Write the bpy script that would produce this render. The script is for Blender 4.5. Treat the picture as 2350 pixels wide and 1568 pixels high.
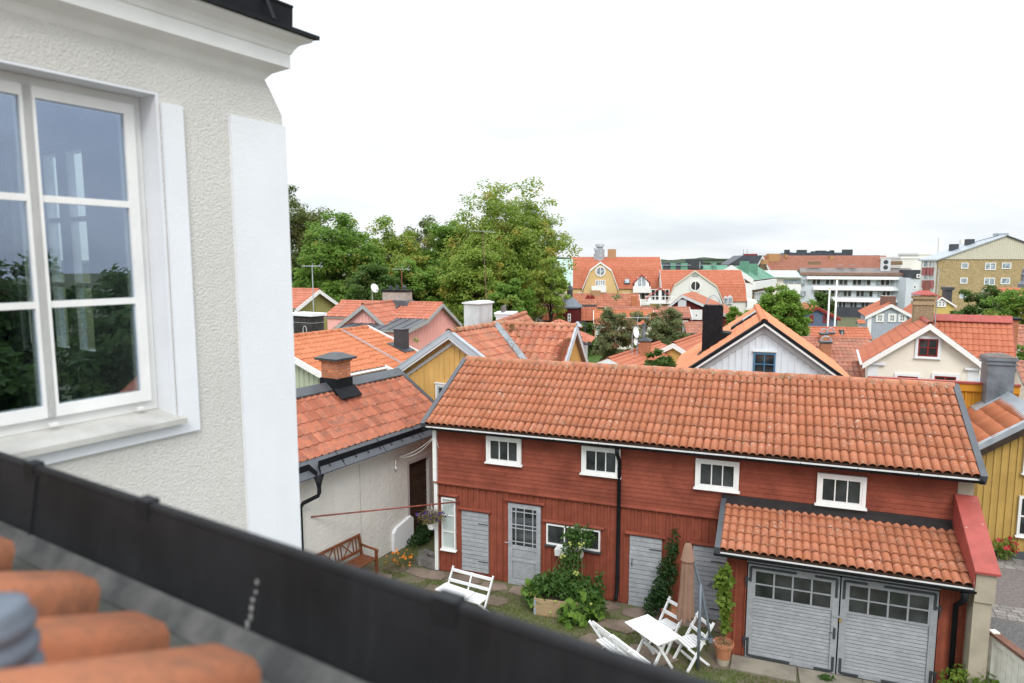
import bpy, math, random
from mathutils import Vector, Matrix, noise as mnoise
random.seed(11)
SC = bpy.context.scene
COL = SC.collection
R = math.radians
for o in list(bpy.data.objects):
    bpy.data.objects.remove(o)

# ------------------------------------------------------------ camera
CAMZ = 7.6                      # eye height above the yard
PITCH = 6.697
LENS = 1567.0
cam_data = bpy.data.cameras.new('camera')
cam = bpy.data.objects.new('camera', cam_data)
COL.objects.link(cam)
cam.location = (0, 0, CAMZ)
cam.rotation_euler = (R(90 - PITCH), 0, 0)
cam_data.sensor_width = 36
cam_data.lens = LENS / 2349 * 36
cam_data.clip_start = 0.05
cam_data.clip_end = 20000
cam_data.dof.use_dof = True
cam_data.dof.focus_distance = 17
cam_data.dof.aperture_fstop = 2.2
SC.camera = cam

# ------------------------------------------------------------ sky: bright broken overcast
world = bpy.data.worlds.new('World')
SC.world = world
world.use_nodes = True
CLOUD_OFFSET = (3.3, 1.7, 0.0)
SUN_EL, SUN_AZ = 44, 176        # azimuth clockwise from +Y (behind the camera)
def build_world():
    nt = world.node_tree; nt.nodes.clear()
    N = nt.nodes.new; L = nt.links.new
    out = N('ShaderNodeOutputWorld'); bg = N('ShaderNodeBackground')
    sky = N('ShaderNodeTexSky'); sky.sky_type = 'NISHITA'; sky.sun_disc = False
    sky.sun_elevation = R(SUN_EL); sky.sun_rotation = R(SUN_AZ)
    tc = N('ShaderNodeTexCoord'); sep = N('ShaderNodeSeparateXYZ'); L(tc.outputs['Generated'], sep.inputs[0])
    # flat cloud layer: direction / (z + k)
    add = N('ShaderNodeMath'); add.operation = 'ADD'; add.inputs[1].default_value = 0.22
    mx = N('ShaderNodeMath'); mx.operation = 'MAXIMUM'; mx.inputs[1].default_value = 0.0
    L(sep.outputs['Z'], mx.inputs[0]); L(mx.outputs[0], add.inputs[0])
    comb = N('ShaderNodeCombineXYZ')
    for k in 'XY':
        d = N('ShaderNodeMath'); d.operation = 'DIVIDE'
        L(sep.outputs[k], d.inputs[0]); L(add.outputs[0], d.inputs[1]); L(d.outputs[0], comb.inputs[k])
    n1 = N('ShaderNodeTexNoise'); n1.inputs['Scale'].default_value = 0.9; n1.inputs['Detail'].default_value = 7
    n1.inputs['Roughness'].default_value = 0.56; n1.inputs['Distortion'].default_value = 0.4
    L(comb.outputs[0], n1.inputs['Vector'])
    mr = N('ShaderNodeMapRange'); mr.inputs[1].default_value = 0.36; mr.inputs[2].default_value = 0.6
    mr.inputs[3].default_value = 0.90; mr.inputs[4].default_value = 1.0
    L(n1.outputs['Fac'], mr.inputs[0])
    sc = N('ShaderNodeVectorMath'); sc.operation = 'SCALE'; sc.inputs['Scale'].default_value = 0.09
    L(sky.outputs[0], sc.inputs[0])
    n2 = N('ShaderNodeTexNoise'); n2.inputs['Scale'].default_value = 0.75; n2.inputs['Detail'].default_value = 6
    mp = N('ShaderNodeMapping'); mp.inputs['Location'].default_value = CLOUD_OFFSET; mp.inputs['Scale'].default_value = (1.0, 1.5, 1.0); L(comb.outputs[0], mp.inputs[0]); L(mp.outputs[0], n2.inputs['Vector'])
    mr2 = N('ShaderNodeMapRange'); mr2.inputs[1].default_value = 0.36; mr2.inputs[2].default_value = 0.60
    L(n2.outputs['Fac'], mr2.inputs[0])
    cl = N('ShaderNodeMix'); cl.data_type = 'RGBA'
    cl.inputs[6].default_value = (0.37, 0.40, 0.425, 1); cl.inputs[7].default_value = (0.485, 0.50, 0.51, 1)
    L(mr2.outputs[0], cl.inputs[0])
    # an overcast sky is darkest at the horizon and about three times brighter overhead
    ov = N('ShaderNodeMath'); ov.operation = 'MULTIPLY_ADD'; ov.inputs[1].default_value = 1.7; ov.inputs[2].default_value = 1.0; L(mx.outputs[0], ov.inputs[0])
    cg = N('ShaderNodeVectorMath'); cg.operation = 'SCALE'; L(cl.outputs[2], cg.inputs[0]); L(ov.outputs[0], cg.inputs['Scale'])
    m = N('ShaderNodeMix'); m.data_type = 'RGBA'
    L(mr.outputs[0], m.inputs[0]); L(sc.outputs[0], m.inputs[6]); L(cg.outputs[0], m.inputs[7])
    L(m.outputs[2], bg.inputs[0]); bg.inputs[1].default_value = 1.12
    L(bg.outputs[0], out.inputs[0])
build_world()
sun_data = bpy.data.lights.new('sun', 'SUN'); sun = bpy.data.objects.new('sun', sun_data); COL.objects.link(sun)
sun_data.energy = 1.0; sun_data.angle = R(24); sun_data.color = (1.0, 0.965, 0.91)
_a, _e = R(SUN_AZ), R(SUN_EL)
_d = Vector((math.sin(_a) * math.cos(_e), math.cos(_a) * math.cos(_e), math.sin(_e)))
sun.rotation_euler = _d.to_track_quat('Z', 'Y').to_euler()
SC.view_settings.view_transform = 'Standard'
SC.view_settings.look = 'None'
SC.view_settings.gamma = 1.0
SC.view_settings.exposure = 0.85
SC.render.resolution_x = 1024; SC.render.resolution_y = 683

# ------------------------------------------------------------ survey maths (pixel -> point at a known distance)
CX, CY = 1174.5, 784.0
_cp, _sp = math.cos(R(PITCH)), math.sin(R(PITCH))
def ray(u, v):
    x = (u - CX) / LENS; y = -(v - CY) / LENS
    return Vector((x, _cp + y * _sp, -_sp + y * _cp))
EYE = Vector((0, 0, CAMZ))
def at(u, v, Y):
    r = ray(u, v); return EYE + r * (Y / r.y)
def atz(u, v, z):
    r = ray(u, v); return EYE + r * ((z - CAMZ) / r.z)
class Fr:
    """local frame: x = (cos th, -sin th), y = (sin th, cos th)"""
    def __init__(s, o, th):
        s.o = Vector((o[0], o[1], o[2] if len(o) > 2 else 0.0)); s.th = th
        t = R(th); s.b = Vector((math.cos(t), -math.sin(t), 0)); s.m = Vector((math.sin(t), math.cos(t), 0))
    def loc(s, P): d = P - s.o; return Vector((d.dot(s.b), d.dot(s.m), d.z))
    def w(s, x, y, z): return s.o + s.b * x + s.m * y + Vector((0, 0, z))
    def _pl(s, u, v, n, P):
        r = ray(u, v); return s.loc(EYE + r * ((P - EYE).dot(n) / r.dot(n)))
    def py(s, u, v, y=0.0): return s._pl(u, v, s.m, s.w(0, y, 0))
    def px(s, u, v, x=0.0): return s._pl(u, v, s.b, s.w(x, 0, 0))
    def pz(s, u, v, z=0.0): return s.loc(atz(u, v, z + s.o.z))
    def mat(s): return Matrix.Translation(s.o) @ Matrix.Rotation(-R(s.th), 4, 'Z')

def ground_z(y):
    if y < 26: return 0.0
    return -min(6.5, (y - 26) * 0.058)

# ------------------------------------------------------------ object helpers
def tag(o, label=None, cat=None, group=None, kind=None):
    if label: o['label'] = label
    if cat: o['category'] = cat
    if group: o['group'] = group
    if kind: o['kind'] = kind
    return o
def thing(name, label, cat, loc=(0, 0, 0), rz=0.0, group=None):
    o = bpy.data.objects.new(name, None); COL.objects.link(o)
    o.empty_display_size = 0.2
    o.location = loc; o.rotation_euler = (0, 0, rz)
    return tag(o, label, cat, group)
def frame_thing(name, label, cat, F, group=None):
    return thing(name, label, cat, F.o, -R(F.th), group)
def link(name, me, parent=None, M=None):
    o = bpy.data.objects.new(name, me); COL.objects.link(o)
    if parent is not None: o.parent = parent
    if M is not None: o.matrix_local = M
    return o
def TR(x, y, z): return Matrix.Translation((x, y, z))
def RZ(a): return Matrix.Rotation(R(a), 4, 'Z')
def RX(a): return Matrix.Rotation(R(a), 4, 'X')
def RY(a): return Matrix.Rotation(R(a), 4, 'Y')
def SCL(x, y, z): return Matrix.Diagonal((x, y, z, 1))
def axes(o, x, y, z):
    m = Matrix.Identity(4)
    for i, a in enumerate((x, y, z)):
        for j in range(3): m[j][i] = a[j]
    for j in range(3): m[j][3] = o[j]
    return m

class MB:
    def __init__(s): s.v = []; s.f = []; s.var = None; s.sm = False
    def add(s, vs, fs, M=None):
        k = len(s.v)
        if M is not None: vs = [M @ Vector(p) for p in vs]
        s.v += [tuple(p) for p in vs]; s.f += [tuple(i + k for i in f) for f in fs]
        return s
    def box(s, x0, x1, y0, y1, z0, z1, M=None):
        vs = [(x0,y0,z0),(x1,y0,z0),(x1,y1,z0),(x0,y1,z0),(x0,y0,z1),(x1,y0,z1),(x1,y1,z1),(x0,y1,z1)]
        return s.add(vs, [(3,2,1,0),(4,5,6,7),(0,1,5,4),(1,2,6,5),(2,3,7,6),(3,0,4,7)], M)
    def prism(s, poly, d, M=None):
        """poly: list of 3D points (planar), extruded by vector d"""
        n = len(poly); d = Vector(d)
        vs = [Vector(p) for p in poly] + [Vector(p) + d for p in poly]
        fs = [tuple(range(n)), tuple(range(2 * n - 1, n - 1, -1))]
        for i in range(n):
            j = (i + 1) % n; fs.append((i, i + n, j + n, j))
        return s.add(vs, fs, M)
    def bar(s, p, q, w, h, up=(0, 0, 1)):
        p = Vector(p); q = Vector(q); d = (q - p); L = d.length; d.normalize()
        up = Vector(up); x = d.cross(up)
        if x.length < 1e-4: x = d.cross(Vector((1, 0, 0)))
        x.normalize(); z = x.cross(d)
        return s.box(-w/2, w/2, 0, L, -h/2, h/2, axes(p, x, d, z))
    def tube(s, pts, r, n=8, cap=True):
        pts = [Vector(p) for p in pts]; k0 = len(s.v)
        rs = r if isinstance(r, (list, tuple)) else [r] * len(pts)
        ref = None
        for i, p in enumerate(pts):
            t = (pts[min(i + 1, len(pts) - 1)] - pts[max(i - 1, 0)]).normalized()
            if ref is None:
                ref = t.orthogonal().normalized()
            else:
                ref = (ref - t * ref.dot(t))
                ref = ref.normalized() if ref.length > 1e-5 else t.orthogonal().normalized()
            b = t.cross(ref)
            for j in range(n):
                a = 2 * math.pi * j / n
                s.v.append(tuple(p + (ref * math.cos(a) + b * math.sin(a)) * rs[i]))
        for i in range(len(pts) - 1):
            for j in range(n):
                a = k0 + i * n + j; b_ = k0 + i * n + (j + 1) % n
                s.f.append((a, b_, b_ + n, a + n))
        if cap:
            s.f.append(tuple(k0 + j for j in range(n - 1, -1, -1)))
            e = k0 + (len(pts) - 1) * n
            s.f.append(tuple(e + j for j in range(n)))
        return s
    def lathe(s, prof, n=16, M=None, cap=False):
        k = len(prof); vs = []; fs = []
        for r, z in prof:
            for j in range(n):
                a = 2 * math.pi * j / n; vs.append((r * math.cos(a), r * math.sin(a), z))
        for i in range(k - 1):
            for j in range(n):
                a = i * n + j; b = i * n + (j + 1) % n
                fs.append((a, b, b + n, a + n))
        if cap:
            fs.append(tuple(range(n - 1, -1, -1))); fs.append(tuple((k - 1) * n + j for j in range(n)))
        return s.add(vs, fs, M)
    def mesh(s, name, mat, smooth=False):
        me = bpy.data.meshes.new(name); me.from_pydata(s.v, [], s.f)
        if mat is not None: me.materials.append(mat)
        if smooth or s.sm: me.polygons.foreach_set('use_smooth', [True] * len(me.polygons))
        if s.var is not None:
            a = me.attributes.new('var', 'FLOAT', 'FACE'); a.data.foreach_set('value', s.var)
        me.update(); return me
    def build(s, name, mat, parent=None, M=None, smooth=False):
        return link(name, s.mesh(name, mat, smooth), parent, M)

_unit = {}
def unit_box(mat):
    if mat.name not in _unit:
        b = MB(); b.box(0, 1, 0, 1, 0, 1); _unit[mat.name] = b.mesh('piece_' + mat.name, mat)
    return _unit[mat.name]
def piece(name, mat, parent, x0, x1, y0, y1, z0, z1, pre=None):
    """one plank / slat / stone: a shared unit box, scaled (longest axis turned to the box's x for the grain)"""
    M = TR(x0, y0, z0) @ SCL(x1 - x0, y1 - y0, z1 - z0)
    if pre is not None: M = pre @ M
    return link(name, unit_box(mat), parent, M)

# ------------------------------------------------------------ materials
MATS = {}
def mat(name, col, rough=0.6, spec=0.3, noise=None, rnd=0.0, bump=None, metal=0.0, grain=None, col2=None, spots=None, coords='pos', streak=None, sub=0):
    """procedural paint/wood/stone: base colour, per-object variation, blotches (noise), grain along the piece"""
    if name in MATS: return MATS[name]
    m = bpy.data.materials.new(name); m.use_nodes = True; nt = m.node_tree
    N = nt.nodes.new; L = nt.links.new
    p = nt.nodes['Principled BSDF']
    p.inputs['Roughness'].default_value = rough; p.inputs['Metallic'].default_value = metal
    p.inputs['Specular IOR Level'].default_value = spec
    geo = N('ShaderNodeNewGeometry'); oi = N('ShaderNodeObjectInfo'); tc = N('ShaderNodeTexCoord')
    src = geo.outputs['Position'] if coords == 'pos' else tc.outputs['Object']
    cur = N('ShaderNodeRGB'); cur.outputs[0].default_value = (*col, 1); cur = cur.outputs[0]
    def mixc(fac, a, b, typ='MIX'):
        x = N('ShaderNodeMix'); x.data_type = 'RGBA'; x.blend_type = typ
        for i, q in ((0, fac), (6, a), (7, b)):
            if hasattr(q, 'links'): L(q, x.inputs[i])
            elif isinstance(q, tuple): x.inputs[i].default_value = (*q, 1) if len(q) == 3 else q
            else: x.inputs[i].default_value = q
        return x.outputs[2]
    def rng(v, a, b, c=0.0, d=1.0):
        x = N('ShaderNodeMapRange'); L(v, x.inputs[0])
        for i, q in enumerate((a, b, c, d)): x.inputs[i + 1].default_value = q
        return x.outputs[0]
    def nz(scale, detail=4, vec=None, rough_=0.55):
        x = N('ShaderNodeTexNoise'); x.inputs['Scale'].default_value = scale; x.inputs['Detail'].default_value = detail
        x.inputs['Roughness'].default_value = rough_
        L(vec if vec is not None else src, x.inputs['Vector']); return x.outputs['Fac']
    if rnd:
        hs = N('ShaderNodeHueSaturation')
        L(rng(oi.outputs['Random'], 0, 1, 1 - rnd, 1 + rnd), hs.inputs['Value'])
        L(cur, hs.inputs['Color']); cur = hs.outputs[0]
    if noise:
        sc, amt = noise[:2]
        c2 = col2 if col2 else tuple(max(0, c * (1 - amt)) for c in col)
        f = rng(nz(sc, noise[2] if len(noise) > 2 else 5), 0.38, 0.68)
        if col2:
            mm = N('ShaderNodeMath'); mm.operation = 'MULTIPLY'; mm.inputs[1].default_value = amt; L(f, mm.inputs[0]); f = mm.outputs[0]
        cur = mixc(f, cur, c2)
    if streak:
        # vertical weather streaks / rain marks that belong to the surface: (scale, amount, colour)
        mp = N('ShaderNodeMapping'); mp.inputs['Scale'].default_value = (1, 1, 0.08); L(src, mp.inputs[0])
        f = rng(nz(streak[0], 3, mp.outputs[0]), 0.5, 0.75, 0, streak[1]); cur = mixc(f, cur, streak[2])
    if grain:
        # (scale, amount, colour): fibres along the object's own long axis
        ax, sc, amt, gc = grain
        mp = N('ShaderNodeMapping'); s3 = [sc, sc, sc]; s3['xyz'.index(ax)] = sc * 0.06
        mp.inputs['Scale'].default_value = s3
        av = N('ShaderNodeVectorMath'); av.operation = 'ADD'
        sv = N('ShaderNodeVectorMath'); sv.operation = 'SCALE'; sv.inputs[0].default_value = (17, 23, 31)
        L(oi.outputs['Random'], sv.inputs['Scale']); L(src if coords == 'pos' else tc.outputs['Object'], av.inputs[0]); L(sv.outputs[0], av.inputs[1])
        L(av.outputs[0], mp.inputs[0])
        g = nz(1.0, 5, mp.outputs[0], 0.65)
        cur = mixc(rng(g, 0.42, 0.72, 0, amt), cur, gc)
    if spots:
        # (scale, threshold, colour, share)
        for (sc, th, scol, share) in spots:
            vo = N('ShaderNodeTexVoronoi'); vo.inputs['Scale'].default_value = sc
            wob = N('ShaderNodeVectorMath'); wob.operation = 'ADD'
            nv = N('ShaderNodeTexNoise'); nv.inputs['Scale'].default_value = sc * 2.5; L(src, nv.inputs['Vector'])
            ws = N('ShaderNodeVectorMath'); ws.operation = 'SCALE'; ws.inputs['Scale'].default_value = 0.5 / sc; L(nv.outputs['Color'], ws.inputs[0])
            L(src, wob.inputs[0]); L(ws.outputs[0], wob.inputs[1]); L(wob.outputs[0], vo.inputs['Vector'])
            sp = N('ShaderNodeSeparateColor'); L(vo.outputs['Color'], sp.inputs[0])
            k = N('ShaderNodeMath'); k.operation = 'LESS_THAN'; k.inputs[1].default_value = share; L(sp.outputs[0], k.inputs[0])
            t = N('ShaderNodeMath'); t.operation = 'MULTIPLY'; t.inputs[1].default_value = th; L(sp.outputs[1], t.inputs[0])
            d = N('ShaderNodeMath'); d.operation = 'LESS_THAN'; L(vo.outputs['Distance'], d.inputs[0]); L(t.outputs[0], d.inputs[1])
            f = N('ShaderNodeMath'); f.operation = 'MULTIPLY'; L(k.outputs[0], f.inputs[0]); L(d.outputs[0], f.inputs[1])
            f2 = N('ShaderNodeMath'); f2.operation = 'MULTIPLY'; f2.inputs[1].default_value = 0.75; L(f.outputs[0], f2.inputs[0])
            cur = mixc(f2.outputs[0], cur, scol)
    L(cur, p.inputs['Base Color'])
    if bump:
        sc, st, dist = bump[:3]
        bn = N('ShaderNodeBump'); bn.inputs['Strength'].default_value = st; bn.inputs['Distance'].default_value = dist
        L(nz(sc, bump[3] if len(bump) > 3 else 4), bn.inputs['Height']); L(bn.outputs[0], p.inputs['Normal'])
    MATS[name] = m; return m

def tile_mat(name, c1, c2, dirt=(0.16, 0.07, 0.045), dirt_amt=0.5, dirt_scale=3.0, lichen=0.0, moss=0.0, rough=0.8, var=1.0):
    """fired clay: colour differs tile by tile, soot/algae blotches, pale lichen specks"""
    m = bpy.data.materials.new(name); m.use_nodes = True; nt = m.node_tree
    N = nt.nodes.new; L = nt.links.new; p = nt.nodes['Principled BSDF']
    p.inputs['Roughness'].default_value = rough; p.inputs['Specular IOR Level'].default_value = 0.25
    geo = N('ShaderNodeNewGeometry'); oi = N('ShaderNodeObjectInfo'); at_ = N('ShaderNodeAttribute'); at_.attribute_name = 'var'
    ad = N('ShaderNodeMath'); ad.operation = 'ADD'; L(oi.outputs['Random'], ad.inputs[0]); L(at_.outputs['Fac'], ad.inputs[1])
    fr = N('ShaderNodeMath'); fr.operation = 'FRACT'; L(ad.outputs[0], fr.inputs[0])
    def mixc(fac, a, b):
        x = N('ShaderNodeMix'); x.data_type = 'RGBA'
        for i, q in ((0, fac), (6, a), (7, b)):
            if hasattr(q, 'links'): L(q, x.inputs[i])
            elif isinstance(q, tuple): x.inputs[i].default_value = (*q, 1)
            else: x.inputs[i].default_value = q
        return x.outputs[2]
    def nz(sc, det=5, ro=0.6):
        x = N('ShaderNodeTexNoise'); x.inputs['Scale'].default_value = sc; x.inputs['Detail'].default_value = det
        x.inputs['Roughness'].default_value = ro; L(geo.outputs['Position'], x.inputs['Vector']); return x.outputs['Fac']
    def rng(v, a, b, c=0.0, d=1.0):
        x = N('ShaderNodeMapRange'); L(v, x.inputs[0])
        for i, q in enumerate((a, b, c, d)): x.inputs[i + 1].default_value = q
        return x.outputs[0]
    cur = mixc(fr.outputs[0], c1, c2)
    cur = mixc(rng(nz(dirt_scale, 6), 0.45, 0.72, 0, dirt_amt), cur, dirt)
    cur = mixc(rng(nz(dirt_scale * 9, 3), 0.5, 0.7, 0, 0.25), cur, tuple(c * 0.75 for c in c1))
    if moss:
        cur = mixc(rng(nz(2.1, 4), 0.55, 0.7, 0, moss), cur, (0.10, 0.10, 0.03))
    if lichen:
        for sc, th, sh in ((13, 0.42, 0.34), (30, 0.5, 0.45)):
            vo = N('ShaderNodeTexVoronoi'); vo.inputs['Scale'].default_value = sc; L(geo.outputs['Position'], vo.inputs['Vector'])
            sp = N('ShaderNodeSeparateColor'); L(vo.outputs['Color'], sp.inputs[0])
            k = N('ShaderNodeMath'); k.operation = 'LESS_THAN'; k.inputs[1].default_value = sh; L(sp.outputs[0], k.inputs[0])
            t = N('ShaderNodeMath'); t.operation = 'MULTIPLY'; t.inputs[1].default_value = th; L(sp.outputs[1], t.inputs[0])
            d = N('ShaderNodeMath'); d.operation = 'LESS_THAN'; L(vo.outputs['Distance'], d.inputs[0]); L(t.outputs[0], d.inputs[1])
            f = N('ShaderNodeMath'); f.operation = 'MULTIPLY'; L(k.outputs[0], f.inputs[0]); L(d.outputs[0], f.inputs[1])
            g = N('ShaderNodeMath'); g.operation = 'MULTIPLY'; L(f.outputs[0], g.inputs[0]); L(rng(nz(1.3, 3), 0.42, 0.6, 0.1, lichen), g.inputs[1])
            cur = mixc(g.outputs[0], cur, (0.42, 0.37, 0.31))
    L(cur, p.inputs['Base Color'])
    b = N('ShaderNodeBump'); b.inputs['Strength'].default_value = 0.35; b.inputs['Distance'].default_value = 0.006
    L(nz(70, 3), b.inputs['Height']); L(b.outputs[0], p.inputs['Normal'])
    MATS[name] = m; return m

def glass_mat(name, base=(0.015, 0.018, 0.02), rough=0.04, spec=0.6):
    m = bpy.data.materials.new(name); m.use_nodes = True; nt = m.node_tree; p = nt.nodes['Principled BSDF']
    N = nt.nodes.new; L = nt.links.new
    p.inputs['Roughness'].default_value = rough; p.inputs['Specular IOR Level'].default_value = spec
    geo = N('ShaderNodeNewGeometry'); oi = N('ShaderNodeObjectInfo')
    n = N('ShaderNodeTexNoise'); n.inputs['Scale'].default_value = 2.2; n.inputs['Detail'].default_value = 3
    L(geo.outputs['Position'], n.inputs['Vector'])
    mr = N('ShaderNodeMapRange'); mr.inputs[1].default_value = 0.35; mr.inputs[2].default_value = 0.75; L(n.outputs['Fac'], mr.inputs[0])
    mx = N('ShaderNodeMix'); mx.data_type = 'RGBA'
    mx.inputs[6].default_value = (*base, 1); mx.inputs[7].default_value = (base[0] * 3 + .02, base[1] * 3 + .02, base[2] * 3 + .018, 1)
    L(mr.outputs[0], mx.inputs[0]); L(mx.outputs[2], p.inputs['Base Color'])
    b = N('ShaderNodeBump'); b.inputs['Strength'].default_value = 0.15; b.inputs['Distance'].default_value = 0.01
    n2 = N('ShaderNodeTexNoise'); n2.inputs['Scale'].default_value = 1.6; L(geo.outputs['Position'], n2.inputs['Vector'])
    L(n2.outputs['Fac'], b.inputs['Height']); L(b.outputs[0], p.inputs['Normal'])
    MATS[name] = m; return m

def clear_glass(name, tint=(0.82, 0.9, 0.86), refl=(0.62, 0.72, 1.0), f0=0.22):
    """clean coated double glazing: see-through plus a mirror-like reflection that grows at grazing angles"""
    m = bpy.data.materials.new(name); m.use_nodes = True; nt = m.node_tree; nt.nodes.clear()
    N = nt.nodes.new; L = nt.links.new
    out = N('ShaderNodeOutputMaterial'); mx = N('ShaderNodeMixShader'); t = N('ShaderNodeBsdfTransparent'); g = N('ShaderNodeBsdfGlossy')
    t.inputs[0].default_value = (*tint, 1); g.inputs[0].default_value = (*refl, 1); g.inputs['Roughness'].default_value = 0.01
    lw = N('ShaderNodeLayerWeight'); lw.inputs[0].default_value = 0.5
    mr = N('ShaderNodeMapRange'); L(lw.outputs['Facing'], mr.inputs[0])
    mr.inputs[3].default_value = f0; mr.inputs[4].default_value = f0 + 0.45
    L(mr.outputs[0], mx.inputs[0]); L(t.outputs[0], mx.inputs[1]); L(g.outputs[0], mx.inputs[2]); L(mx.outputs[0], out.inputs[0])
    MATS[name] = m; return m

def leaf_mat(name, c1, c2, c3=None, share3=0.0, trans=0.5):
    m = bpy.data.materials.new(name); m.use_nodes = True; nt = m.node_tree; p = nt.nodes['Principled BSDF']
    N = nt.nodes.new; L = nt.links.new
    p.inputs['Roughness'].default_value = 0.5; p.inputs['Specular IOR Level'].default_value = 0.3
    a = N('ShaderNodeAttribute'); a.attribute_name = 'var'
    mx = N('ShaderNodeMix'); mx.data_type = 'RGBA'; mx.inputs[6].default_value = (*c1, 1); mx.inputs[7].default_value = (*c2, 1)
    L(a.outputs['Fac'], mx.inputs[0]); cur = mx.outputs[2]
    if c3:
        geo = N('ShaderNodeNewGeometry'); n = N('ShaderNodeTexNoise'); n.inputs['Scale'].default_value = 0.35; L(geo.outputs['Position'], n.inputs['Vector'])
        mu = N('ShaderNodeMath'); mu.operation = 'MULTIPLY_ADD'; mu.inputs[1].default_value = 0.5; L(a.outputs['Fac'], mu.inputs[0]); L(n.outputs['Fac'], mu.inputs[2])
        mr = N('ShaderNodeMapRange'); mr.inputs[1].default_value = 1.0 - share3; mr.inputs[2].default_value = 1.12 - share3; L(mu.outputs[0], mr.inputs[0])
        m3 = N('ShaderNodeMix'); m3.data_type = 'RGBA'; L(mr.outputs[0], m3.inputs[0]); L(cur, m3.inputs[6]); m3.inputs[7].default_value = (*c3, 1); cur = m3.outputs[2]
    L(cur, p.inputs['Base Color'])
    tr = N('ShaderNodeBsdfTranslucent'); L(cur, tr.inputs[0])
    ms = N('ShaderNodeMixShader'); ms.inputs[0].default_value = trans
    out = nt.nodes['Material Output']
    L(p.outputs[0], ms.inputs[1]); L(tr.outputs[0], ms.inputs[2]); L(ms.outputs[0], out.inputs[0])
    MATS[name] = m; return m

# clay
T_BARN = tile_mat('clay_barn', (0.365, 0.130, 0.066), (0.425, 0.162, 0.088), dirt=(0.22, 0.10, 0.06), dirt_amt=0.4, dirt_scale=2.2, lichen=0.7)
T_OUT = tile_mat('clay_outbuilding', (0.301, 0.093, 0.052), (0.436, 0.155, 0.090), dirt=(0.13, 0.08, 0.065), dirt_amt=0.7, dirt_scale=5, lichen=0.2)
T_RIDGE = tile_mat('clay_ridge', (0.386, 0.136, 0.073), (0.471, 0.198, 0.110), dirt=(0.24, 0.17, 0.12), dirt_amt=0.75, dirt_scale=7, lichen=1.0, moss=0.5)
T_OLD = tile_mat('clay_old', (0.351, 0.110, 0.062), (0.445, 0.172, 0.100), dirt=(0.18, 0.10, 0.075), dirt_amt=0.6, dirt_scale=2.5, lichen=0.5, moss=0.2)
T_NEW = tile_mat('clay_new', (0.419, 0.142, 0.065), (0.477, 0.177, 0.089), dirt=(0.42, 0.13, 0.06), dirt_amt=0.35, dirt_scale=1.6)
T_PINK = tile_mat('clay_pink', (0.401, 0.129, 0.076), (0.470, 0.181, 0.118), dirt=(0.28, 0.13, 0.09), dirt_amt=0.5, dirt_scale=2.0)
T_RED = tile_mat('clay_red', (0.376, 0.116, 0.063), (0.436, 0.150, 0.086), dirt=(0.36, 0.13, 0.07), dirt_amt=0.35, dirt_scale=1.0)
T_PALE = tile_mat('clay_pale', (0.584, 0.225, 0.115), (0.638, 0.262, 0.139), dirt=(0.62, 0.22, 0.10), dirt_amt=0.4, dirt_scale=1.2)
T_DULL = tile_mat('clay_dull', (0.319, 0.119, 0.082), (0.404, 0.180, 0.123), dirt=(0.20, 0.13, 0.10), dirt_amt=0.6, dirt_scale=1.5, moss=0.25)
T_BROWN = tile_mat('clay_brown', (0.235, 0.095, 0.063), (0.278, 0.118, 0.077), dirt=(0.22, 0.10, 0.07), dirt_amt=0.4, dirt_scale=0.5)
T_FORE = tile_mat('clay_fore', (0.42, 0.145, 0.068), (0.48, 0.19, 0.10), dirt=(0.20, 0.11, 0.07), dirt_amt=0.7, dirt_scale=22, moss=0.85)
# paint, wood, metal, plaster
RED = mat('falu_red', (0.275, 0.076, 0.046), 0.85, 0.15, noise=(5, 0.22), rnd=0.10, grain=('z', 30, 0.35, (0.13, 0.03, 0.02)))
RED_H = mat('falu_red_lap', (0.275, 0.076, 0.048), 0.85, 0.15, noise=(2, 0.32), rnd=0.13, grain=('x', 30, 0.4, (0.14, 0.03, 0.02)))
GREYW = mat('grey_wood', (0.37, 0.385, 0.41), 0.75, 0.2, noise=(4, 0.15), rnd=0.10, grain=('x', 34, 0.6, (0.20, 0.20, 0.215)), coords='pos')
WHITE = mat('white_paint', (0.80, 0.80, 0.785), 0.5, 0.35, noise=(6, 0.07), rnd=0.02)
WHITE2 = mat('white_render', (0.75, 0.77, 0.80), 0.8, 0.2, noise=(3, 0.05), bump=(70, 0.4, 0.004), streak=(7, 0.10, (0.62, 0.61, 0.58)))
STUCCO = mat('rough_cast', (0.65, 0.635, 0.60), 0.9, 0.1, noise=(1.2, 0.08), bump=(105, 0.9, 0.010, 2), streak=(4, 0.32, (0.52, 0.50, 0.45)))
LIMEW = mat('lime_wash', (0.70, 0.68, 0.64), 0.9, 0.1, noise=(0.9, 0.10), bump=(11, 0.6, 0.03, 5), streak=(3, 0.25, (0.50, 0.46, 0.40)))
CREAMR = mat('cream_render', (0.80, 0.745, 0.655), 0.9, 0.1, noise=(0.8, 0.05), bump=(9, 0.4, 0.02, 4))
BLACKM = mat('black_sheet', (0.014, 0.015, 0.018), 0.6, 0.12, noise=(7, 0.4))
GREYM = mat('grey_sheet', (0.085, 0.092, 0.105), 0.45, 0.4, noise=(3, 0.2))
GALV = mat('galvanised', (0.42, 0.46, 0.50), 0.42, 0.5, noise=(3, 0.25), metal=0.3)
ZINC = mat('weathered_zinc', (0.20, 0.22, 0.25), 0.55, 0.4, noise=(2.2, 0.5, 6), metal=0.2)
PALEM = mat('pale_sheet', (0.55, 0.60, 0.61), 0.5, 0.4, noise=(2.5, 0.2), streak=(4, 0.5, (0.36, 0.33, 0.28)))
GREYP = mat('grey_paint', (0.36, 0.37, 0.36), 0.6, 0.3, noise=(4, 0.1))
LGREY = mat('light_grey_paint', (0.60, 0.62, 0.64), 0.6, 0.3, noise=(4, 0.06))
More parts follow.
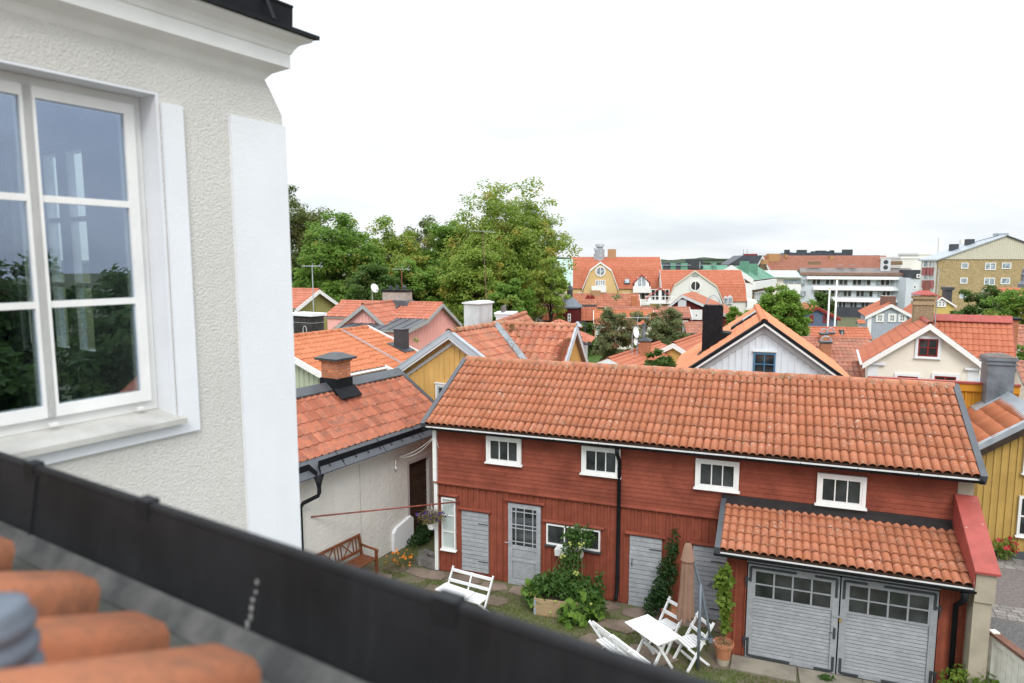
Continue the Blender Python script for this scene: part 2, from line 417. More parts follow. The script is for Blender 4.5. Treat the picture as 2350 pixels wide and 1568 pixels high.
DOOR_BR = mat('brown_board', (0.060, 0.032, 0.022), 0.8, 0.2, noise=(3, 0.3), rnd=0.2, grain=('y', 26, 0.5, (0.12, 0.08, 0.06)))
YEL = mat('yellow_board', (0.66, 0.41, 0.14), 0.75, 0.2, noise=(2.5, 0.10), rnd=0.06)
YEL2 = mat('yellow_board_dark', (0.50, 0.33, 0.10), 0.75, 0.2, noise=(2.5, 0.15), rnd=0.07)
OCHRE = mat('ochre_board', (0.58, 0.26, 0.03), 0.75, 0.2, noise=(2.5, 0.1), rnd=0.05)
PINK = mat('pink_board', (0.80, 0.44, 0.39), 0.75, 0.2, noise=(2.5, 0.06), rnd=0.03)
OLIVE = mat('olive_board', (0.33, 0.32, 0.12), 0.75, 0.2, noise=(2, 0.1), rnd=0.05)
SAGE = mat('sage_board', (0.42, 0.47, 0.35), 0.75, 0.2, noise=(2, 0.1), rnd=0.04)
WBOARD = mat('white_board', (0.70, 0.745, 0.79), 0.65, 0.25, noise=(3, 0.05), rnd=0.03)
BLUEW = mat('blue_board', (0.13, 0.17, 0.25), 0.75, 0.2, noise=(2, 0.1), rnd=0.04)
LBLUE = mat('pale_blue_board', (0.42, 0.46, 0.51), 0.75, 0.2, noise=(2, 0.06), rnd=0.03)
DRED = mat('dark_red_board', (0.115, 0.018, 0.018), 0.8, 0.2, noise=(2, 0.15), rnd=0.05)
BLUEP = mat('blue_paint', (0.07, 0.19, 0.32), 0.5, 0.35, noise=(5, 0.15))
REDP = mat('red_paint', (0.24, 0.025, 0.022), 0.5, 0.35, noise=(5, 0.15))
REDM = mat('red_sheet', (0.36, 0.075, 0.06), 0.5, 0.35, noise=(4, 0.2), spots=[(14, 0.35, (0.42, 0.22, 0.20), 0.18)])
CONC = mat('concrete', (0.42, 0.37, 0.29), 0.9, 0.1, noise=(2.5, 0.2), bump=(45, 0.6, 0.01, 4))
BRICK = mat('brick', (0.50, 0.185, 0.09), 0.85, 0.15, noise=(9, 0.25), rnd=0.25, bump=(50, 0.4, 0.006))
BRICKB = mat('buff_brick', (0.36, 0.28, 0.17), 0.85, 0.15, noise=(9, 0.3), rnd=0.2)
SOOT = mat('sooty_brick', (0.045, 0.042, 0.04), 0.85, 0.15, noise=(5, 0.4), rnd=0.4)
MORTAR = mat('mortar', (0.48, 0.44, 0.40), 0.95, 0.1, noise=(9, 0.2))
TEAK = mat('oiled_teak', (0.19, 0.065, 0.028), 0.5, 0.35, noise=(6, 0.25), rnd=0.1)
WHITEF = mat('white_furniture', (0.82, 0.83, 0.84), 0.45, 0.4, noise=(6, 0.05), rnd=0.02)
GLASS = glass_mat('window_glass')
GLASSP = glass_mat('pale_glass', (0.16, 0.19, 0.21), 0.08)
FROST = mat('frosted_glass', (0.50, 0.56, 0.55), 0.35, 0.5, noise=(1.5, 0.12))
IRON = mat('dark_iron', (0.05, 0.057, 0.066), 0.5, 0.4, noise=(8, 0.3))
UMB = mat('umbrella_cloth', (0.27, 0.165, 0.12), 0.9, 0.1, noise=(6, 0.12))
TERRA = mat('terracotta', (0.48, 0.20, 0.11), 0.8, 0.2, noise=(6, 0.2), spots=[(16, 0.4, (0.55, 0.45, 0.38), 0.3)])
RUSTP = mat('red_pipe', (0.27, 0.075, 0.055), 0.5, 0.3, noise=(6, 0.5))
WOODP = mat('pallet_wood', (0.42, 0.30, 0.18), 0.8, 0.2, noise=(4, 0.2), grain=('x', 30, 0.5, (0.28, 0.19, 0.11)))
STONE = mat('flagstone', (0.24, 0.185, 0.15), 0.9, 0.15, noise=(2.0, 0.35, 6), bump=(16, 0.5, 0.02, 5), rnd=0.12)
GRANITE = mat('granite_sett', (0.26, 0.24, 0.225), 0.9, 0.15, noise=(6, 0.2), rnd=0.2, bump=(30, 0.5, 0.01))
SLATE = mat('stone_block', (0.20, 0.19, 0.18), 0.9, 0.15, noise=(4, 0.3), bump=(20, 0.5, 0.02), rnd=0.15)
# ------------------------------------------------------------ roofs
def roll(t, kind):
    """height of the pantile profile over one roll, t in 0..1"""
    if t > 1.0001: t = t % 1.0
    if kind == 'edge':      # old single-lap tile: steep rounded near edge falling away to a broad pan
        return (1 - (1 - min(1, t / .16)) ** 2.2) * (1 - .12 * t) * (1 if t < .45 else .5 + .5 * math.cos(math.pi * min(1, (t - .45) / .5)))
    if kind == 'flat':      # flat pan with a narrow side roll
        return 0.25 * t * 0.4 + (math.sin(math.pi * min(1, max(0, (t - 0.62) / 0.38))) ** 1.0 if t > 0.62 else 0.0)
    return max(0.0, math.sin(math.pi * min(1, t))) ** 0.62
def tile_mesh(name, mat_, tw, tl, amp, rolls=1, seg=5, thick=0.016, kind='s', lap=0.06, lift=None):
    """one pantile: corrugated sheet, nose raised over the tile below"""
    b = MB(); n = seg * rolls
    lift = lift or (0.034 if kind == 's' else 0.02)
    for r_ in range(rolls):
        for i in range(seg + 1):
            u = tw * (r_ + i / seg) / rolls; h = amp * roll(i / seg, kind)
            b.v += [(u, 0, h + lift - thick), (u, -0.002, h + lift), (u, tl + lap, h)]
    for i in range((seg + 1) * rolls - 1):
        a = 3 * i; c = a + 3
        if rolls > 1 and i % (seg + 1) == seg:
            b.f.append((a + 1, c + 1, c + 2, a + 2)); continue
        b.f += [(a, c, c + 1, a + 1), (a + 1, c + 1, c + 2, a + 2)]
    return b.mesh(name, mat_, smooth=False)
def smooth_top(me):
    me.polygons.foreach_set('use_smooth', [True] * len(me.polygons)); return me
def tile_field(L_, S_, tw, tl, amp, seg=4, kind='s', jitter=0.006):
    """many pantiles joined into one mesh"""
    b = MB(); b.var = []
    nc = max(1, round(L_ / tw)); tw = L_ / nc; nr = max(1, round(S_ / tl)); tl = S_ / nr
    lift = 0.022 if tl < .45 else .04
    for r in range(nr):
        v0 = r * tl; v1 = v0 + tl + 0.01
        for c in range(nc):
            k = len(b.v); rv = random.random(); dj = random.uniform(-jitter, jitter)
            for i in range(seg + 1):
                u = c * tw + tw * i / seg; h = amp * roll(i / seg, kind)
                b.v += [(u, v0 + dj, h), (u, v0 + dj, h + lift), (u, v1, h)]
            for i in range(seg):
                a = k + 3 * i; d = a + 3
                b.f += [(a, d, d + 1, a + 1), (a + 1, d + 1, d + 2, a + 2)]; b.var += [rv, rv]
    b.sm = False
    return b
def slope_mat(e0, e1, r0):
    """frame of a roof slope: origin e0 (eave start), u towards e1, v up the slope through r0"""
    e0, e1, r0 = Vector(e0), Vector(e1), Vector(r0)
    u = (e1 - e0).normalized(); d = r0 - e0; v = (d - u * d.dot(u)); S_ = v.length; v.normalize(); n = u.cross(v)
    if n.z < 0:
        n = -n
    return axes(e0, u, v, n), (e1 - e0).length, S_
def roof_slope(root, e0, e1, r0, tmat, tw=0.2, tl=0.33, amp=0.035, kind='s', seg=4, base=None, limit=0, rolls=1, name='roof', thick=0.10, row_first=True, metal=None, lift=None):
    """a slope with a deck and clay tiles; limit>0: that many tiles are objects of their own"""
    M, L_, S_ = slope_mat(e0, e1, r0)
    flip = M.to_3x3().determinant() < 0
    if flip:   # keep the frame right-handed: start from the other end
        e0, e1 = e1, e0
        r0 = Vector(r0) + (Vector(e0) - Vector(e1)); M, L_, S_ = slope_mat(e0, e1, r0)
    deck = MB(); deck.box(0, L_, 0, S_, -thick, -0.004)
    dk = deck.build(name, base or GREYP, root, M)
    if metal:
        b = MB(); b.box(0, L_, 0, S_, -0.002, 0.012)
        for i in range(int(L_ / metal) + 1):
            u = min(L_ - 0.02, i * metal); b.box(u, u + 0.02, 0, S_, 0.012, 0.045)
        b.build('sheet', tmat, dk); return dk, M, L_, S_
    if limit:
        nc = max(1, round(L_ / (tw * rolls))); w = L_ / nc; nr = max(1, round(S_ / tl)); l = S_ / nr
        me = tile_mesh('clay_tile', tmat, w, l, amp, rolls, 6 if rolls < 3 else 4, kind=kind, lift=lift)
        if kind == 's': smooth_top(me)
        rest = MB(); rest.var = []; cnt = 0
        for r in range(nr):
            for c in range(nc):
                if cnt < limit:
                    Mt = TR(c * w + random.uniform(-.004, .004), r * l + random.uniform(-.010, .010), random.uniform(0, .006) + .014 * mnoise.noise(Vector((c * w * .7, r * l * .7, 2)))) @ RZ(random.uniform(-1.0, 1.0))
                    link('clay_tile', me, dk, Mt); cnt += 1
                else:
                    vs = [v.co for v in me.vertices]; fs = [tuple(p.vertices) for p in me.polygons]
                    rest.add(vs, fs, TR(c * w, r * l, 0)); rest.var += [random.random()] * len(fs)
        if rest.v: tag(rest.build('clay_tiles', tmat, dk), kind='stuff')
    else:
        f = tile_field(L_, S_, tw, tl, amp, seg, kind)
        tag(f.build('clay_tiles', tmat, dk), kind='stuff')
    return dk, M, L_, S_
def ridge_tiles(root, p, q, mat_, size=0.33, r=0.11, individual=True, name='ridge_tile'):
    p, q = Vector(p), Vector(q); d = q - p; L_ = d.length; d.normalize()
    n = max(1, round(L_ / size)); s = L_ / n
    x = d.cross(Vector((0, 0, 1))).normalized(); z = x.cross(d)
    M0 = axes(p, x, d, z)
    b = MB(); k = 8
    for e, (y, rr) in enumerate(((0, r * 1.06), (s * 0.9, r * 0.97), (s * 0.9, r * 0.97 - .015), (0, r * 1.06 - .018))):
        for i in range(k + 1):
            a = math.pi * (-0.06 + 1.12 * i / k); b.v.append((rr * math.cos(a), y, rr * math.sin(a) * 0.85 - r * 0.45))
    for e in range(3):
        for i in range(k):
            a = e * (k + 1) + i; b.f.append((a, a + 1, a + k + 2, a + k + 1))
    for i in range(k): b.f.append((i, 3 * (k + 1) + i, 3 * (k + 1) + i + 1, i + 1))
    if individual:
        me = b.mesh(name, mat_, True)
        for i in range(n):
            link(name, me, root, M0 @ TR(random.uniform(-.006, .006), i * s, random.uniform(-.005, .008)) @ SCL(1, 1.12, 1))
    else:
        a = MB(); a.var = []
        for i in range(n):
            a.add(b.v, b.f, M0 @ TR(0, i * s, 0) @ SCL(1, 1.1, 1)); a.var += [random.random()] * len(b.f)
        tag(a.build(name + 's', mat_, root), kind='stuff')

# ------------------------------------------------------------ walls
def gable_z(x, xl, xa, xr, zl, za, zr):
    if x < xa: return zl + (za - zl) * (x - xl) / (xa - xl)
    return za + (zr - za) * (x - xa) / (xr - xa)
def vboards(root, M, x0, x1, top, z0, pitch, mat_, bw=None, depth=0.032, individual=True, openings=(), name='board', batten=True):
    """vertical cladding on a wall (frame M: x along, -y outward): boards with proud cover battens"""
    n = max(1, round((x1 - x0) / pitch)); p = (x1 - x0) / n; bw = bw or 0.045
    allb = MB()
    for i in range(n + 1):
        xc = x0 + i * p
        strips = [(xc - bw / 2, xc + bw / 2, -depth - 0.002 - random.uniform(0, .006), 0.0)]
        if not batten:
            if i == n: continue
            strips = [(xc + 0.004, xc + p - 0.004, -depth - random.uniform(0, .008), 0.0)]
        elif i < n and individual:
            strips.append((xc + bw / 2 - .01, xc + p - bw / 2 + .01, -0.008 - random.uniform(0, .003), 0.0))
        for (a, b, ya, yb) in strips:
            a = max(a, x0); b = min(b, x1)
            if b - a < 0.01: continue
            spans = [(z0, None)]
            for (ox0, ox1, oz0, oz1) in openings:
                if b > ox0 and a < ox1:
                    ns = []
                    for (s0, s1) in spans:
                        t1 = s1 if s1 is not None else 99
                        if oz0 > s0 + .02: ns.append((s0, min(oz0, t1)))
                        if oz1 < t1 - .02: ns.append((max(oz1, s0), s1))
                    spans = ns
            for (s0, s1) in spans:
                ta, tb = top(a), top(b)
                if s1 is not None: ta, tb = min(s1, ta), min(s1, tb)
                if max(ta, tb) - s0 < .02: continue
                if individual and abs(ta - tb) < 1e-4:
                    piece(name, mat_, root, a, b, ya, yb, s0, ta, M)
                else:
                    q = allb if not individual else MB()
                    q.prism([(a, ya, s0), (b, ya, s0), (b, ya, tb), (a, ya, ta)], (0, yb - ya, 0), M)
                    if individual: q.build(name, mat_, root)
    if not individual and allb.v: tag(allb.build('cladding', mat_, root), kind='stuff')
def window(root, M, w, h, nx, ny, fmat, trim=0.0, tmat=None, gmat=None, fw=0.05, bar=0.025, depth=0.05, sill=True, name='window', mull=None, smat=None):
    """window set on a wall: M places its lower-left outer corner, x along the wall, -y outward"""
    gmat = gmat or GLASS; tmat = tmat or fmat
    b = MB(); t = trim
    if t:
        for (x0, x1, z0, z1) in ((-t, 0, -t * .6, h + t), (w, w + t, -t * .6, h + t), (0, w, h, h + t)):
            b.box(x0, x1, -depth - 0.012, 0.0, z0, z1)
        b.box(0, w, -depth - 0.010, 0, -t * .6, 0)
    f = MB()
    for (x0, x1, z0, z1) in ((0, fw, 0, h), (w - fw, w, 0, h), (fw, w - fw, 0, fw), (fw, w - fw, h - fw, h)):
        f.box(x0, x1, -depth, 0.01, z0, z1)
    iw, ih = w - 2 * fw, h - 2 * fw
    for i in range(1, nx):
        x = fw + iw * i / nx; bb = bar
        if mull and i in mull: bb = mull[i]
        f.box(x - bb / 2, x + bb / 2, -depth * .8, 0.01, fw, h - fw)
    for j in range(1, ny):
        z = fw + ih * j / ny; f.box(fw, w - fw, -depth * .75, 0.008, z - bar / 2, z + bar / 2)
    o = f.build(name, fmat, root, M)
    if t: b.build('trim', tmat, o)
    for i in range(nx):
        for j in range(ny):
            x0 = fw + iw * i / nx; z0 = fw + ih * j / ny
            g = MB(); a = random.uniform(-.0015, .0015)
            g.prism([(x0, -depth * .35 + a, z0), (x0 + iw / nx, -depth * .35 - a, z0), (x0 + iw / nx, -depth * .35, z0 + ih / ny), (x0, -depth * .35, z0 + ih / ny)], (0, 0.006, 0))
            g.build('pane', gmat, o)
    if sill:
        s = MB(); s.prism([(-t - .03, -depth - .05, -t * .6 - .03), (-t - .03, -depth - .05, -t * .6 - .012), (-t - .03, 0, -t * .6 + .005), (-t - .03, 0, -t * .6 - .03)], (w + 2 * t + .06, 0, 0))
        s.build('sill', smat or tmat, o)
    return o
def simple_window(root, M, w, h, fmat, nx=1, ny=1, fw=0.08, gmat=None, name='window', bar=.05):
    """far window: frame and panes"""
    return window(root, M, w, h, nx, ny, fmat, gmat=gmat, fw=fw, bar=bar, depth=0.06, sill=False, name=name)

def bargeboard(root, p, q, w, d, mat_, name='bargeboard', off=0.0, out=(0, -1, 0)):
    """plank along a gable edge from p to q (top edge), hanging w below, d thick outward"""
    p, q = Vector(p), Vector(q); o = Vector(out)
    b = MB(); dn = Vector((0, 0, -w))
    b.prism([p + Vector((0, 0, -off)), q + Vector((0, 0, -off)), q + Vector((0, 0, -off)) + dn, p + Vector((0, 0, -off)) + dn], o * d)
    return b.build(name, mat_, root)

def gable_house(name, label, apex, Y, th, left, right, back, zb=None, wall=None, boards=None, tmat=None, tw=0.2, tl=0.33, amp=0.035,
                verge=None, vw=0.18, ov=0.25, side_ov=0.3, wl=None, wr=None, limit=0, seg=4, rmat=None, kind='s', cat='house', ridge=0.33, bind=False,
                vtop=None, frame=None, tmat_l=None, front=0.0, rr=.11, sidemat=None, group=None):
    """house whose gable faces the viewer. apex/left/right: roof edge points on the gable; wl/wr: extend the slopes to that half width"""
    if frame is None:
        P = at(*apex, Y); F = Fr((P.x, P.y, 0), th)
    else: F = frame
    A = F.py(*apex)
    Lp = F.py(*left); Rp = F.py(*right) if right else Vector((2 * A.x - Lp.x, 0, Lp.z))
    xa, za = A.x, A.z
    sl = (za - Lp.z) / (xa - Lp.x); sr = (za - Rp.z) / (Rp.x - xa)
    xl = xa - wl if wl else Lp.x; xr = xa + wr if wr else Rp.x
    zl = za - sl * (xa - xl); zr = za - sr * (xr - xa)
    ln = back if not isinstance(back, tuple) else F.px(*back, xa).y
    if zb is None: zb = ground_z(F.o.y) - .3
    root = frame_thing(name, label, cat, F, group)
    wx0, wx1 = xl + side_ov, xr - side_ov
    gz = lambda x: gable_z(x, xl, xa, xr, zl, za, zr) - 0.13
    b = MB(); b.prism([(wx0, ov, zb), (wx1, ov, zb), (wx1, ov, gz(wx1)), (xa, ov, za - 0.13), (wx0, ov, gz(wx0))], (0, ln - 2 * ov if ln > 2 * ov + .5 else .5, 0))
    b.build('wall', wall, root)
    if boards:
        vboards(root, TR(0, ov, 0), wx0, wx1, gz, zb, boards[0], boards[1] if len(boards) > 1 else wall, individual=bind, bw=boards[2] if len(boards) > 2 else None)
        vm = TR(wx1, ov, 0) @ RZ(90)
        vboards(root, vm, 0, ln - 2 * ov, lambda x: gz(wx1), zb, boards[0], boards[1] if len(boards) > 1 else wall, individual=False)
    tm = tmat
    roof_slope(root, (xl, front, zl), (xl, ln, zl), (xa, front, za), tmat_l or tm, tw, tl, amp, kind, seg, limit=0)
    roof_slope(root, (xr, front, zr), (xr, ln, zr), (xa, front, za), tm, tw, tl, amp, kind, seg, limit=limit)
    if ridge: ridge_tiles(root, (xa, front, za + .05), (xa, ln, za + .05), rmat or tm, ridge, rr, individual=bool(limit))
    if verge:
        for (ex, ez) in ((xl, zl), (xr, zr)):
            bargeboard(root, (ex, 0, ez), (xa, 0, za), vw, 0.03, verge)
            if vtop:
                p, q = Vector((ex, 0, ez)), Vector((xa, 0, za))
                c = MB(); up = Vector((0, 0, .05))
                c.prism([p + up, q + up, q, p], (0, 0.16, 0)); c.v = [(x, y - .035, z) for x, y, z in c.v]; c.build('verge_flashing', vtop, root)
    return root, F, dict(xl=xl, xr=xr, xa=xa, zl=zl, zr=zr, za=za, ln=ln, zb=zb, ov=ov, gz=gz, wx0=wx0, wx1=wx1)

def brick_stack(root, x, y, z0, z1, w, d, bmat, name='chimney', course=0.075, blen=0.25, individual=True, mort=None, M=None):
    """brick chimney: mortar core with bricks proud of it; x,y = corner"""
    core = MB(); core.box(x + .012, x + w - .012, y + .012, y + d - .012, z0, z1)
    c = core.build(name, mort or MORTAR, root, M)
    n = max(1, round((z1 - z0) / course)); ch = (z1 - z0) / n
    acc = MB(); acc.var = None
    for i in range(n):
        za, zb_ = z0 + i * ch + .007, z0 + (i + 1) * ch - .007
        off = (i % 2) * 0.5
        for (side, ln, fx) in ((0, w, lambda a, b: (x + a, x + b, y, y + .1)), (1, w, lambda a, b: (x + a, x + b, y + d - .1, y + d)),
                               (2, d, lambda a, b: (x, x + .1, y + a, y + b)), (3, d, lambda a, b: (x + w - .1, x + w, y + a, y + b))):
            a = -off * blen if side < 2 else -(0.5 - off) * blen
            while a < ln - .02:
                a0, a1 = max(a, 0.0) + .006, min(a + blen, ln) - .006
                if a1 - a0 > .004:
                    if side >= 2: a0, a1 = max(a0, .102), min(a1, ln - .102)
                    if a1 - a0 > .004:
                        q = fx(a0, a1); j = random.uniform(-.003, .003)
                        if individual: piece('brick', bmat, c, q[0] + j, q[1] + j, q[2], q[3], za, zb_)
                        else: acc.box(q[0] + j, q[1] + j, q[2], q[3], za, zb_)
                a += blen
    if acc.v: tag(acc.build('bricks', bmat, c), kind='stuff')
    return c
def hood_cap(root, x, y, z, w, d, mat_, over=.1, rise=.14, skirt=.06, name='chimney_cap', M=None):
    b = MB(); x0, x1, y0, y1 = x - over, x + w + over, y - over, y + d + over
    b.box(x0, x1, y0, y1, z, z + skirt)
    cx, cy = x + w / 2, y + d / 2; t = .22
    b.add([(x0, y0, z + skirt), (x1, y0, z + skirt), (x1, y1, z + skirt), (x0, y1, z + skirt),
           (cx - w * t, cy - d * t, z + skirt + rise), (cx + w * t, cy - d * t, z + skirt + rise), (cx + w * t, cy + d * t, z + skirt + rise), (cx - w * t, cy + d * t, z + skirt + rise)],
          [(0, 1, 5, 4), (1, 2, 6, 5), (2, 3, 7, 6), (3, 0, 4, 7), (4, 5, 6, 7)])
    return b.build(name, mat_, root, M)
# ============================================================ white wing on the left (we stand on the roof beside it)
HW = Fr(Fr((0, 0, 0), 32).w(-3, 0, 0), 32)      # x = out of the wall, y = along it away from us
def build_wing():
    root = frame_thing('white_house', 'white rough-cast house wing with big white window and moulded cornice filling the left side', 'house', HW)
    Z0 = CAMZ; NE = 2.515
    wy0, wy1, wz0, wz1 = 0.78, 1.832, Z0 - 0.72, Z0 + 0.745      # window opening
    SF = 0.0
    b = MB()
    b.box(-.32, SF, -2.5, wy0, 0, Z0 + .93); b.box(-.32, SF, wy1, NE - .02, 0, Z0 + .70)
    b.box(-.32, SF, wy0, wy1, 0, wz0); b.box(-.32, SF, wy0, wy1, wz1, Z0 + .93)
    # upper corner, drawn in towards the cornice
    zc0, zc1 = Z0 + .70, Z0 + .93
    b.prism([(SF, wy1, zc0), (SF, NE, zc0), (SF, NE - .008, zc0 + .07), (SF, 2.44, zc1 - .05), (SF, 2.405, zc1), (SF, wy1, zc1)], (-.32, 0, 0))
    b.build('rough_cast_wall', STUCCO, root)
    # end wall with the window we look through
    A = HW.py(92, 600, 2.35); B = HW.py(262, 600, 2.35); zt = HW.py(200, 335, 2.35).z; zb = HW.py(225, 815, 2.35).z
    ex0, ex1 = A.x, B.x
    e = MB(); e.box(-5.2, ex0, 2.2, NE - .03, 0, Z0 + .9); e.box(ex1, -.33, 2.2, NE - .03, 0, Z0 + .9)
    e.box(ex0, ex1, 2.2, NE - .03, 0, zb); e.box(ex0, ex1, 2.2, NE - .03, zt, Z0 + .9)
    e.box(-5.2, -4.9, -2.5, 2.2, 0, Z0 + .9); e.box(-4.9, -.33, -2.5, -2.3, 0, Z0 + .9)
    e.build('end_wall', WHITE2, root)
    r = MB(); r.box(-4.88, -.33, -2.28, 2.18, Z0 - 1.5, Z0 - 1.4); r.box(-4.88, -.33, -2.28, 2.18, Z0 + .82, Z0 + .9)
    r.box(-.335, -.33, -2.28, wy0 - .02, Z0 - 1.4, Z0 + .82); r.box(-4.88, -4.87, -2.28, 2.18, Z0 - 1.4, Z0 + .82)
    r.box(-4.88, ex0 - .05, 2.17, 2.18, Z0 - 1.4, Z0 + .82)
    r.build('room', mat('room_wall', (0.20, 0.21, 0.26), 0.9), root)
    window(root, TR(ex0, 2.28, zb), ex1 - ex0, zt - zb, 3, 3, WHITE, fw=.05, bar=.03, gmat=clear_glass('end_glass', (0.93, 0.97, 0.95), (.7, .8, 1), .02), sill=False, name='end_window', mull={1: .12, 2: .13})
    # flat white bands
    t = MB(); t.box(.004, .018, wy1 + .004, 1.937, Z0 - .806, Z0 + .703); t.box(.004, .018, wy0 - .4, wy1 + .004, Z0 - .806, wz0 - .03)
    t.build('window_surround', WHITE2, root)
    p = MB(); p.box(-.3, .022, 2.182, NE, 0, Z0 + .708); p.build('corner_pilaster', WHITE2, root)
    # reveal
    v = MB(); v.box(-.16, -.001, wy1 - .012, wy1, wz0, wz1); v.box(-.16, -.001, wy0, wy1 - .012, wz1 - .012, wz1)
    v.build('window_reveal', WHITE2, root)
    # cornice: profile (out, z) swept along the wall and round the corner
    prof = [(-.02, .90), (.005, .925), (.02, .945), (.03, .955), (.094, .986), (.094, 1.052), (.100, 1.056), (.108, 1.075), (.125, 1.098), (.155, 1.115), (.172, 1.120), (.176, 1.135), (.0, 1.15)]
    c = MB(); k = len(prof)
    for (o, z) in prof: c.v.append((o, -2.5, Z0 + z))
    for (o, z) in prof: c.v.append((o, 2.405 + o, Z0 + z))
    for (o, z) in prof: c.v.append((-4.0, 2.405 + o, Z0 + z))
    for s in (0, k):
        for i in range(k - 1): c.f.append((s + i, s + i + 1, s + k + i + 1, s + k + i))
    co = c.build('cornice', WHITE, root)
    # sheet-metal eaves: drip edge, upstand gutter with iron brackets
    m = MB()
    m.prism([(.20, -2.5, Z0 + 1.135), (.20, -2.5, Z0 + 1.155), (-.5, -2.5, Z0 + 1.26), (-.5, -2.5, Z0 + 1.22)], (0, 2.405 + .20 + 2.5, 0))
    m.build('metal_eave', BLACKM, root)
    g = MB(); g.prism([(.10, -2.5, Z0 + 1.17), (.118, -2.5, Z0 + 1.17), (.125, -2.5, Z0 + 1.285), (.107, -2.5, Z0 + 1.285)], (0, 5.0, 0))
    g.prism([(.10, -2.5, Z0 + 1.277), (.13, -2.5, Z0 + 1.277), (.13, -2.5, Z0 + 1.288), (.10, -2.5, Z0 + 1.288)], (0, 5.0, 0))
    gg = g.build('gutter_upstand', BLACKM, root)
    for yy in (-1.9, -1.2, -.55, .1, .75, 1.35, 1.93, 2.33):
        q = MB(); q.bar((.185, yy, Z0 + 1.165), (.13, yy, Z0 + 1.28), .022, .006, (1, 0, 0)); q.build('bracket', BLACKM, gg)
    rf = MB(); rf.box(-5.2, -.4, -2.5, 2.5, Z0 + .95, Z0 + 1.0); rf.prism([(-.45, -2.5, Z0 + 1.0), (-2.6, -2.5, Z0 + 1.0), (-2.6, -2.5, Z0 + 1.5), (-.45, -2.5, Z0 + 1.20)], (0, 4.8, 0)); rf.build('metal_roof', BLACKM, root)
    # sill
    s = MB(); s.prism([(-.13, wy0, wz0 + .025), (.055, wy0, wz0 - .006), (.055, wy0, wz0 - .03), (-.13, wy0, wz0 - .03)], (0, wy1 - wy0 + .018, 0))
    s.build('window_sill', mat('sill_metal', (.52, .51, .48), .5, .4, noise=(7, .25)), root)
    # the window: casements left and right of a wide mullion
    d = -.115
    X = lambda u, v: HW.px(u, v, d)
    g_l = X(77, 228).y; g_r = X(281, 262).y; g_t = X(281, 262).z; g_b = X(314, 898).z
    f_r = X(306, 250).y; m_l = X(41, 222).y
    bars = (X(295, 470).z, X(303, 690).z)
    wf = MB(); fr0, fr1 = wy0 - .0, wy1 - .014
    wf.box(d - .05, d - .012, fr0, fr1, wz0 + .026, g_b - .055); wf.box(d - .05, d - .012, fr0, fr1, g_t + .05, wz1 - .013)
    wf.box(d - .05, d - .012, f_r, fr1, g_b - .055, g_t + .05)
    wo = wf.build('window', WHITE, root)
    gl = clear_glass('house_glass', (0.90, 0.95, 0.93), (0.66, 0.76, 1.0), 0.19)
    def casement(y0, y1):
        cs = MB(); x0, x1 = d - .045, d + .012
        cs.box(x0, x1, y0, y0 + .045, g_b - .05, g_t + .045); cs.box(x0, x1, y1 - .045, y1, g_b - .05, g_t + .045)
        cs.box(x0, x1, y0 + .045, y1 - .045, g_b - .05, g_b); cs.box(x0, x1, y0 + .045, y1 - .045, g_t, g_t + .045)
        for z in bars: cs.box(x0 + .006, x1 - .006, y0 + .045, y1 - .045, z - .014, z + .014)
        co_ = cs.build('casement', WHITE, wo)
        zs = [g_b, bars[1], bars[0], g_t]
        for i in range(3):
            p = MB(); p.box(d - .006, d - .001, y0 + .044, y1 - .044, zs[i] + .002, zs[i + 1] - .002); p.build('pane', gl, wo)
        return co_
    casement(g_l - .045, g_r + .045)
    fbox_ = MB(); fbox_.box(d - .05, d + .004, m_l + .044, g_l - .046, g_b - .05, g_t + .045); fbox_.build('mullion', WHITE, wo)
    casement(m_l + .045 - .045 - (g_r - g_l) - .045, m_l + .043)
    for yy in (X(117, 975).y, X(316, 938).y):
        h = MB(); h.box(d + .012, d + .03, yy - .015, yy + .015, wz0 + .04, wz0 + .053); h.build('drain_cap', WHITE, wo)
build_wing()

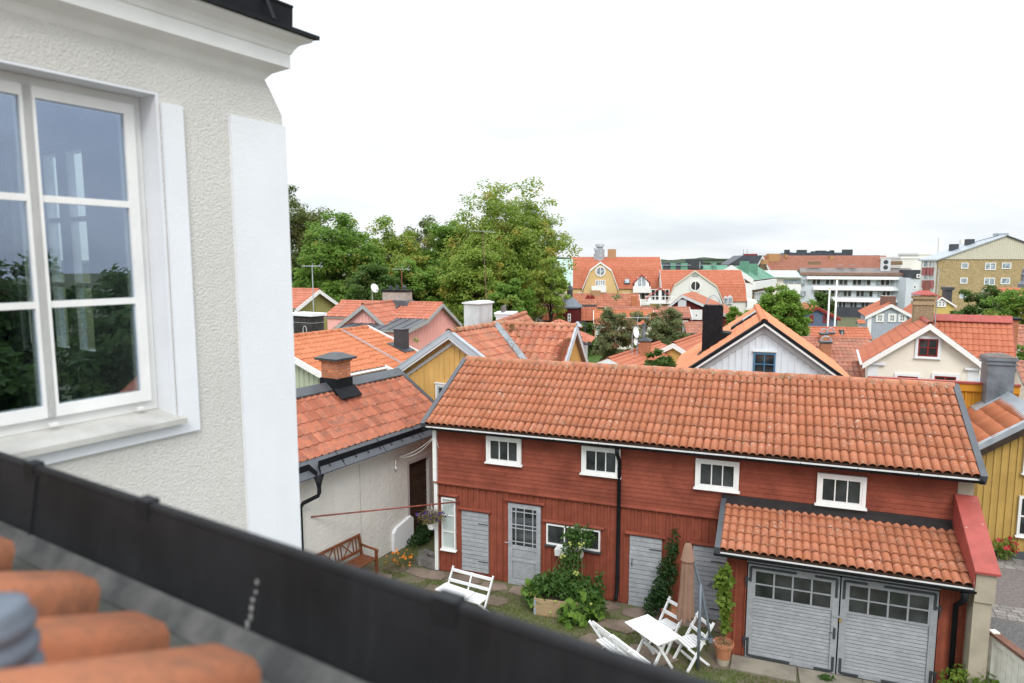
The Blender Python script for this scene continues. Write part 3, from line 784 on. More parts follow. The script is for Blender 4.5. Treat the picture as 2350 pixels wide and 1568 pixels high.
# ============================================================ roof under the camera
FR = Fr((0, 0, 0), 32)     # x = to the right along the eave, y = down the slope
def build_fore_roof():
    root = frame_thing('tiled_roof', 'blurred clay-tiled roof edge with black metal gutter upstand in the near foreground', 'roof', FR)
    PT = 24; tp = math.tan(R(PT)); YE = 0.785
    zr = lambda y: CAMZ - 0.735 + (0.80 - y) * .30 + max(0, .62 - y) * (tp - .30)
    w = MB(); w.box(-3.0, 4.5, -3.5, .62, 0, zr(.62) - .2); w.build('wall', WHITE2, root)
    deck = MB(); deck.prism([(-3.0, -.55, zr(-.55)), (-3.0, .62, zr(.62)), (-3.0, .80, zr(.80)), (-3.0, .80, zr(.80) - .1), (-3.0, .62, zr(.62) - .1), (-3.0, -.55, zr(-.55) - .1)], (7.5, 0, 0))
    dk = deck.build('eave_sheet', mat('eave_sheet', (.12, .125, .12), .65, .25, noise=(6, .7), col2=(.06, .066, .05)), root)
    up = MB(); zt = CAMZ - .513; zb = zr(YE) - .02
    YB = YE - .04; up.prism([(-3.0, YB - .015, zb), (-3.0, YB, zb), (-3.0, YE - .002, zt), (-3.0, YE - .017, zt)], (7.5, 0, 0))
    up.tube([(-3.0, YE - .008, zt), (4.5, YE - .008, zt)], .011, 8)
    u = up.build('gutter_upstand', mat('fore_black', (.016, .018, .021), .6, .3, noise=(5, .5), streak=(26, .12, (.06, .062, .065))), root)
    sl = MB(); sl.prism([(-3.0, YB - .05, zr(YB - .05) + .002), (-3.0, YB - .006, zb + .085), (-3.0, YB - .014, zb)], (7.5, 0, 0)); sl.build('sealant_fillet', mat('sealant', (.05, .052, .054), .7, .2, noise=(9, .7), col2=(.15, .15, .145)), root)
    for xx in (-1.92, -1.42, -.62, .1, .8):
        c = MB(); c.box(xx, xx + .045, YE - .022, YE + .006, zt - .03, zt + .014); c.build('clip', MATS['fore_black'], u)
    for xx in (-1.86, .35):
        c = MB(); c.bar((xx, YB - .017, zb + .01), (xx, YE - .02, zt - .01), .010, .008, (0, -1, 0)); c.build('seam', MATS['fore_black'], u)
    # droppings
    c = MB(); random.seed(3)
    for i in range(8):
        t = i / 7; x = -1.02 - .02 * t + random.uniform(-.003, .003); z = zt - .07 - .115 * t
        yq = YB + (YE - YB) * (z - zb) / (zt - zb) - .018; c.box(x, x + .003 + random.uniform(0, .003), yq, yq + .004, z, z + random.uniform(.004, .014))
    c.build('bird_dropping', mat('dropping', (.34, .34, .34), .8), u)
    pw, tl = .262, .36
    me = smooth_top(tile_mesh('clay_tile', T_FORE, pw, tl, .066, 1, 12, thick=.095, lap=.05, kind='edge', lift=.022))
    vdir = Vector((0, -math.cos(R(PT)), math.sin(R(PT)))); udir = Vector((-1, 0, 0)); n = udir.cross(vdir)
    cols = [(2.42, .60, .004), (2.14, .60, .004), (1.86, .61, .004), (1.59, .60, .004), (1.253, .60, .005), (.984, .57, .0), (.762, .57, .012), (.52, .575, .005), (.27, .58, .005), (.02, .57, .005), (-.23, .58, .005)]
    for r in range(3):
        for (e_, yk, off) in cols:
            o = Vector((-e_, yk - .02, zr(yk - .02) + off - .008)) + vdir * (r * tl)
            link('clay_tile', me, dk, axes(o, udir, vdir, n) @ RZ(random.uniform(-1.2, 1.2)))
    # ribbed grey vent
    P = FR.loc(at(-28, 1500, .80))
    v = thing('roof_vent', 'grey ribbed plastic vent pipe standing on the near roof tiles', 'vent', FR.w(P.x, P.y, zr(P.y)), 0)
    top = at(20, 1388, .80).z - zr(P.y); z = -.1; prof = [(.088, -.1)]
    while z < top - .02:
        rr = .050 + .12 * (top - z) * .55
        prof += [(rr - .007, z + .003), (rr, z + .011), (rr, z + .021), (rr - .008, z + .029)]; z += .031
    prof += [(.046, top - .006), (.034, top - .002), (.0, top)]
    b = MB(); b.lathe(prof, 32); b.build('ribbed_pipe', mat('grey_plastic', (.125, .15, .185), .5, .3, noise=(30, .2)), v, smooth=True)
build_fore_roof()

# ============================================================ red barn
BF = Fr((-1.86, 16.15, 0), 20.9)
BL = 10.85
def dark_strap(root, pts, w=.035, t=.012, name='strap'):
    b = MB()
    for p, q in zip(pts, pts[1:]):
        b.bar(p, q, w, t, (0, -1, 0))
    return b.build(name, IRON, root)
def plank_door(root, x0, x1, z0, z1, y, n, mat_, name='door', hinge=None):
    b = MB(); b.box(x0, x1, y + .004, y + .05, z0, z1); d = b.build(name, mat_, root)
    h = (z1 - z0) / n
    for i in range(n):
        za = z0 + i * h
        M = TR(x0 + random.uniform(0, .006), y - .018, za + .005) @ RX(random.uniform(-6, -3)) @ SCL(x1 - x0 - .006, .022, h - .012)
        link('board', unit_box(mat_), d, M)
    return d
def build_barn():
    root = frame_thing('red_barn', 'long falu-red wooden barn with clay pantile roof and grey plank doors beside the yard', 'barn', BF)
    YE, ZE, YR, ZR = -.30, 3.74, 2.12, 4.95
    c = MB(); c.prism([(0.02, .03, 0), (0.02, 4.25, 0), (0.02, 4.25, 3.80), (0.02, YR, ZR - .12), (0.02, .03, 3.84)], (BL - .02, 0, 0))
    c.build('wall', RED, root)
    ow = .87; wx = [1.37, 3.67, 6.13, 8.465]; wz = [2.91, 2.90, 2.87, 2.82]
    # upper lap siding, butt-jointed planks; windows sit proud of it
    z = 2.30; i = 0
    while z < 3.70:
        cuts = sorted([0.06] + [random.uniform(1.5, 9.5) for _ in range(random.choice((1, 2, 2)))] + [BL - .0])
        for a, b in zip(cuts, cuts[1:]):
            if b - a < .15: continue
            M = TR(a + .0015, -.012, z) @ RX(-7 + random.uniform(-1, 1)) @ SCL(b - a - .003, .02, .118)
            link('lap_board', unit_box(RED_H), root, M)
        z += .1; i += 1
    b = MB(); b.prism([(-.02, -.075, 2.255), (-.02, -.075, 2.275), (-.02, 0, 2.31), (-.02, 0, 2.255)], (6.75, 0, 0)); b.build('drip_board', RED_H, root)
    # lower board-and-batten with openings (x0,x1,z0,z1)
    ops = [(.12, .56, .56, 1.95), (.66, 1.42, .0, 1.66), (1.86, 2.74, .0, 2.02), (2.80, 4.16, 1.05, 1.66), (4.73, 5.51, 0, 1.64), (6.10, 6.84, 0, 1.62)]
    vboards(root, TR(0, .025, 0), .07, 6.86, lambda x: 2.26, 0.03, .152, RED, openings=ops, individual=True, name='board', depth=.03)
    cb = MB(); cb.box(-.035, .055, -.035, .12, .02, 2.24); cb.build('corner_board', WHITE, root)
    cb = MB(); cb.box(-.045, .05, -.06, .12, 2.29, 3.68); cb.build('corner_board', WHITE, root)
    for (a, b_, z) in ((.08, .60, 1.965), (.60, 1.47, 1.675), (1.82, 2.80, 2.04), (2.76, 4.2, 1.665), (4.68, 5.56, 1.655), (6.05, 6.86, 1.635)):
        q = MB(); q.prism([(a, -.07, z), (a, -.07, z + .018), (a, 0, z + .045), (a, 0, z)], (b_ - a, 0, 0)); q.build('lintel_board', RED_H, root)
    # upper windows
    for x, z in zip(wx, wz):
        window(root, TR(x + .065, -.022, z + .06), ow - .13, .52, 3, 1, WHITE, trim=.065, fw=.04, bar=.022, depth=.05, gmat=GLASS)
    window(root, TR(.16, .01, .60), .37, 1.30, 1, 3, WHITE, trim=.0, fw=.035, bar=.02, depth=.05, gmat=FROST)
    window(root, TR(2.85, .01, 1.13), 1.26, .49, 3, 1, WHITE, trim=0, fw=.035, bar=.03, depth=.05, gmat=GLASS, smat=IRON)
    # doors
    d = plank_door(root, .69, 1.39, .14, 1.63, .0, 14, GREYW)
    for zz in (.42, 1.36):
        dark_strap(d, [(1.13, -.022, zz), (1.38, -.022, zz)], .02, .01, 'hinge')
    d = plank_door(root, 4.77, 5.47, .0, 1.61, .0, 15, GREYW)
    for zz in (.25, 1.36): dark_strap(d, [(5.2, -.022, zz), (5.48, -.022, zz)], .02, .01, 'hinge')
    h = MB(); h.tube([(4.84, -.02, .93), (4.84, -.06, .95), (4.84, -.06, 1.07), (4.84, -.02, 1.09)], .009, 6); h.build('handle', IRON, d)
    d = plank_door(root, 6.13, 6.84, .0, 1.59, .0, 15, GREYW)
    for zz in (.25, 1.3): dark_strap(d, [(6.5, -.022, zz), (6.8, -.022, zz)], .02, .01, 'hinge')
    # panelled glazed door
    x0, x1, z0, z1 = 1.90, 2.70, 0.0, 1.98
    f = MB(); y0, y1 = -.02, .03
    for (a, b_, c0, c1) in ((x0, x0 + .1, z0, z1), (x1 - .1, x1, z0, z1), (x0 + .1, x1 - .1, z1 - .1, z1), (x0 + .1, x1 - .1, z0, z0 + .12), (x0 + .1, x1 - .1, .88, .97), (x0 + .1, x1 - .1, .58, .64)):
        f.box(a, b_, y0, y1, c0, c1)
    gx0, gx1, gz0, gz1 = x0 + .1, x1 - .1, .97, z1 - .1
    for xx in (gx0 + .09, (gx0 + gx1) / 2, gx1 - .09): f.box(xx - .011, xx + .011, -.014, .01, gz0, gz1)
    for zz in (gz1 - .09, gz0 + .09, (gz0 + gz1) / 2 - .04, (gz0 + gz1) / 2 + .05): f.box(gx0, gx1, -.012, .008, zz - .011, zz + .011)
    dd = f.build('door', GREYW, root)
    for (c0, c1) in ((.12, .58), (.64, .88)):
        q = MB(); q.box(gx0, gx1, .0, .02, c0, c1); q.box(gx0 + .04, gx1 - .04, -.012, .0, c0 + .04, c1 - .04); q.build('panel', GREYW, dd)
    xs = [gx0, gx0 + .09, (gx0 + gx1) / 2, gx1 - .09, gx1]; zs = [gz0, gz0 + .09, (gz0 + gz1) / 2 - .04, (gz0 + gz1) / 2 + .05, gz1 - .09, gz1]
    for i in range(4):
        for j in range(5):
            q = MB(); q.box(xs[i], xs[i + 1], .0, .005, zs[j], zs[j + 1]); q.build('pane', GLASS, dd)
    h = MB(); h.box(x0 + .03, x0 + .06, -.03, -.018, .92, 1.08); h.tube([(x0 + .045, -.03, 1.03), (x0 + .045, -.07, 1.03), (x0 - .06, -.07, 1.03)], .009, 6); h.build('handle', GALV, dd)
    # roof
    roof_slope(root, (-.12, YE, ZE), (11.13, YE, ZE), (-.12, YR, ZR), T_BARN, .152, .335, .066, limit=300, rolls=2, base=DOOR_BR)
    roof_slope(root, (-.12, 4.55, ZE), (11.13, 4.55, ZE), (-.12, YR, ZR), T_BARN, .152, .335, .042, seg=4)
    ridge_tiles(root, (-.12, YR, ZR + .075), (11.13, YR, ZR + .075), T_RIDGE, .335, .125)
    for xx in (-.20, 11.10):
        q = MB(); d_ = Vector((0, YR - YE, ZR - ZE)).normalized(); nn = Vector((0, -d_.z, d_.y))
        p0 = Vector((xx, YE - .05, ZE - .02)); p1 = Vector((xx, YR, ZR + .02))
        q.prism([p0 + nn * .085, p1 + nn * .085, p1 - nn * .12, p0 - nn * .12], (.11, 0, 0)); q.build('verge_flashing', GREYM, root)
        q = MB(); p0 = Vector((xx, 4.6, ZE - .02)); nb = Vector((0, d_.z, d_.y))
        q.prism([p0 + nb * .085, p1 + nb * .085, p1 - nb * .12, p0 - nb * .12], (.11, 0, 0)); q.build('verge_flashing', GREYM, root)
    fa = MB(); fa.box(-.1, 11.1, YE - .012, YE - .004, ZE - .058, ZE - .026); fa.build('fascia', WHITE, root)
    gutter(root, -.17, 11.16, YE - .045, ZE - .034, .066)
    b = MB(); b.tube([(4.52, YE - .04, ZE - .12), (4.52, YE - .04, ZE - .2), (4.53, YE + .06, ZE - .34), (4.53, -.09, ZE - .46), (4.53, -.09, .34), (4.52, -.15, .2), (4.52, -.2, .15)], .043, 10)
    p = b.build('downpipe', BLACKM, root, smooth=True)
    for zz in (.62, 2.2, 3.1):
        q = MB(); q.lathe([(.05, 0), (.05, .025)], 10, TR(4.53, -.09, zz)); q.box(4.52, 4.54, -.05, .0, zz, zz + .02); q.build('pipe_clip', BLACKM, p)
    # rendered pier at the right-hand end
    e = MB(); e.box(BL, 11.10, -.02, 4.2, 0, 3.74); e.build('end_pier', CONC, root)
    return root
def gutter(root, x0, x1, y, z, r=.06, mat_=None, br=1.0, name='gutter'):
    mat_ = mat_ or BLACKM
    b = MB(); k = 7
    for x in (x0, x1):
        for rr in (r, r - .006):
            for i in range(k + 1):
                a = math.pi * (1 + i / k); b.v.append((x, y + rr * math.cos(a), z + rr * math.sin(a)))
    n = k + 1
    for i in range(k):
        b.f += [(i, i + 1, 2 * n + i + 1, 2 * n + i), (n + i, 3 * n + i, 3 * n + i + 1, n + i + 1)]
        b.f += [(i, n + i, n + i + 1, i + 1), (2 * n + i, 2 * n + i + 1, 3 * n + i + 1, 3 * n + i)]
    for e in (0, k): b.f.append((e, 2 * n + e, 3 * n + e, n + e))
    g = b.build(name, mat_, root)
    b = MB()
    q = MB(); q.tube([(0, y + r + .01, z + .035), (0, y + r, z - .01), (0, y, z - r - .006), (0, y - r - .004, z), (0, y - r, z + .02)], .008, 4)
    me = q.mesh('gutter_bracket', mat_)
    x = x0 + .3
    while x < x1: link('gutter_bracket', me, g, TR(x, 0, 0)); x += br
    return g
barn = build_barn()

def build_garage():
    root = frame_thing('garage', 'garage lean-to with grey double doors and low pantile roof against the red barn', 'garage', BF)
    X0, X1, YF = 6.88, 10.83, -1.22
    w = MB(); w.prism([(X0, YF + .02, 0), (X0, -.05, 0), (X0, -.05, 2.5), (X0, YF + .02, 2.17)], (.38, 0, 0))
    w.box(10.42, X1, YF + .02, -.05, 0, 2.17); w.box(X0 + .38, 10.42, YF + .15, YF + .2, 1.93, 2.15); w.build('wall', RED, root)
    bk = MB(); bk.box(X0 + .39, 10.41, -.30, -.22, 0, 2.2); bk.build('inner_wall', mat('dark_boards', (.03, .025, .02), .9), root)
    for (a, b_) in ((X0, 7.25), (10.43, X1)):
        vboards(root, TR(0, YF + .02, 0), a, b_, lambda x: 2.13, .02, .19, RED, individual=True, depth=.035)
    fr = MB(); fr.box(7.25, 10.43, YF + .0, YF + .12, 1.92, 2.13); fr.build('lintel', GREYW, root)
    # door leaves
    for (a, b_, hs) in ((7.275, 8.855, 1), (8.88, 10.41, -1)):
        f = MB(); y0, y1 = YF - .03, YF + .02; z0, z1 = .03, 1.90; s = .11
        f.box(a, a + s, y0, y1, z0, z1); f.box(b_ - s, b_, y0, y1, z0, z1); f.box(a + s, b_ - s, y0, y1, z1 - .10, z1); f.box(a + s, b_ - s, y0 + .01, y1, z0, z0 + .06)
        gz0, gz1, g0, g1 = 1.27, z1 - .13, a + s + .03, b_ - s - .03
        f.box(a + s, b_ - s, y0 + .008, y1, gz0 - .04, gz0); f.box(a + s, g0, y0 + .008, y1, gz0, z1 - .1); f.box(g1, b_ - s, y0 + .008, y1, gz0, z1 - .1); f.box(g0, g1, y0 + .008, y1, gz1, z1 - .1)
        for i in range(1, 4): x = g0 + (g1 - g0) * i / 4; f.box(x - .015, x + .015, y0 + .006, y1, gz0, gz1)
        zm = (gz0 + gz1) / 2; f.box(g0, g1, y0 + .009, y1, zm - .012, zm + .012)
        d = f.build('door_leaf', GREYW, root)
        for i in range(4):
            for j in range(2):
                p = MB(); p.box(g0 + (g1 - g0) * i / 4, g0 + (g1 - g0) * (i + 1) / 4, y0 + .022, y0 + .028, gz0 + (gz1 - gz0) * j / 2, gz0 + (gz1 - gz0) * (j + 1) / 2); p.build('pane', GLASS, d)
        n = 16; h = (gz0 - .04 - z0 - .06) / n
        for i in range(n):
            za = z0 + .06 + i * h
            M = TR(a + s, y0 + .022 + random.uniform(0, .003), za + .004) @ RX(random.uniform(-10, -6)) @ SCL(b_ - a - 2 * s, .02, h - .010)
            link('board', unit_box(GREYW), d, M)
        yy = y0 - .007
        o = a if hs > 0 else b_; i_ = b_ if hs > 0 else a; k = hs
        dark_strap(d, [(o + k * .05, yy, z1 - .34), (o + k * .05, yy, z1 - .05), (o + k * .85, yy, z1 - .05)], .045)
        dark_strap(d, [(i_ - k * .05, yy, z1 - .40), (i_ - k * .05, yy, z1 - .05), (i_ - k * .42, yy, z1 - .05)], .045)
        dark_strap(d, [(o + k * .04, yy, z0 + .40), (o + k * .04, yy, z0 + .04), (o + k * .80, yy, z0 + .04)], .045)
        dark_strap(d, [(i_ - k * .05, yy, z0 + .32), (i_ - k * .05, yy, z0 + .04), (i_ - k * .36, yy, z0 + .04)], .045)
        for zz in (z1 - .30, z0 + .36):
            q = MB(); q.tube([(o - k * .03, yy, zz - .06), (o - k * .03, yy, zz + .05)], .018, 8); q.box(min(o - k * .05, o + k * .05), max(o - k * .05, o + k * .05), yy - .01, yy + .01, zz - .02, zz + .025)
            q.box(o - k * .03 - .009, o - k * .03 + .009, yy - .0, yy + .012, zz - .17, zz - .05); q.build('hinge', IRON, d)
        if hs > 0:
            q = MB(); q.box(b_ - .07, b_ - .03, yy - .004, yy + .01, .70, .92); q.tube([(b_ - .05, yy, .84), (b_ - .05, yy - .05, .84), (b_ - .14, yy - .05, .84)], .008, 6); q.build('handle', IRON, d)
            q = MB(); q.box(b_ - .1, b_ + .06, yy - .012, yy + .004, 1.13, 1.165); q.build('hasp', GALV, d)
            q = MB(); q.box(b_ + .015, b_ + .055, yy - .03, yy - .008, 1.06, 1.10); q.tube([(b_ + .022, yy - .02, 1.10), (b_ + .022, yy - .02, 1.135), (b_ + .048, yy - .02, 1.135), (b_ + .048, yy - .02, 1.10)], .004, 6)
            q.build('padlock', mat('brass', (.55, .38, .12), .35, .5, metal=.6), d)
    # roof
    XE0, XE1, YE, ZE, ZT = 6.74, 10.82, -1.56, 2.21, 2.63
    roof_slope(root, (XE0, YE, ZE), (XE1, YE, ZE), (XE0, -.03, ZT), T_BARN, .146, .27, .062, limit=300, rolls=2, base=DOOR_BR)
    d_ = Vector((0, 1.53, ZT - ZE)).normalized(); nn = Vector((0, -d_.z, d_.y))
    q = MB(); p0 = Vector((XE0 - .07, YE - .03, ZE - .01)); p1 = Vector((XE0 - .07, -.03, ZT + .01))
    q.prism([p0 + nn * .09, p1 + nn * .09, p1 - nn * .1, p0 - nn * .1], (.10, 0, 0)); q.build('verge_flashing', GREYM, root)
    q = MB(); q.box(XE0 - .06, X1, -.045, -.032, ZT, ZT + .17); q.prism([(XE0 - .06, -.05, ZT + .10), (XE0 - .06, -.2, ZT + .042), (XE0 - .06, -.2, ZT + .030), (XE0 - .06, -.05, ZT + .085)], (X1 - XE0 + .06, 0, 0)); q.build('wall_flashing', mat('brown_sheet', (.035, .032, .033), .4, .45, noise=(4, .3)), root)
    fa = MB(); fa.box(XE0, XE1 + .01, YE - .012, YE - .004, ZE - .052, ZE - .024); fa.build('fascia', WHITE, root)
    gutter(root, XE0 - .08, XE1 + .03, YE - .045, ZE - .034, .062, br=.72)
    b = MB(); b.tube([(10.70, YE - .03, ZE - .10), (10.70, YE - .03, ZE - .22), (10.68, YE + .1, ZE - .36), (10.66, YF - .075, ZE - .48), (10.66, YF - .075, .12)], [.07, .05, .046, .044, .044], 10); b.build('downpipe', BLACKM, root, smooth=True)
    # fire wall with red coping
    w = MB(); w.prism([(X1 + .004, -.0, 0), (X1 + .004, -1.58, 0), (X1 + .004, -1.58, 2.50), (X1 + .004, -.25, 3.2), (X1 + .004, .0, 3.2)], (.26, 0, 0))
    w.box(X1 + .003, 11.12, -1.62, -1.575, 1.98, 2.5); w.build('fire_wall', CONC, root)
    q = MB(); q.prism([(10.80, -1.68, 2.53), (10.80, -.05, 3.32), (10.80, -.05, 3.28), (10.80, -1.68, 2.49)], (.36, 0, 0))
    q.prism([(10.796, -1.66, 2.51), (10.796, -.05, 3.30), (10.796, -.05, 2.70), (10.796, -1.66, 2.24)], (.014, 0, 0))
    q.build('red_coping', REDM, root)
build_garage()

# wall lamp at the garage corner
def build_lamp():
    P = BF.w(6.90, -1.27, 1.62)
    t = thing('wall_lamp', 'dark grey shaded wall lamp on a gooseneck at the garage corner', 'lamp', P, -R(BF.th))
    b = MB(); b.lathe([(.0, -.02), (.06, -.02), (.065, 0), (.04, .03), (0, .04)], 16, RX(90)); b.build('wall_plate', IRON, t, smooth=True)
    b = MB(); b.tube([(0, -.03, 0), (-.06, -.07, .03), (-.14, -.09, .02), (-.19, -.10, -.05), (-.20, -.10, -.10)], .010, 8); b.build('arm', IRON, t, smooth=True)
    b = MB(); M = TR(-.20, -.10, -.24); b.lathe([(.02, .15), (.03, .12), (.045, .09), (.14, .03), (.145, .02), (.13, .028), (.03, .08)], 20, M); b.build('shade', IRON, t, smooth=True)
    b = MB(); b.lathe([(.03, .06), (.045, .02), (.04, -.03), (.0, -.05)], 14, M); b.build('bulb', mat('lamp_glass', (.55, .48, .36), .1, .6), t, smooth=True)
build_lamp()

# ============================================================ white outbuilding with chimney
OF = Fr(Fr((0, 0, 0), 31).w(-11.62, 0, 0), 31)     # x out of the wall, y along it
def build_outbuilding():
    root = frame_thing('outbuilding', 'lime-washed outbuilding with brown plank door, clay roof and black gutter left of the barn', 'outbuilding', OF)
    y0, y1 = 7.0, 15.6
    sl = .655; xe, ze = .05, 3.18; xr = -1.70; zr = ze + sl * (xe - xr)
    w = MB(); zt = 2.72
    dy0, dy1, dz = 13.93, 14.80, 2.16
    w.box(-3.4, 0, y0, dy0, 0, zt); w.box(-3.4, 0, dy1, y1 - .15, 0, zt); w.box(-3.4, 0, dy0, dy1, dz, zt); w.box(-3.4, -.2, dy0, dy1, 0, dz)
    w.prism([(-3.4, y0, zt), (0, y0, zt), (0, y0, zt + .25), (xr, y0, zr - .15), (-3.4, y0, zt + .25)], (0, y1 - y0 - .15, 0))
    w.build('wall', LIMEW, root)
    b = MB(); b.box(0, .03, y0, y1 - .15, zt - .03, zt + .04); b.box(.0, .10, y0, y1 - .15, zt + .04, zt + .12); b.build('eave_moulding', WHITE2, root)
    b = MB(); b.prism([(.0, 13.18, -.05), (.0, 13.98, -.05), (.0, 13.98, .66), (.0, 13.90, .74), (.0, 13.30, .60), (.0, 13.18, .48)], (.09, 0, 0)); b.build('plinth_block', WHITE2, root)
    tm = mat('mauve_render', (.50, .45, .45), .9, .1, noise=(2, .08))
    b = MB(); b.box(.002, .014, dy0 - .09, dy0, .6, dz + .09); b.box(.002, .014, dy1, dy1 + .12, 0, dz + .09); b.box(.002, .014, dy0, dy1, dz, dz + .09); b.build('door_surround', tm, root)
    d = MB(); d.box(-.19, -.13, dy0, dy1, 0, dz); dr = d.build('door', DOOR_BR, root)
    n = 15; h = dz / n
    for i in range(n):
        link('board', unit_box(DOOR_BR), dr, TR(-.13, dy0, i * h + .004) @ RY(5) @ SCL(.028, dy1 - dy0, h - .006))
    for yy in (12.05,):
        b = MB(); b.box(.001, .006, yy, yy + .012, 0, zt - .03); b.build('render_joint', mat('joint', (.36, .33, .30), .9), root)
    # roof: tiles, then a metal skirt with the standing gutter
    roof_slope(root, (xe, y0, ze), (xe, y1 - .1, ze), (xr, y0, zr), T_OUT, .215, .335, .045, limit=300, kind='flat')
    roof_slope(root, (xr * 2 - xe, y0, ze), (xr * 2 - xe, y1 - .1, ze), (xr, y0, zr), T_OUT, .215, .335, .03, kind='flat', seg=4)
    b = MB(); xd, zd = .40, 2.90
    b.prism([(xe + .02, y0, ze), (xd, y0, zd), (xd, y0, zd - .03), (0, y0, zd + .0), (0, y0, ze - .05)], (0, y1 - y0, 0)); sk = b.build('metal_skirt', GREYM, root)
    xu = .25; zu = zd + (ze - zd) * (xd - xu) / (xd - xe)
    b = MB(); yp = 10.35
    b.prism([(xu, yp + .14, zu + .005), (xu + .012, yp + .14, zu + .005), (xu + .03, yp + .14, zu + .15), (xu + .018, yp + .14, zu + .15)], (0, y1 - .05 - yp - .14, 0))
    b.prism([(xu, y0, zu + .005), (xu + .012, y0, zu + .005), (xu + .03, y0, zu + .15), (xu + .018, y0, zu + .15)], (0, yp - .14 - y0, 0))
    for s in (-1, 1):   # returns of the gutter towards the outlet
        b.prism([(xu + .01, yp + s * .14, zu), (xd + .03, yp + s * .05, zd - .01), (xd + .03, yp + s * .05, zd + .10), (xu + .025, yp + s * .14, zu + .15)], (0, .008, 0))
    g = b.build('standing_gutter', BLACKM, root)
    yy = 10.8
    while yy < y1 - .1:
        q = MB(); q.tube([(xu + .02, yy, zu + .16), (xu + .036, yy, zu + .10), (xu + .034, yy, zu + .0), (xu + .075, yy, zu - .04), (xu + .08, yy, zu - .005)], .009, 5); q.build('gutter_hook', BLACKM, g); yy += .42
    for yy in (11.2, 12.6, 14.0):
        b = MB(); b.prism([(xe + .03, yy, ze + .006), (xd, yy, zd + .008), (xd, yy, zd), (xe + .03, yy, ze)], (0, .012, 0)); b.build('seam', BLACKM, sk)
    b = MB(); b.lathe([(.11, .0), (.12, .02), (.06, -.18), (.045, -.26)], 12, TR(xd + .02, yp, zd - .01)); b.tube([(xd + .02, yp, zd - .2), (xd + .02, yp, zd - .38), (xd - .0, yp - .02, zd - .46), (.14, yp - .22, zd - .62), (.09, yp - .26, zd - .72), (.09, yp - .26, .1)], .045, 10)
    b.build('downpipe', BLACKM, root, smooth=True)
    # ridge and verge flashing
    b = MB(); b.prism([(xr - .22, y0, zr - .045), (xr, y0, zr + .11), (xr + .24, y0, zr - .055), (xr + .24, y0, zr - .085), (xr, y0, zr + .08), (xr - .22, y0, zr - .075)], (0, y1 - y0, 0)); b.build('ridge_flashing', GREYM, root)
    b = MB(); p = Vector((xe + .05, y1 - .12, ze - .03)); q = Vector((xr, y1 - .12, zr + .0)); nn = Vector((sl, 0, 1)).normalized()
    b.prism([p + nn * .08, q + nn * .08, q - nn * .12, p - nn * .12], (0, .13, 0)); b.build('verge_flashing', GREYM, root)
    # chimney
    cx, cy, cw = xr - .20, 12.70, .56
    ch = brick_stack(root, cx, cy, zr - .35, 4.98, cw, .52, BRICK, course=.072, blen=.24)
    b = MB(); b.box(cx - .03, cx + cw + .03, cy - .03, cy + .55, 4.98, 5.03); b.build('brick_collar', BRICK, ch)
    hood_cap(root, cx, cy, 5.03, cw, .52, mat('dark_sheet', (.045, .05, .056), .35, .5, noise=(4, .3)), over=.12, rise=.12, skirt=.055)
    b = MB(); s = .03
    b.box(cx - s, cx + cw + s, cy - s, cy + .52 + s, zr - .3, zr + .22)
    b.prism([(cx + cw, cy - .12, zr - .05), (cx + cw + .28, cy - .12, zr - .27), (cx + cw + .28, cy - .12, zr - .25), (cx + cw, cy - .12, zr + .0)], (0, .76, 0))
    b.build('chimney_flashing', BLACKM, root)
    # lamp bracket and cable to the barn
    b = MB(); b.tube([(.0, 13.33, 2.42), (.06, 13.33, 2.42), (.06, 13.33, 2.28), (.02, 13.33, 2.22)], .02, 8); b.lathe([(0, -.05), (.04, -.02), (.04, .03), (0, .05)], 10, TR(.06, 13.33, 2.22)); b.build('insulator', WHITE, root, smooth=True)
build_outbuilding()
def build_cable():
    A = OF.w(.06, 13.4, 2.50); B = BF.w(.02, -.03, 3.42)
    t = thing('cable', 'pair of white cables sagging from the outbuilding to the barn corner', 'cable', A)
    for k, sag in enumerate((.10, .17)):
        pts = []
        for i in range(13):
            s = i / 12; P = A.lerp(B, s) - A; P.z -= sag * 4 * s * (1 - s); P.x += .03 * k * math.sin(math.pi * s); pts.append(P)
        if k: pts.append(B - A + Vector((.03, -.02, -.12))); pts.append(B - A + Vector((.09, -.05, -.30)))
        b = MB(); b.tube(pts, .007, 5); b.build('strand', WHITE, t, smooth=True)
build_cable()
# ============================================================ houses of the old town
def mk(ox, oy, s): return lambda x, y: ((ox + x / s) * .6386, (oy + y / s) * .6386)
pW = mk(2380, 1060, 3.264); pY = mk(1400, 1080, 2.9375); pG = mk(1900, 900, 4.1268); pO = mk(2040, 1050, 4.519)
p4 = mk(1900, 800, 2.529); p5 = mk(2700, 800, 2.398); pZ = mk(1020, 1000, 3.409); pR = mk(3100, 1300, 2.2397)
pA = mk(3080, 820, 3.9167); pB = mk(2500, 860, 3.9167); pC = mk(2250, 880, 3.9167)
def FA(px, Y, th): P = at(*px, Y); return Fr((P.x, P.y, 0), th)
def win_px(root, F, c, x0, y0, x1, y1, fmat, yp=0.0, nx=1, ny=1, **k):
    a = F.py(*c(x0, y1), yp); b = F.py(*c(x1, y0), yp)
    return window(root, TR(a.x, yp, a.z), b.x - a.x, b.z - a.z, nx, ny, fmat, **k)
def fbox(root, name, mat_, x0, x1, y0, y1, z0, z1, M=None):
    b = MB(); b.box(x0, x1, y0, y1, z0, z1); return b.build(name, mat_, root, M)
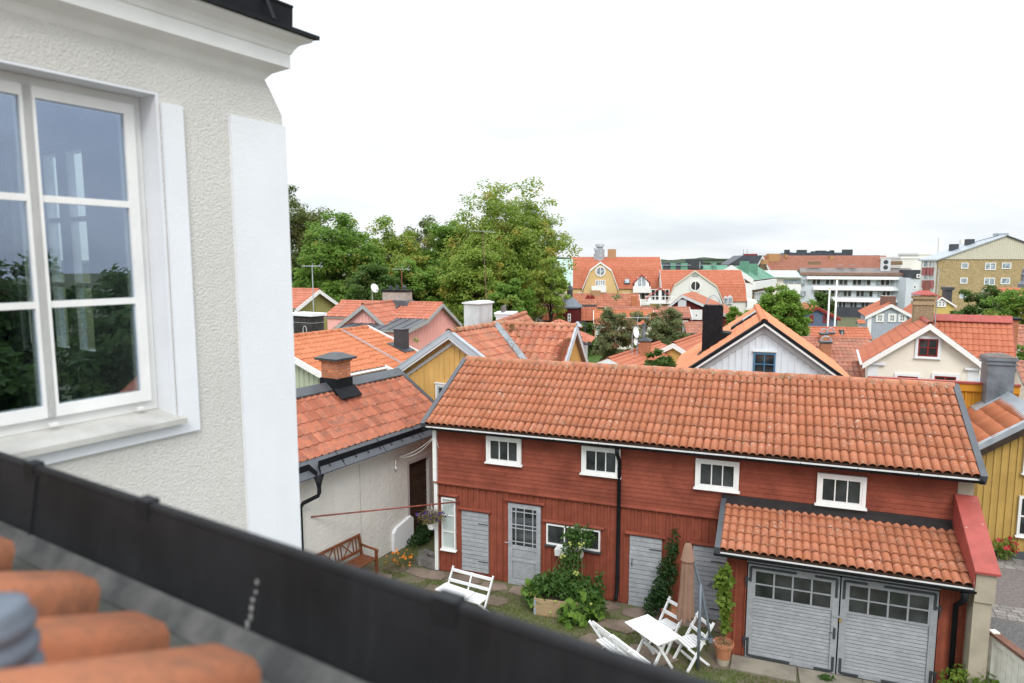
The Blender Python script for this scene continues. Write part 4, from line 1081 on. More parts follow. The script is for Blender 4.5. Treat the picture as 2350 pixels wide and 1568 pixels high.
def profile_house(name, label, F, prof, y0, y1, zb, wall, tmat, tw=.3, tl=.4, amp=.04, verge=None, vw=.2, ov=.15, seg=3, cat='house', boards=None, side_in=.25, ends=(1, 0), kind='s'):
    """house with any roof profile [(x,z)...] left eave -> right eave, ridge along y"""
    root = frame_thing(name, label, cat, F)
    pl = [Vector((x, 0, z)) for x, z in prof]
    inner = [(x + (side_in if i == 0 else -side_in if i == len(prof) - 1 else 0), z - .14) for i, (x, z) in enumerate(prof)]
    b = MB(); poly = [(inner[0][0], y0 + ov, zb)] + [(x, y0 + ov, z) for x, z in inner] + [(inner[-1][0], y0 + ov, zb)]
    b.prism(poly[::-1], (0, y1 - y0 - 2 * ov, 0)); b.build('wall', wall, root)
    for (xa, za), (xb, zb_) in zip(prof, prof[1:]):
        if abs(za - zb_) < 1e-3: continue
        lo, hi = ((xa, za), (xb, zb_)) if za < zb_ else ((xb, zb_), (xa, za))
        roof_slope(root, (lo[0], y0, lo[1]), (lo[0], y1, lo[1]), (hi[0], y0, hi[1]), tmat, tw, tl, amp, kind, seg)
        if verge:
            if ends[0]: bargeboard(root, (xa, y0, za), (xb, y0, zb_), vw, .05, verge, off=-.04)
            if ends[1]: bargeboard(root, (xa, y1, za), (xb, y1, zb_), vw, .05, verge, off=-.04, out=(0, 1, 0))
    return root
def ridge_house(name, label, rl, rr, Y, th, eave, pitch, zb, wall, tmat, tw=.22, tl=.34, amp=.035, seg=3, verge=None, ov=.2, cat='house', xe=None, vw=.18, ends=(1, 1), back=None, rmat=None, ridge=.35):
    """house seen from the eaves: ridge from pixel rl to rr; eave = a pixel on the front eave"""
    F = FA(rl, Y, 90 + th); za = F.py(*rl).z
    t = math.tan(R(pitch)); r = ray(*eave); c = F.loc(EYE); d = Vector((r.dot(F.b), r.dot(F.m), r.z))
    k = (za - c.z - t * c.x) / (d.z + t * d.x); E_ = c + d * k
    # ridge far end along local y at x = 0
    P = F.px(*rr, 0.0); ln = P.y
    xe_ = xe or E_.x; ze = za - t * xe_
    prof = [(-(back or xe_), za - t * (back or xe_)), (0, za), (xe_, ze)]
    root = profile_house(name, label, F, prof, 0, ln, zb, wall, tmat, tw, tl, amp, verge, vw, ov, seg, cat, ends=ends)
    if ridge: ridge_tiles(root, (0, 0, za + .04), (0, ln, za + .04), rmat or tmat, ridge, .1, individual=False)
    return root, F, dict(za=za, ze=ze, xe=xe_, ln=ln)

# --- white gable house with the blue window
def build_white_gable():
    root, F, q = gable_house('white_gable_house', 'white board house with blue gable window and pale orange roof behind the barn', pW(1195, 312), 22, 18, pW(205, 945), pW(2250, 1072), 8.2,
        zb=-.2, wall=WBOARD, boards=(.205, WBOARD, .05), bind=True, tmat=T_PALE, tw=.24, tl=.36, amp=.018, kind='flat', verge=WHITE, vw=.13, ov=.32, wl=3.15, wr=3.15, limit=0, ridge=.33, rmat=T_PALE, rr=.12)
    xl, xr, za, zl, zr = q['xl'], q['xr'], q['za'], q['zl'], q['zr']
    for ex, ez in ((xl, zl), (xr, zr)):
        p, r_ = Vector((ex, -.012, ez + .02)), Vector((0, -.012, za + .02))
        b = MB(); b.prism([p + Vector((0, 0, .05)), r_ + Vector((0, 0, .05)), r_ - Vector((0, 0, .07)), p - Vector((0, 0, .07))], (0, .35, 0)); b.v = [(x, y - .03, z) for x, y, z in b.v]
        b.build('black_verge', BLACKM, root)
        s = MB(); p, r_ = Vector((ex, .0, ez - .13)), Vector((0, .0, za - .13)); s.prism([p, r_, r_ - Vector((0, 0, .02)), p - Vector((0, 0, .02))], (0, .33, 0)); s.build('soffit', LGREY, root)
        bargeboard(root, (ex, .28, ez - .22), (0, .28, za - .22), .16, .03, LGREY, 'frieze_board')
    y = .32 - .028
    w = win_px(root, F, pW, 1058, 685, 1328, 940, BLUEP, yp=y, nx=2, ny=2, fw=.055, bar=.035, depth=.05, trim=0, smat=BLUEP)
    a = F.py(*pW(1055, 662), y); b_ = F.py(*pW(1338, 650), y); fbox(root, 'window_hood', WHITE, a.x, b_.x, y - .09, y, a.z, a.z + .035)
    v = F.py(*pW(1190, 440), y); b = MB()
    for i in range(4): b.box(-.1 + .02 * abs(i - 1.5), .1 - .02 * abs(i - 1.5), .26 - .02, .26, v.z - .06 + i * .045, v.z - .04 + i * .045)
    b.build('gable_vent', LGREY, root)
    # eave boards and gutter on the left eave
    fbox(root, 'fascia', WHITE, xl - .01, xl + .02, 0, 8.2, zl - .14, zl - .01)
    # black sheet chimney on the left slope
    sl = (za - zl) / (0 - xl)
    cx0 = F.px(*pW(470, 300), 0)  # only for reference of direction
    A = _ray_slope(F, pW(600, 560), za, sl)
    hw = .47
    ztop = za + sl * 0 + 1.02
    Pm = _ray_slope(F, pW(595, 590), za, sl)
    yc = Pm.y; xc = Pm.x
    TL = F.py(*pW(475, 140), yc - .25); TRr = F.py(*pW(713, 140), yc - .25)
    x0, x1, zt = TL.x, TRr.x, TL.z
    zb0 = za + sl * x0 - .1
    c = MB(); c.prism([(x0, yc - .3, za + sl * x0 - .05), (x1, yc - .3, za + sl * x1 - .05), (x1, yc - .3, zt), (x0, yc - .3, zt)], (0, .6, 0))
    c.box(x0 - .012, x1 + .012, yc - .312, yc + .312, zt - .30, zt - .29)
    ch = c.build('chimney', BLACKM, root)
    f = MB(); f.prism([(x1 + .32, yc - .42, za + sl * (x1 + .32) + .035), (x1, yc - .42, za + sl * x1 + .30), (x1 - .06, yc - .42, za + sl * (x1 - .06) + .40), (x0 - .02, yc - .42, za + sl * (x0) + .05), (x0 - .20, yc - .42, za + sl * (x0 - .20) + .02)][::-1], (0, .84, 0)); f.build('chimney_apron', BLACKM, ch)
    l = MB(); l.box(x0 + .03, x1 - .03, yc - .27, yc + .27, zt, zt + .06); l.box(x0 + .1, x0 + .14, yc - .3, yc - .28, zt - .02, zt + .1); l.box(x1 - .14, x1 - .1, yc - .3, yc - .28, zt - .02, zt + .1); l.build('lid', BLACKM, ch)
    h = MB(); n = 14; pts = [((x0 + x1) / 2 + (x1 - x0) * .36 * math.cos(math.pi * i / n), yc, zt + .02 + .40 * math.sin(math.pi * i / n)) for i in range(n + 1)]
    h.tube(pts, .016, 6); h.tube([(x, y_ - .2, z - .06) for x, y_, z in pts], .012, 6); h.build('hoop', GALV, ch, smooth=True)
    # roof ladder / solar collector near the ridge
    s = MB(); a = _ray_slope(F, pW(800, 425), za, sl); d = _ray_slope(F, pW(1085, 255), za, sl)
    yy0, yy1 = min(a.y, d.y), max(a.y, d.y)
    xA, xB = a.x, -.16
    s.prism([(xA, a.y, za + sl * xA + .035), (xB, a.y, za + sl * xB + .035), (xB, a.y, za + sl * xB + .10), (xA, a.y, za + sl * xA + .10)], (0, .75, 0)); s.build('roof_hatch', BLACKM, root)
    s = MB(); s.prism([(-.62, a.y + .1, za - sl * .62 + .10), (-.14, a.y + .1, za - sl * .14 + .10), (-.14, a.y + .1, za - sl * .14 + .13), (-.62, a.y + .1, za - sl * .62 + .13)], (0, .5, 0)); s.build('hatch_cover', GALV, root)
def _ray_slope(F, px, za, s):
    """pixel on a left slope z = za + s*x"""
    r = ray(*px); c = F.loc(EYE); d = Vector((r.dot(F.b), r.dot(F.m), r.z)); k = (za - c.z + s * c.x) / (d.z - s * d.x); return c + d * k
build_white_gable()

# --- yellow gable with the creeper roof
def build_yellow():
    root, F, q = gable_house('yellow_gable_house', 'yellow board house with pale blue-grey bargeboards between outbuilding and barn', pY(620, 330), 20, 31, pY(50, 735), pY(1005, 630), 4.4,
        zb=0, wall=YEL, boards=(.19, YEL, .035), bind=True, tmat=T_OLD, tw=.21, tl=.34, amp=.03, kind='flat', verge=LBLUE, vw=.16, ov=.28, wl=3.0, wr=3.0, limit=160, rmat=T_RIDGE, vtop=GALV)
    for ex, ez in ((q['xl'], q['zl']), (q['xr'], q['zr'])):
        bargeboard(root, (ex, .02, ez - .17), (0, .02, q['za'] - .17), .05, .03, WHITE, 'bargeboard')
        s = MB(); p, r_ = Vector((ex, .0, ez - .15)), Vector((0, .0, q['za'] - .15)); s.prism([p, r_, r_ - Vector((0, 0, .03)), p - Vector((0, 0, .03))], (0, .28, 0)); s.build('soffit', LGREY, root)
        bargeboard(root, (ex, .25, ez - .30), (0, .25, q['za'] - .30), .10, .025, LGREY, 'frieze_board')
    a = F.py(*pY(495, 865), .25)
    window(root, TR(a.x + .06, .25, a.z - 1.1), .62, 1.0, 2, 3, LBLUE, trim=.07, tmat=WHITE, fw=.045)
    fbox(root, 'window_hood', WHITE, a.x - .03, a.x + .85, .16, .25, a.z - .02, a.z + .01)
    # wing to the right
    root2, F2, q2 = gable_house('yellow_wing', 'tiled wing with red creeper and narrow yellow gable behind the barn ridge', pY(1972, 272), 21.3, -70.5, pY(1845, 690), pY(2085, 650), 2.75,
        zb=0, wall=YEL, boards=(.10, YEL, .03), tmat=T_OLD, tmat_l=T_OLD, tw=.22, tl=.34, amp=.065, verge=LGREY, vw=.2, ov=.16, limit=0, rmat=T_RIDGE, wl=2.6, wr=2.4, vtop=GALV, ridge=.35)
    root.name = 'yellow_gable_house'
    # valley gutter strip where the two roofs meet
    return F, q, F2, q2
YF_, Yq, YF2, Yq2 = build_yellow()
def build_valley():
    """galvanised valley along the line where the two slopes meet"""
    s1 = (Yq['za'] - Yq['zr']) / Yq['xr']; s2 = (Yq2['za'] - Yq2['zl']) / (0 - Yq2['xl']); pts = []
    for i in range(9):
        x2 = Yq2['xl'] * (.03 + .9 * i / 8); z2 = Yq2['za'] + s2 * x2; lo = -1.5; hi = lo
        while YF_.loc(YF2.w(x2, hi, 0)).x > 0: hi += .05
        for _ in range(40):
            m = (lo + hi) / 2; P = YF2.w(x2, m, 0); x1 = YF_.loc(P).x
            if Yq['za'] - s1 * abs(x1) > z2: hi = m
            else: lo = m
        P = YF2.w(x2, lo, 0); pts.append(Vector((P.x, P.y, z2)))
    o = pts[0].copy(); t = thing('valley_flashing', 'galvanised valley strip between the two tiled roofs of the yellow house', 'flashing', (o.x, o.y, 0)); o.z = 0
    b = MB(); w = Vector((.11, -.03, 0))
    for p, q in zip(pts, pts[1:]): b.prism([p - o - w, p - o + w, q - o + w, q - o - w], (0, 0, .125))
    b.build('sheet', mat('valley_zinc', (.27, .30, .32), .6, .3, noise=(5, .4)), t)
build_valley()
# far tiled roof with white chimney behind it
def build_behind_yellow():
    root, F, q = gable_house('tiled_house', 'low tiled roof with a white rendered chimney behind the yellow house', pY(1060, 262), 24.0, 13, pY(940, 420), pY(1200, 420), 6.0, zb=0, wall=CREAMR, tmat=T_OLD, tw=.22, tl=.34, wl=2.6, wr=2.6, seg=3, verge=LGREY)
    P = FA(pY(1215, 215), 30, 10)
    t = frame_thing('chimney', 'white rendered chimney with arched brown metal hood behind the yellow house', 'chimney', P)
    a = P.py(*pY(1110, 215)); b_ = P.py(*pY(1310, 190)); z0 = ground_z(30)
    c = MB(); c.box(a.x + .05, b_.x - .10, 0, 1.0, z0, a.z + .28); c.box(a.x - .03, b_.x - .0, -.07, 1.07, a.z + .28, a.z + .36); c.box(a.x, b_.x - .06, -.03, 1.03, a.z + .18, a.z + .26); c.build('stack', WHITE2, t)
    h = MB(); x0, x1 = a.x + .25, b_.x - .5; zc = a.z + .36
    n = 10; pts = [(x1, 0.1, zc), ] + [((x0 + x1) / 2 + (x1 - x0) / 2 * math.cos(math.pi * i / n), .1, zc + .25 + (x1 - x0) * .35 * math.sin(math.pi * i / n)) for i in range(n + 1)] + [(x0, .1, zc)]
    h.prism(pts, (0, .8, 0)); h.build('hood', mat('brown_hood', (.12, .10, .095), .5, .4), t)
    # tall pale metal-clad chimney
    P = FA(pY(880, 290), 27, 30); z0 = ground_z(27)
    t = frame_thing('chimney', 'tall pale sheet-metal clad chimney left of the yellow house roof', 'chimney', P)
    a = P.py(*pY(782, 35)); b_ = P.py(*pY(942, 35)); 
    c = MB(); w = b_.x - a.x
    c.box(a.x, b_.x, 0, 1.0, z0, a.z); c.box(a.x - .006, b_.x + .006, -.006, 1.006, a.z - 1.12, a.z - 1.10); c.build('cladding', PALEM, t)
    l = MB(); l.box(a.x - .06, b_.x + .06, -.06, 1.06, a.z, a.z + .05); l.prism([(a.x - .06, -.06, a.z + .05), (b_.x + .06, -.06, a.z + .05), (b_.x - .2, -.06, a.z + .10), (a.x + .2, -.06, a.z + .10)], (0, 1.12, 0)); l.build('lid', mat('pale_lid', (.7, .74, .76), .5, .4), t)
    # thin rod aerial on it
    r = FA(pY(1010, 230), 27.5, 0); t2 = thing('aerial_mast', 'thin bent rusty aerial mast beside the pale metal chimney', 'aerial', r.o)
    b = MB(); z1 = at(*pY(1010, 230), 27.5).z; zt = at(*c3_(1515, 405), 27.5)
    b.tube([(0, 0, z0), (0, 0, z1), (zt.x - r.o.x + .12, 0, z1 + 1.2), (zt.x - r.o.x, 0, zt.z)], .016, 5); b.build('mast', mat('rust', (.16, .10, .08), .8), t2)
    b = MB(); X = zt.x - r.o.x
    for i in range(7):
        a_ = i * .9; b.tube([(X - .5 + i * .14, -.15, zt.z + .03 + .04 * math.sin(i)), (X - .4 + i * .14, .15, zt.z + .09)], .006, 4)
    b.tube([(X - .55, 0, zt.z + .09), (X + .5, 0, zt.z + .0)], .008, 4); b.build('rods', GALV, t2)
c3_ = mk(1000, 640, 2.0627)
build_behind_yellow()

# --- sage-green house with the big orange roof
def build_sage():
    F = FA(pZ(1020, 605), 27, 30.5); za = F.py(*pZ(1020, 605)).z; s = .34
    root = frame_thing('sage_house', 'sage-green board house under a large orange clay roof behind the brick chimney', 'house', F)
    xe = 2.95; y0 = -5.15; sp = -2.35; xe2 = 3.7
    z = lambda x: za - s * abs(x)
    b = MB(); zb = ground_z(26)
    b.prism([(-3.0, y0 + .25, zb), (xe - .35, y0 + .25, zb), (xe - .35, y0 + .25, z(xe - .35) - .14), (0, y0 + .25, za - .14), (-3.0, y0 + .25, z(3) - .14)], (0, -y0 - .5, 0)); b.build('wall', SAGE, root)
    vboards(root, TR(0, y0 + .25, 0), -3.0, xe - .35, lambda x: z(x) - .14, zb, .22, SAGE, individual=True, bw=.05)
    vboards(root, TR(xe - .35, y0 + .25, 0) @ RZ(90), 0, -y0 - .5, lambda x: z(xe - .35) - .14, zb, .22, SAGE, individual=False)
    roof_slope(root, (xe, y0, z(xe)), (xe, sp, z(xe)), (0, y0, za), T_NEW, .205, .33, .032, 'flat', limit=170)
    roof_slope(root, (xe2, sp, z(xe2)), (xe2, 0, z(xe2)), (0, sp, za), T_NEW, .205, .33, .032, 'flat', limit=130)
    roof_slope(root, (-3.3, y0, z(3.3)), (-3.3, 0, z(3.3)), (0, y0, za), T_NEW, .205, .33, .032, 'flat', seg=3)
    ridge_tiles(root, (0, y0, za + .05), (0, 0, za + .05), T_NEW, .33, .11)
    for y, e in ((y0, xe), (0.0, xe2)):
        for sg in (1, -1):
            o = (0, -1, 0) if y == y0 else (0, 1, 0)
            bargeboard(root, (sg * e, y, z(e) + .10), (0, y, za + .10), .20, .05, WHITE, out=o)
    bargeboard(root, (xe, sp, z(xe) + .05), (xe2, sp, z(xe2) + .05), .15, .04, WHITE)
    fbox(root, 'fascia', WHITE, xe - .03, xe, y0, sp, z(xe) - .14, z(xe) - .02)
    gutter(root, 0, sp - y0, 0, 0, .06, WHITE, .8).matrix_local = TR(xe + .06, sp, z(xe) - .05) @ RZ(-90)
    # roof step rail and black vent box
    b = MB(); b.tube([(.1, -1.55, z(.1) + .10), (3.3, -1.75, z(3.3) + .10)], .012, 5); b.tube([(.1, -1.40, z(.1) + .07), (3.3, -1.6, z(3.3) + .07)], .012, 5)
    b.build('roof_rail', GALV, root)
    v = lambda px: _ray_right(F, px, za, s)
    A = v(pZ(1440, 860)); c = MB(); w = .20
    c.box(A.x - w, A.x + w, A.y - w, A.y + w, z(A.x) - .1, z(A.x) + .72); c.box(A.x - w - .03, A.x + w + .03, A.y - w - .03, A.y + w + .03, z(A.x) + .72, z(A.x) + .75)
    c.prism([(A.x - .42, A.y - .35, z(A.x - .42) + .05), (A.x + .42, A.y - .35, z(A.x + .42) + .05), (A.x + .42, A.y - .35, z(A.x + .42) + .07), (A.x - .42, A.y - .35, z(A.x - .42) + .07)], (0, .7, 0)); c.build('vent_box', IRON, root)
def _ray_right(F, px, za, s):
    r = ray(*px); c = F.loc(EYE); d = Vector((r.dot(F.b), r.dot(F.m), r.z)); k = (za - c.z - s * c.x) / (d.z + s * d.x); return c + d * k
build_sage()
# sooty chimney with white cap
def build_soot_chimney():
    F = FA(pZ(335, 690), 31, 30.5); t = frame_thing('chimney', 'sooty black brick chimney with white slab cap at the white wing edge', 'chimney', F)
    a = F.py(*pZ(85, 480)); b_ = F.py(*pZ(338, 470)); zb = F.py(*pZ(200, 720)).z - 1.2
    brick_stack(t, a.x, 0, zb, b_.z, b_.x - a.x, .75, SOOT, name='stack', course=.08, blen=.25, individual=False, mort=mat('soot_mortar', (.12, .115, .11), .9))
    fbox(t, 'cap', WHITE2, a.x - .1, b_.x + .1, -.1, .85, b_.z, b_.z + .12)
    h = MB(); zz = b_.z
    for k in (.3, .85): h.box(a.x - .012, b_.x + .012, -.012, .762, zz - k - .02, zz - k)
    h.build('iron_band', GALV, t)
    h = MB(); h.tube([(b_.x - .42 + .12 * math.cos(i * .6), -.04, zz - .65 + .20 * math.sin(i * .6)) for i in range(22)], .014, 5); h.build('cable_coil', LGREY, t)
build_soot_chimney()

# --- pink house
def build_pink():
    Yp = 38
    root, F, q = gable_house('pink_house', 'pink board house with clay roof, grey trim and black seamed lower roof', pZ(1945, 310), Yp, -72, pZ(1762, 508), pZ(2178, 565), pZ(700, 287),
        zb=-1.2, wall=PINK, boards=(.19, PINK, .04), tmat=T_PINK, tw=.24, tl=.36, amp=.045, verge=GREYP, vw=.2, ov=.25, seg=4, side_ov=.12)
    xl, zl, za = q['xl'], q['zl'], q['za']
    # lower seamed metal roof in front, flatter
    A = F.py(*pZ(1482, 645), 0)
    s2 = (zl - A.z) / (xl - A.x)
    b = MB(); b.prism([(A.x + .2, .25, -1.2), (xl + .2, .25, -1.2), (xl + .2, .25, zl - .12), (A.x + .2, .25, A.z - .1)], (0, 3.2, 0)); b.build('lower_wall', PINK, root)
    vboards(root, TR(0, .25, 0), A.x + .2, xl + .1, lambda x: A.z + (x - A.x) * s2 - .12, -1.2, .19, PINK, individual=False)
    vboards(root, TR(A.x + .2, .25, 0) @ RZ(-90) @ TR(-3.2, 0, 0), 0, 3.2, lambda x: A.z - .12, -1.2, .19, PINK, individual=False)
    roof_slope(root, (A.x, -.02, A.z), (A.x, 3.7, A.z), (xl + .02, -.02, zl + .02), GREYM, metal=.55, name='metal_roof')
    bargeboard(root, (A.x, 0, A.z), (xl, 0, zl), .2, .03, GREYP)
    fbox(root, 'corner_board', GREYP, A.x + .15, A.x + .4, .215, .25, -1.2, A.z - .15)
    # front gable
    root2, F2, q2 = gable_house('pink_gable', 'pink front gable with grey bargeboards projecting from the pink house roof', pZ(965, 325), 35.5, 18, pZ(635, 592), pZ(1212, 552), 4.6, zb=-1.2, wall=PINK, boards=(.19, PINK, .04), tmat=T_PINK, tw=.24, tl=.36, amp=.045, verge=GREYP, vw=.22, ov=.25, seg=4, wr=2.0, wl=2.4)
    # chimney on the ridge
    P = F.px(*pZ(1390, 300), 0); y = P.y; t = root
    c = MB(); c.box(-.42, .42, y - .72, y + .72, za - .7, za + .62); ch = c.build('chimney', mat('grey_brick', (.40, .36, .32), .9, noise=(5, .25)), root)
    c = MB(); c.box(-.47, .47, y - .78, y + .78, za + .62, za + .72); c.build('cap', BLACKM, ch)
    c = MB(); c.lathe([(.1, 0), (.1, .3)], 10, TR(0, y - .0, za + .7)); c.box(-.1, .1, y + .35, y + .5, za + .72, za + .95); c.lathe([(.13, .1), (.13, .2), (.0, .3)], 10, TR(0, y - .45, za + .7)); c.build('flue', IRON, ch)
    c = MB(); c.prism([(-.55, y + .9, za - .25), (-.55, y - .9, za - .25), (-.5, y - .75, za + .15), (-.5, y + .75, za + .15)], (1.0, 0, 0))
    sl = (za - zl) / (0 - xl)
    c.prism([(-.4, y - .45, za - .4 * sl + .07), (-.4, y + .45, za - .4 * sl + .07), (xl - .1, y + .25, zl + .07), (xl - .1, y - .25, zl + .07)], (0, 0, .03)); c.build('chimney_flashing', GREYM, ch)
    # dish and aerial
    D = F.w(-.2, y + 1.35, za + 1.05); dish('satellite_dish', 'white satellite dish beside the grey chimney of the pink house', D - Vector((0, 0, .25)), .27, 48, base=-.9)
    A_ = F.w(.1, y - .25, za + .72); aerial('tv_aerial', 'rusty rooftop aerial mast above the grey chimney of the pink house', A_, at(*pZ(1410, -120), Yp + 1).z - A_.z, .95, 20, RUSTP)
def dish(name, label, P, r, az, base=-1.0, tilt=22, group=None):
    t = thing(name, label, 'dish', P, R(az) , group)
    b = MB(); prof = [(r * k / 6, .16 * r * (k / 6) ** 2) for k in range(7)]; b.lathe(prof, 24, RX(90 - tilt) @ SCL(.92, 1, 1)); 
    b2 = MB(); b2.lathe([(p[0], p[1] - .012) for p in prof][::-1], 24, RX(90 - tilt) @ SCL(.92, 1, 1)); b.add(b2.v, b2.f)
    b.build('reflector', WHITE, t, smooth=True)
    b = MB(); b.tube([(0, .1, 0), (0, .2, -.05), (0, .2, base)], .025, 6); b.tube([(0, -.02, -r * .9), (0, -r * .9, -r * .35)], .014, 5); b.box(-.04, .04, -r * .9 - .06, -r * .9 + .06, -r * .35 - .04, -r * .35 + .04); b.build('mast', GALV, t)
def aerial(name, label, P, h, L_, rz, mmat, group=None):
    t = thing(name, label, 'aerial', P, R(rz), group)
    b = MB(); b.tube([(0, 0, -1.2), (0, 0, h)], .025, 6); b.build('mast', mmat, t)
    b = MB(); b.tube([(-L_ / 2, 0, h - .05), (L_ / 2, 0, h - .05)], .014, 5)
    for i in range(11):
        x = -L_ / 2 + L_ * i / 10; w = (.10 + .11 * i / 10) * L_; b.tube([(x, -w, h - .05), (x, w, h - .05)], .008, 4)
    for s in (-1, 1): b.tube([(L_ * .3, 0, h - .05), (L_ * .48, 0, h + s * .14 * L_)], .010, 4); b.tube([(L_ * .05, 0, h - .05), (L_ * .0, 0, h + s * .12 * L_)], .010, 4)
    b.build('boom', GALV, t)
build_pink()
# --- olive house
def build_olive():
    root, F, q = gable_house('olive_house', 'olive-green board gable with white bargeboards in front of the trees', pZ(435, 140), 45, -72, pZ(145, 375), pZ(690, 325), 9,
        zb=-1.5, wall=OLIVE, boards=(.22, OLIVE, .05), tmat=T_PINK, tw=.24, tl=.36, amp=.045, verge=WHITE, vw=.26, ov=.3, seg=3)
    b = MB(); a = Vector((q['xl'] + .1, .1, q['zl'] - .1)); b.tube([a, a + Vector((0, 0, -.25)), a + Vector((.5, .25, -.55)), a + Vector((.55, .28, -4))], .06, 8); b.build('downpipe', WHITE, root, smooth=True)
    P = at(*pZ(370, 600), 33); zt = at(*pZ(348, -160), 33)
    aerial('tv_aerial', 'tall galvanised aerial mast in front of the olive gable', Vector((P.x, P.y, zt.z - 6)), 6.0, 1.0, 10, GALV)
build_olive()

# --- cream house with red gable window
def build_cream():
    root, F, q = gable_house('cream_house', 'cream rendered house with red-framed gable window and white bargeboards', p5(1540, 872), 27, 25, p5(955, 1212), p5(2035, 1240), 4.8,
        zb=-.3, wall=CREAMR, tmat=T_RED, tw=.22, tl=.34, amp=.03, verge=WHITE, vw=.24, ov=.28, seg=4, kind='s', rmat=REDM, ridge=.6, side_ov=.22)
    w = win_px(root, F, p5, 1428, 1005, 1610, 1150, REDP, yp=.27, nx=2, ny=2, fw=.05, bar=.03, depth=.05, trim=.10, tmat=WHITE2, mull={1: .05})
    for (x0, x1) in ((1255, 1432), (1575, 1762)):
        a = F.py(*p5(x0, 1318), .27); b_ = F.py(*p5(x1, 1318), .27)
        window(root, TR(a.x, .27, a.z - 1.0), b_.x - a.x, 1.0, 2, 2, REDP, trim=.10, tmat=WHITE2, fw=.05, bar=.03, mull={1: .05})
    for sx in (q['wx0'], q['wx1'] - .38):
        fbox(root, 'corner_pilaster', WHITE2, sx, sx + .38, .25, .28, -.3, q['gz'](q['wx0'] + .1) - .15)
        fbox(root, 'eave_moulding', WHITE2, sx - .12, sx + .62, .14, .28, q['gz'](q['wx0'] + .1) - .17, q['gz'](q['wx0'] + .1) - .08)
    b = MB(); b.tube([(q['xl'] - .05, 0, q['zl'] - .02), (q['xl'] - .05, 4.5, q['zl'] - .02)], .06, 8); b.build('gutter', WHITE, root)
    # roof hoop ladder
    # wing to the right with red ridge sheet
    rt, F2, q2 = gable_house('tiled_wing', 'long orange tiled wing with red metal ridge joining the cream house', p5(2238, 826), 29, -62, p5(2268, 1178), None, p5(1425, 800), zb=-.4, wall=CREAMR, tmat=T_RED, tw=.21, tl=.34, amp=.035, verge=REDM, vw=.2, ov=.2, seg=4, wr=2.6, ridge=0, limit=0)
    b = MB(); za = q2['za']; b.prism([(-.35, -.02, za - .16), (0, -.02, za + .1), (.35, -.02, za - .16), (.35, -.02, za - .19), (0, -.02, za + .06), (-.35, -.02, za - .19)], (0, q2['ln'], 0)); b.build('ridge_sheet', REDM, rt)
    # big buff brick chimney at the corner
    Fc = FA(p5(1500, 800), 29.5, 24); t = frame_thing('chimney', 'wide buff brick chimney with red metal cap on the cream house roof', 'chimney', Fc)
    a = Fc.py(*p5(1408, 660)); b_ = Fc.py(*p5(1580, 660)); zt = a.z; w = b_.x - a.x
    brick_stack(t, a.x, 0, zt - 2.6, zt, w, .8, BRICKB, name='stack', course=.075, blen=.25, individual=False)
    fbox(t, 'corbel', BRICKB, a.x - .05, b_.x + .05, -.05, .85, zt - .25, zt - .1); fbox(t, 'corbel', BRICKB, a.x - .06, b_.x + .06, -.06, .86, zt, zt + .12)
    hood_cap(t, a.x, 0, zt + .18, w, .8, REDM, over=.08, rise=.16, skirt=.03)
    l = MB()
    for (x, y) in ((a.x + .3, .0), (b_.x - .3, .0), (a.x + .3, .78), (b_.x - .3, .78)): l.box(x, x + .03, y, y + .03, zt + .1, zt + .2)
    l.build('leg', REDM, t)
    l = MB(); l.lathe([(.17, .3), (.13, .5), (.09, .72), (.09, .78)], 10, TR(a.x + .45, .5, zt)); l.build('flue_cone', mat('rust_red', (.17, .07, .05), .7), t)
    fbox(t, 'flashing', REDM, a.x - .08, b_.x + .06, -.06, .86, zt - 2.6, zt - 1.12)
    m = FA(p5(1585, 800), 29.4, 0); t2 = thing('aerial_mast', 'slim galvanised mast beside the buff brick chimney', 'aerial', (m.o.x, m.o.y, zt - 1.6))
    b = MB(); b.tube([(0, 0, 0), (0, 0, at(*p5(1600, 400), 29.4).z - zt + 1.6)], .022, 6); b.build('mast', GALV, t2)
    # slim brick chimney at the right end
    Fd = FA(p5(2275, 970), 30, 25); t3 = frame_thing('chimney', 'slim red brick chimney with black cap at the right end of the tiled wing', 'chimney', Fd)
    a = Fd.py(*p5(2245, 840)); b_ = Fd.py(*p5(2308, 840)); brick_stack(t3, a.x, 0, a.z - 3.5, a.z, b_.x - a.x, .6, BRICK, name='stack', individual=False)
    fbox(t3, 'cap', BLACKM, a.x - .08, b_.x + .08, -.08, .68, a.z, a.z + .08)
build_cream()

# --- ochre building with red coping just behind the barn
def build_ochre():
    F = FA(p5(1030, 1332), 20.6, 20.9); a = F.py(*p5(1030, 1332)); e = F.py(*p5(2320, 1400)); m = F.py(*p5(1300, 1345))
    z = a.z
    t = frame_thing('ochre_shed', 'ochre board outbuilding with red metal edge peeping over the barn ridge', 'outbuilding', F)
    b = MB(); b.prism([(0, .1, 0), (0, 2.2, 0), (0, 2.2, z - .85), (0, .1, z - .10)], (e.x, 0, 0)); b.build('wall', OCHRE, t)
    vboards(t, TR(0, .1, 0), m.x, e.x, lambda x: z - .28, 0, .19, OCHRE, individual=False)
    vboards(t, TR(0, .1, 0), .05, m.x - .02, lambda x: z - .28, 0, .16, mat('pale_primer', (.56, .55, .54), .8), individual=False, batten=False)
    fbox(t, 'fascia', OCHRE, m.x, e.x, .02, .09, z - .27, z - .03); fbox(t, 'primed_fascia', MATS['pale_primer'], 0, m.x, .02, .09, z - .27, z - .03)
    b = MB(); b.prism([(-.06, -.03, z - .04), (-.06, -.03, z + .012), (-.06, .16, z + .012), (-.06, 2.3, z - .75), (-.06, 2.3, z - .80)], (e.x + .06, 0, 0)); b.build('red_edge', REDM, t)
build_ochre()

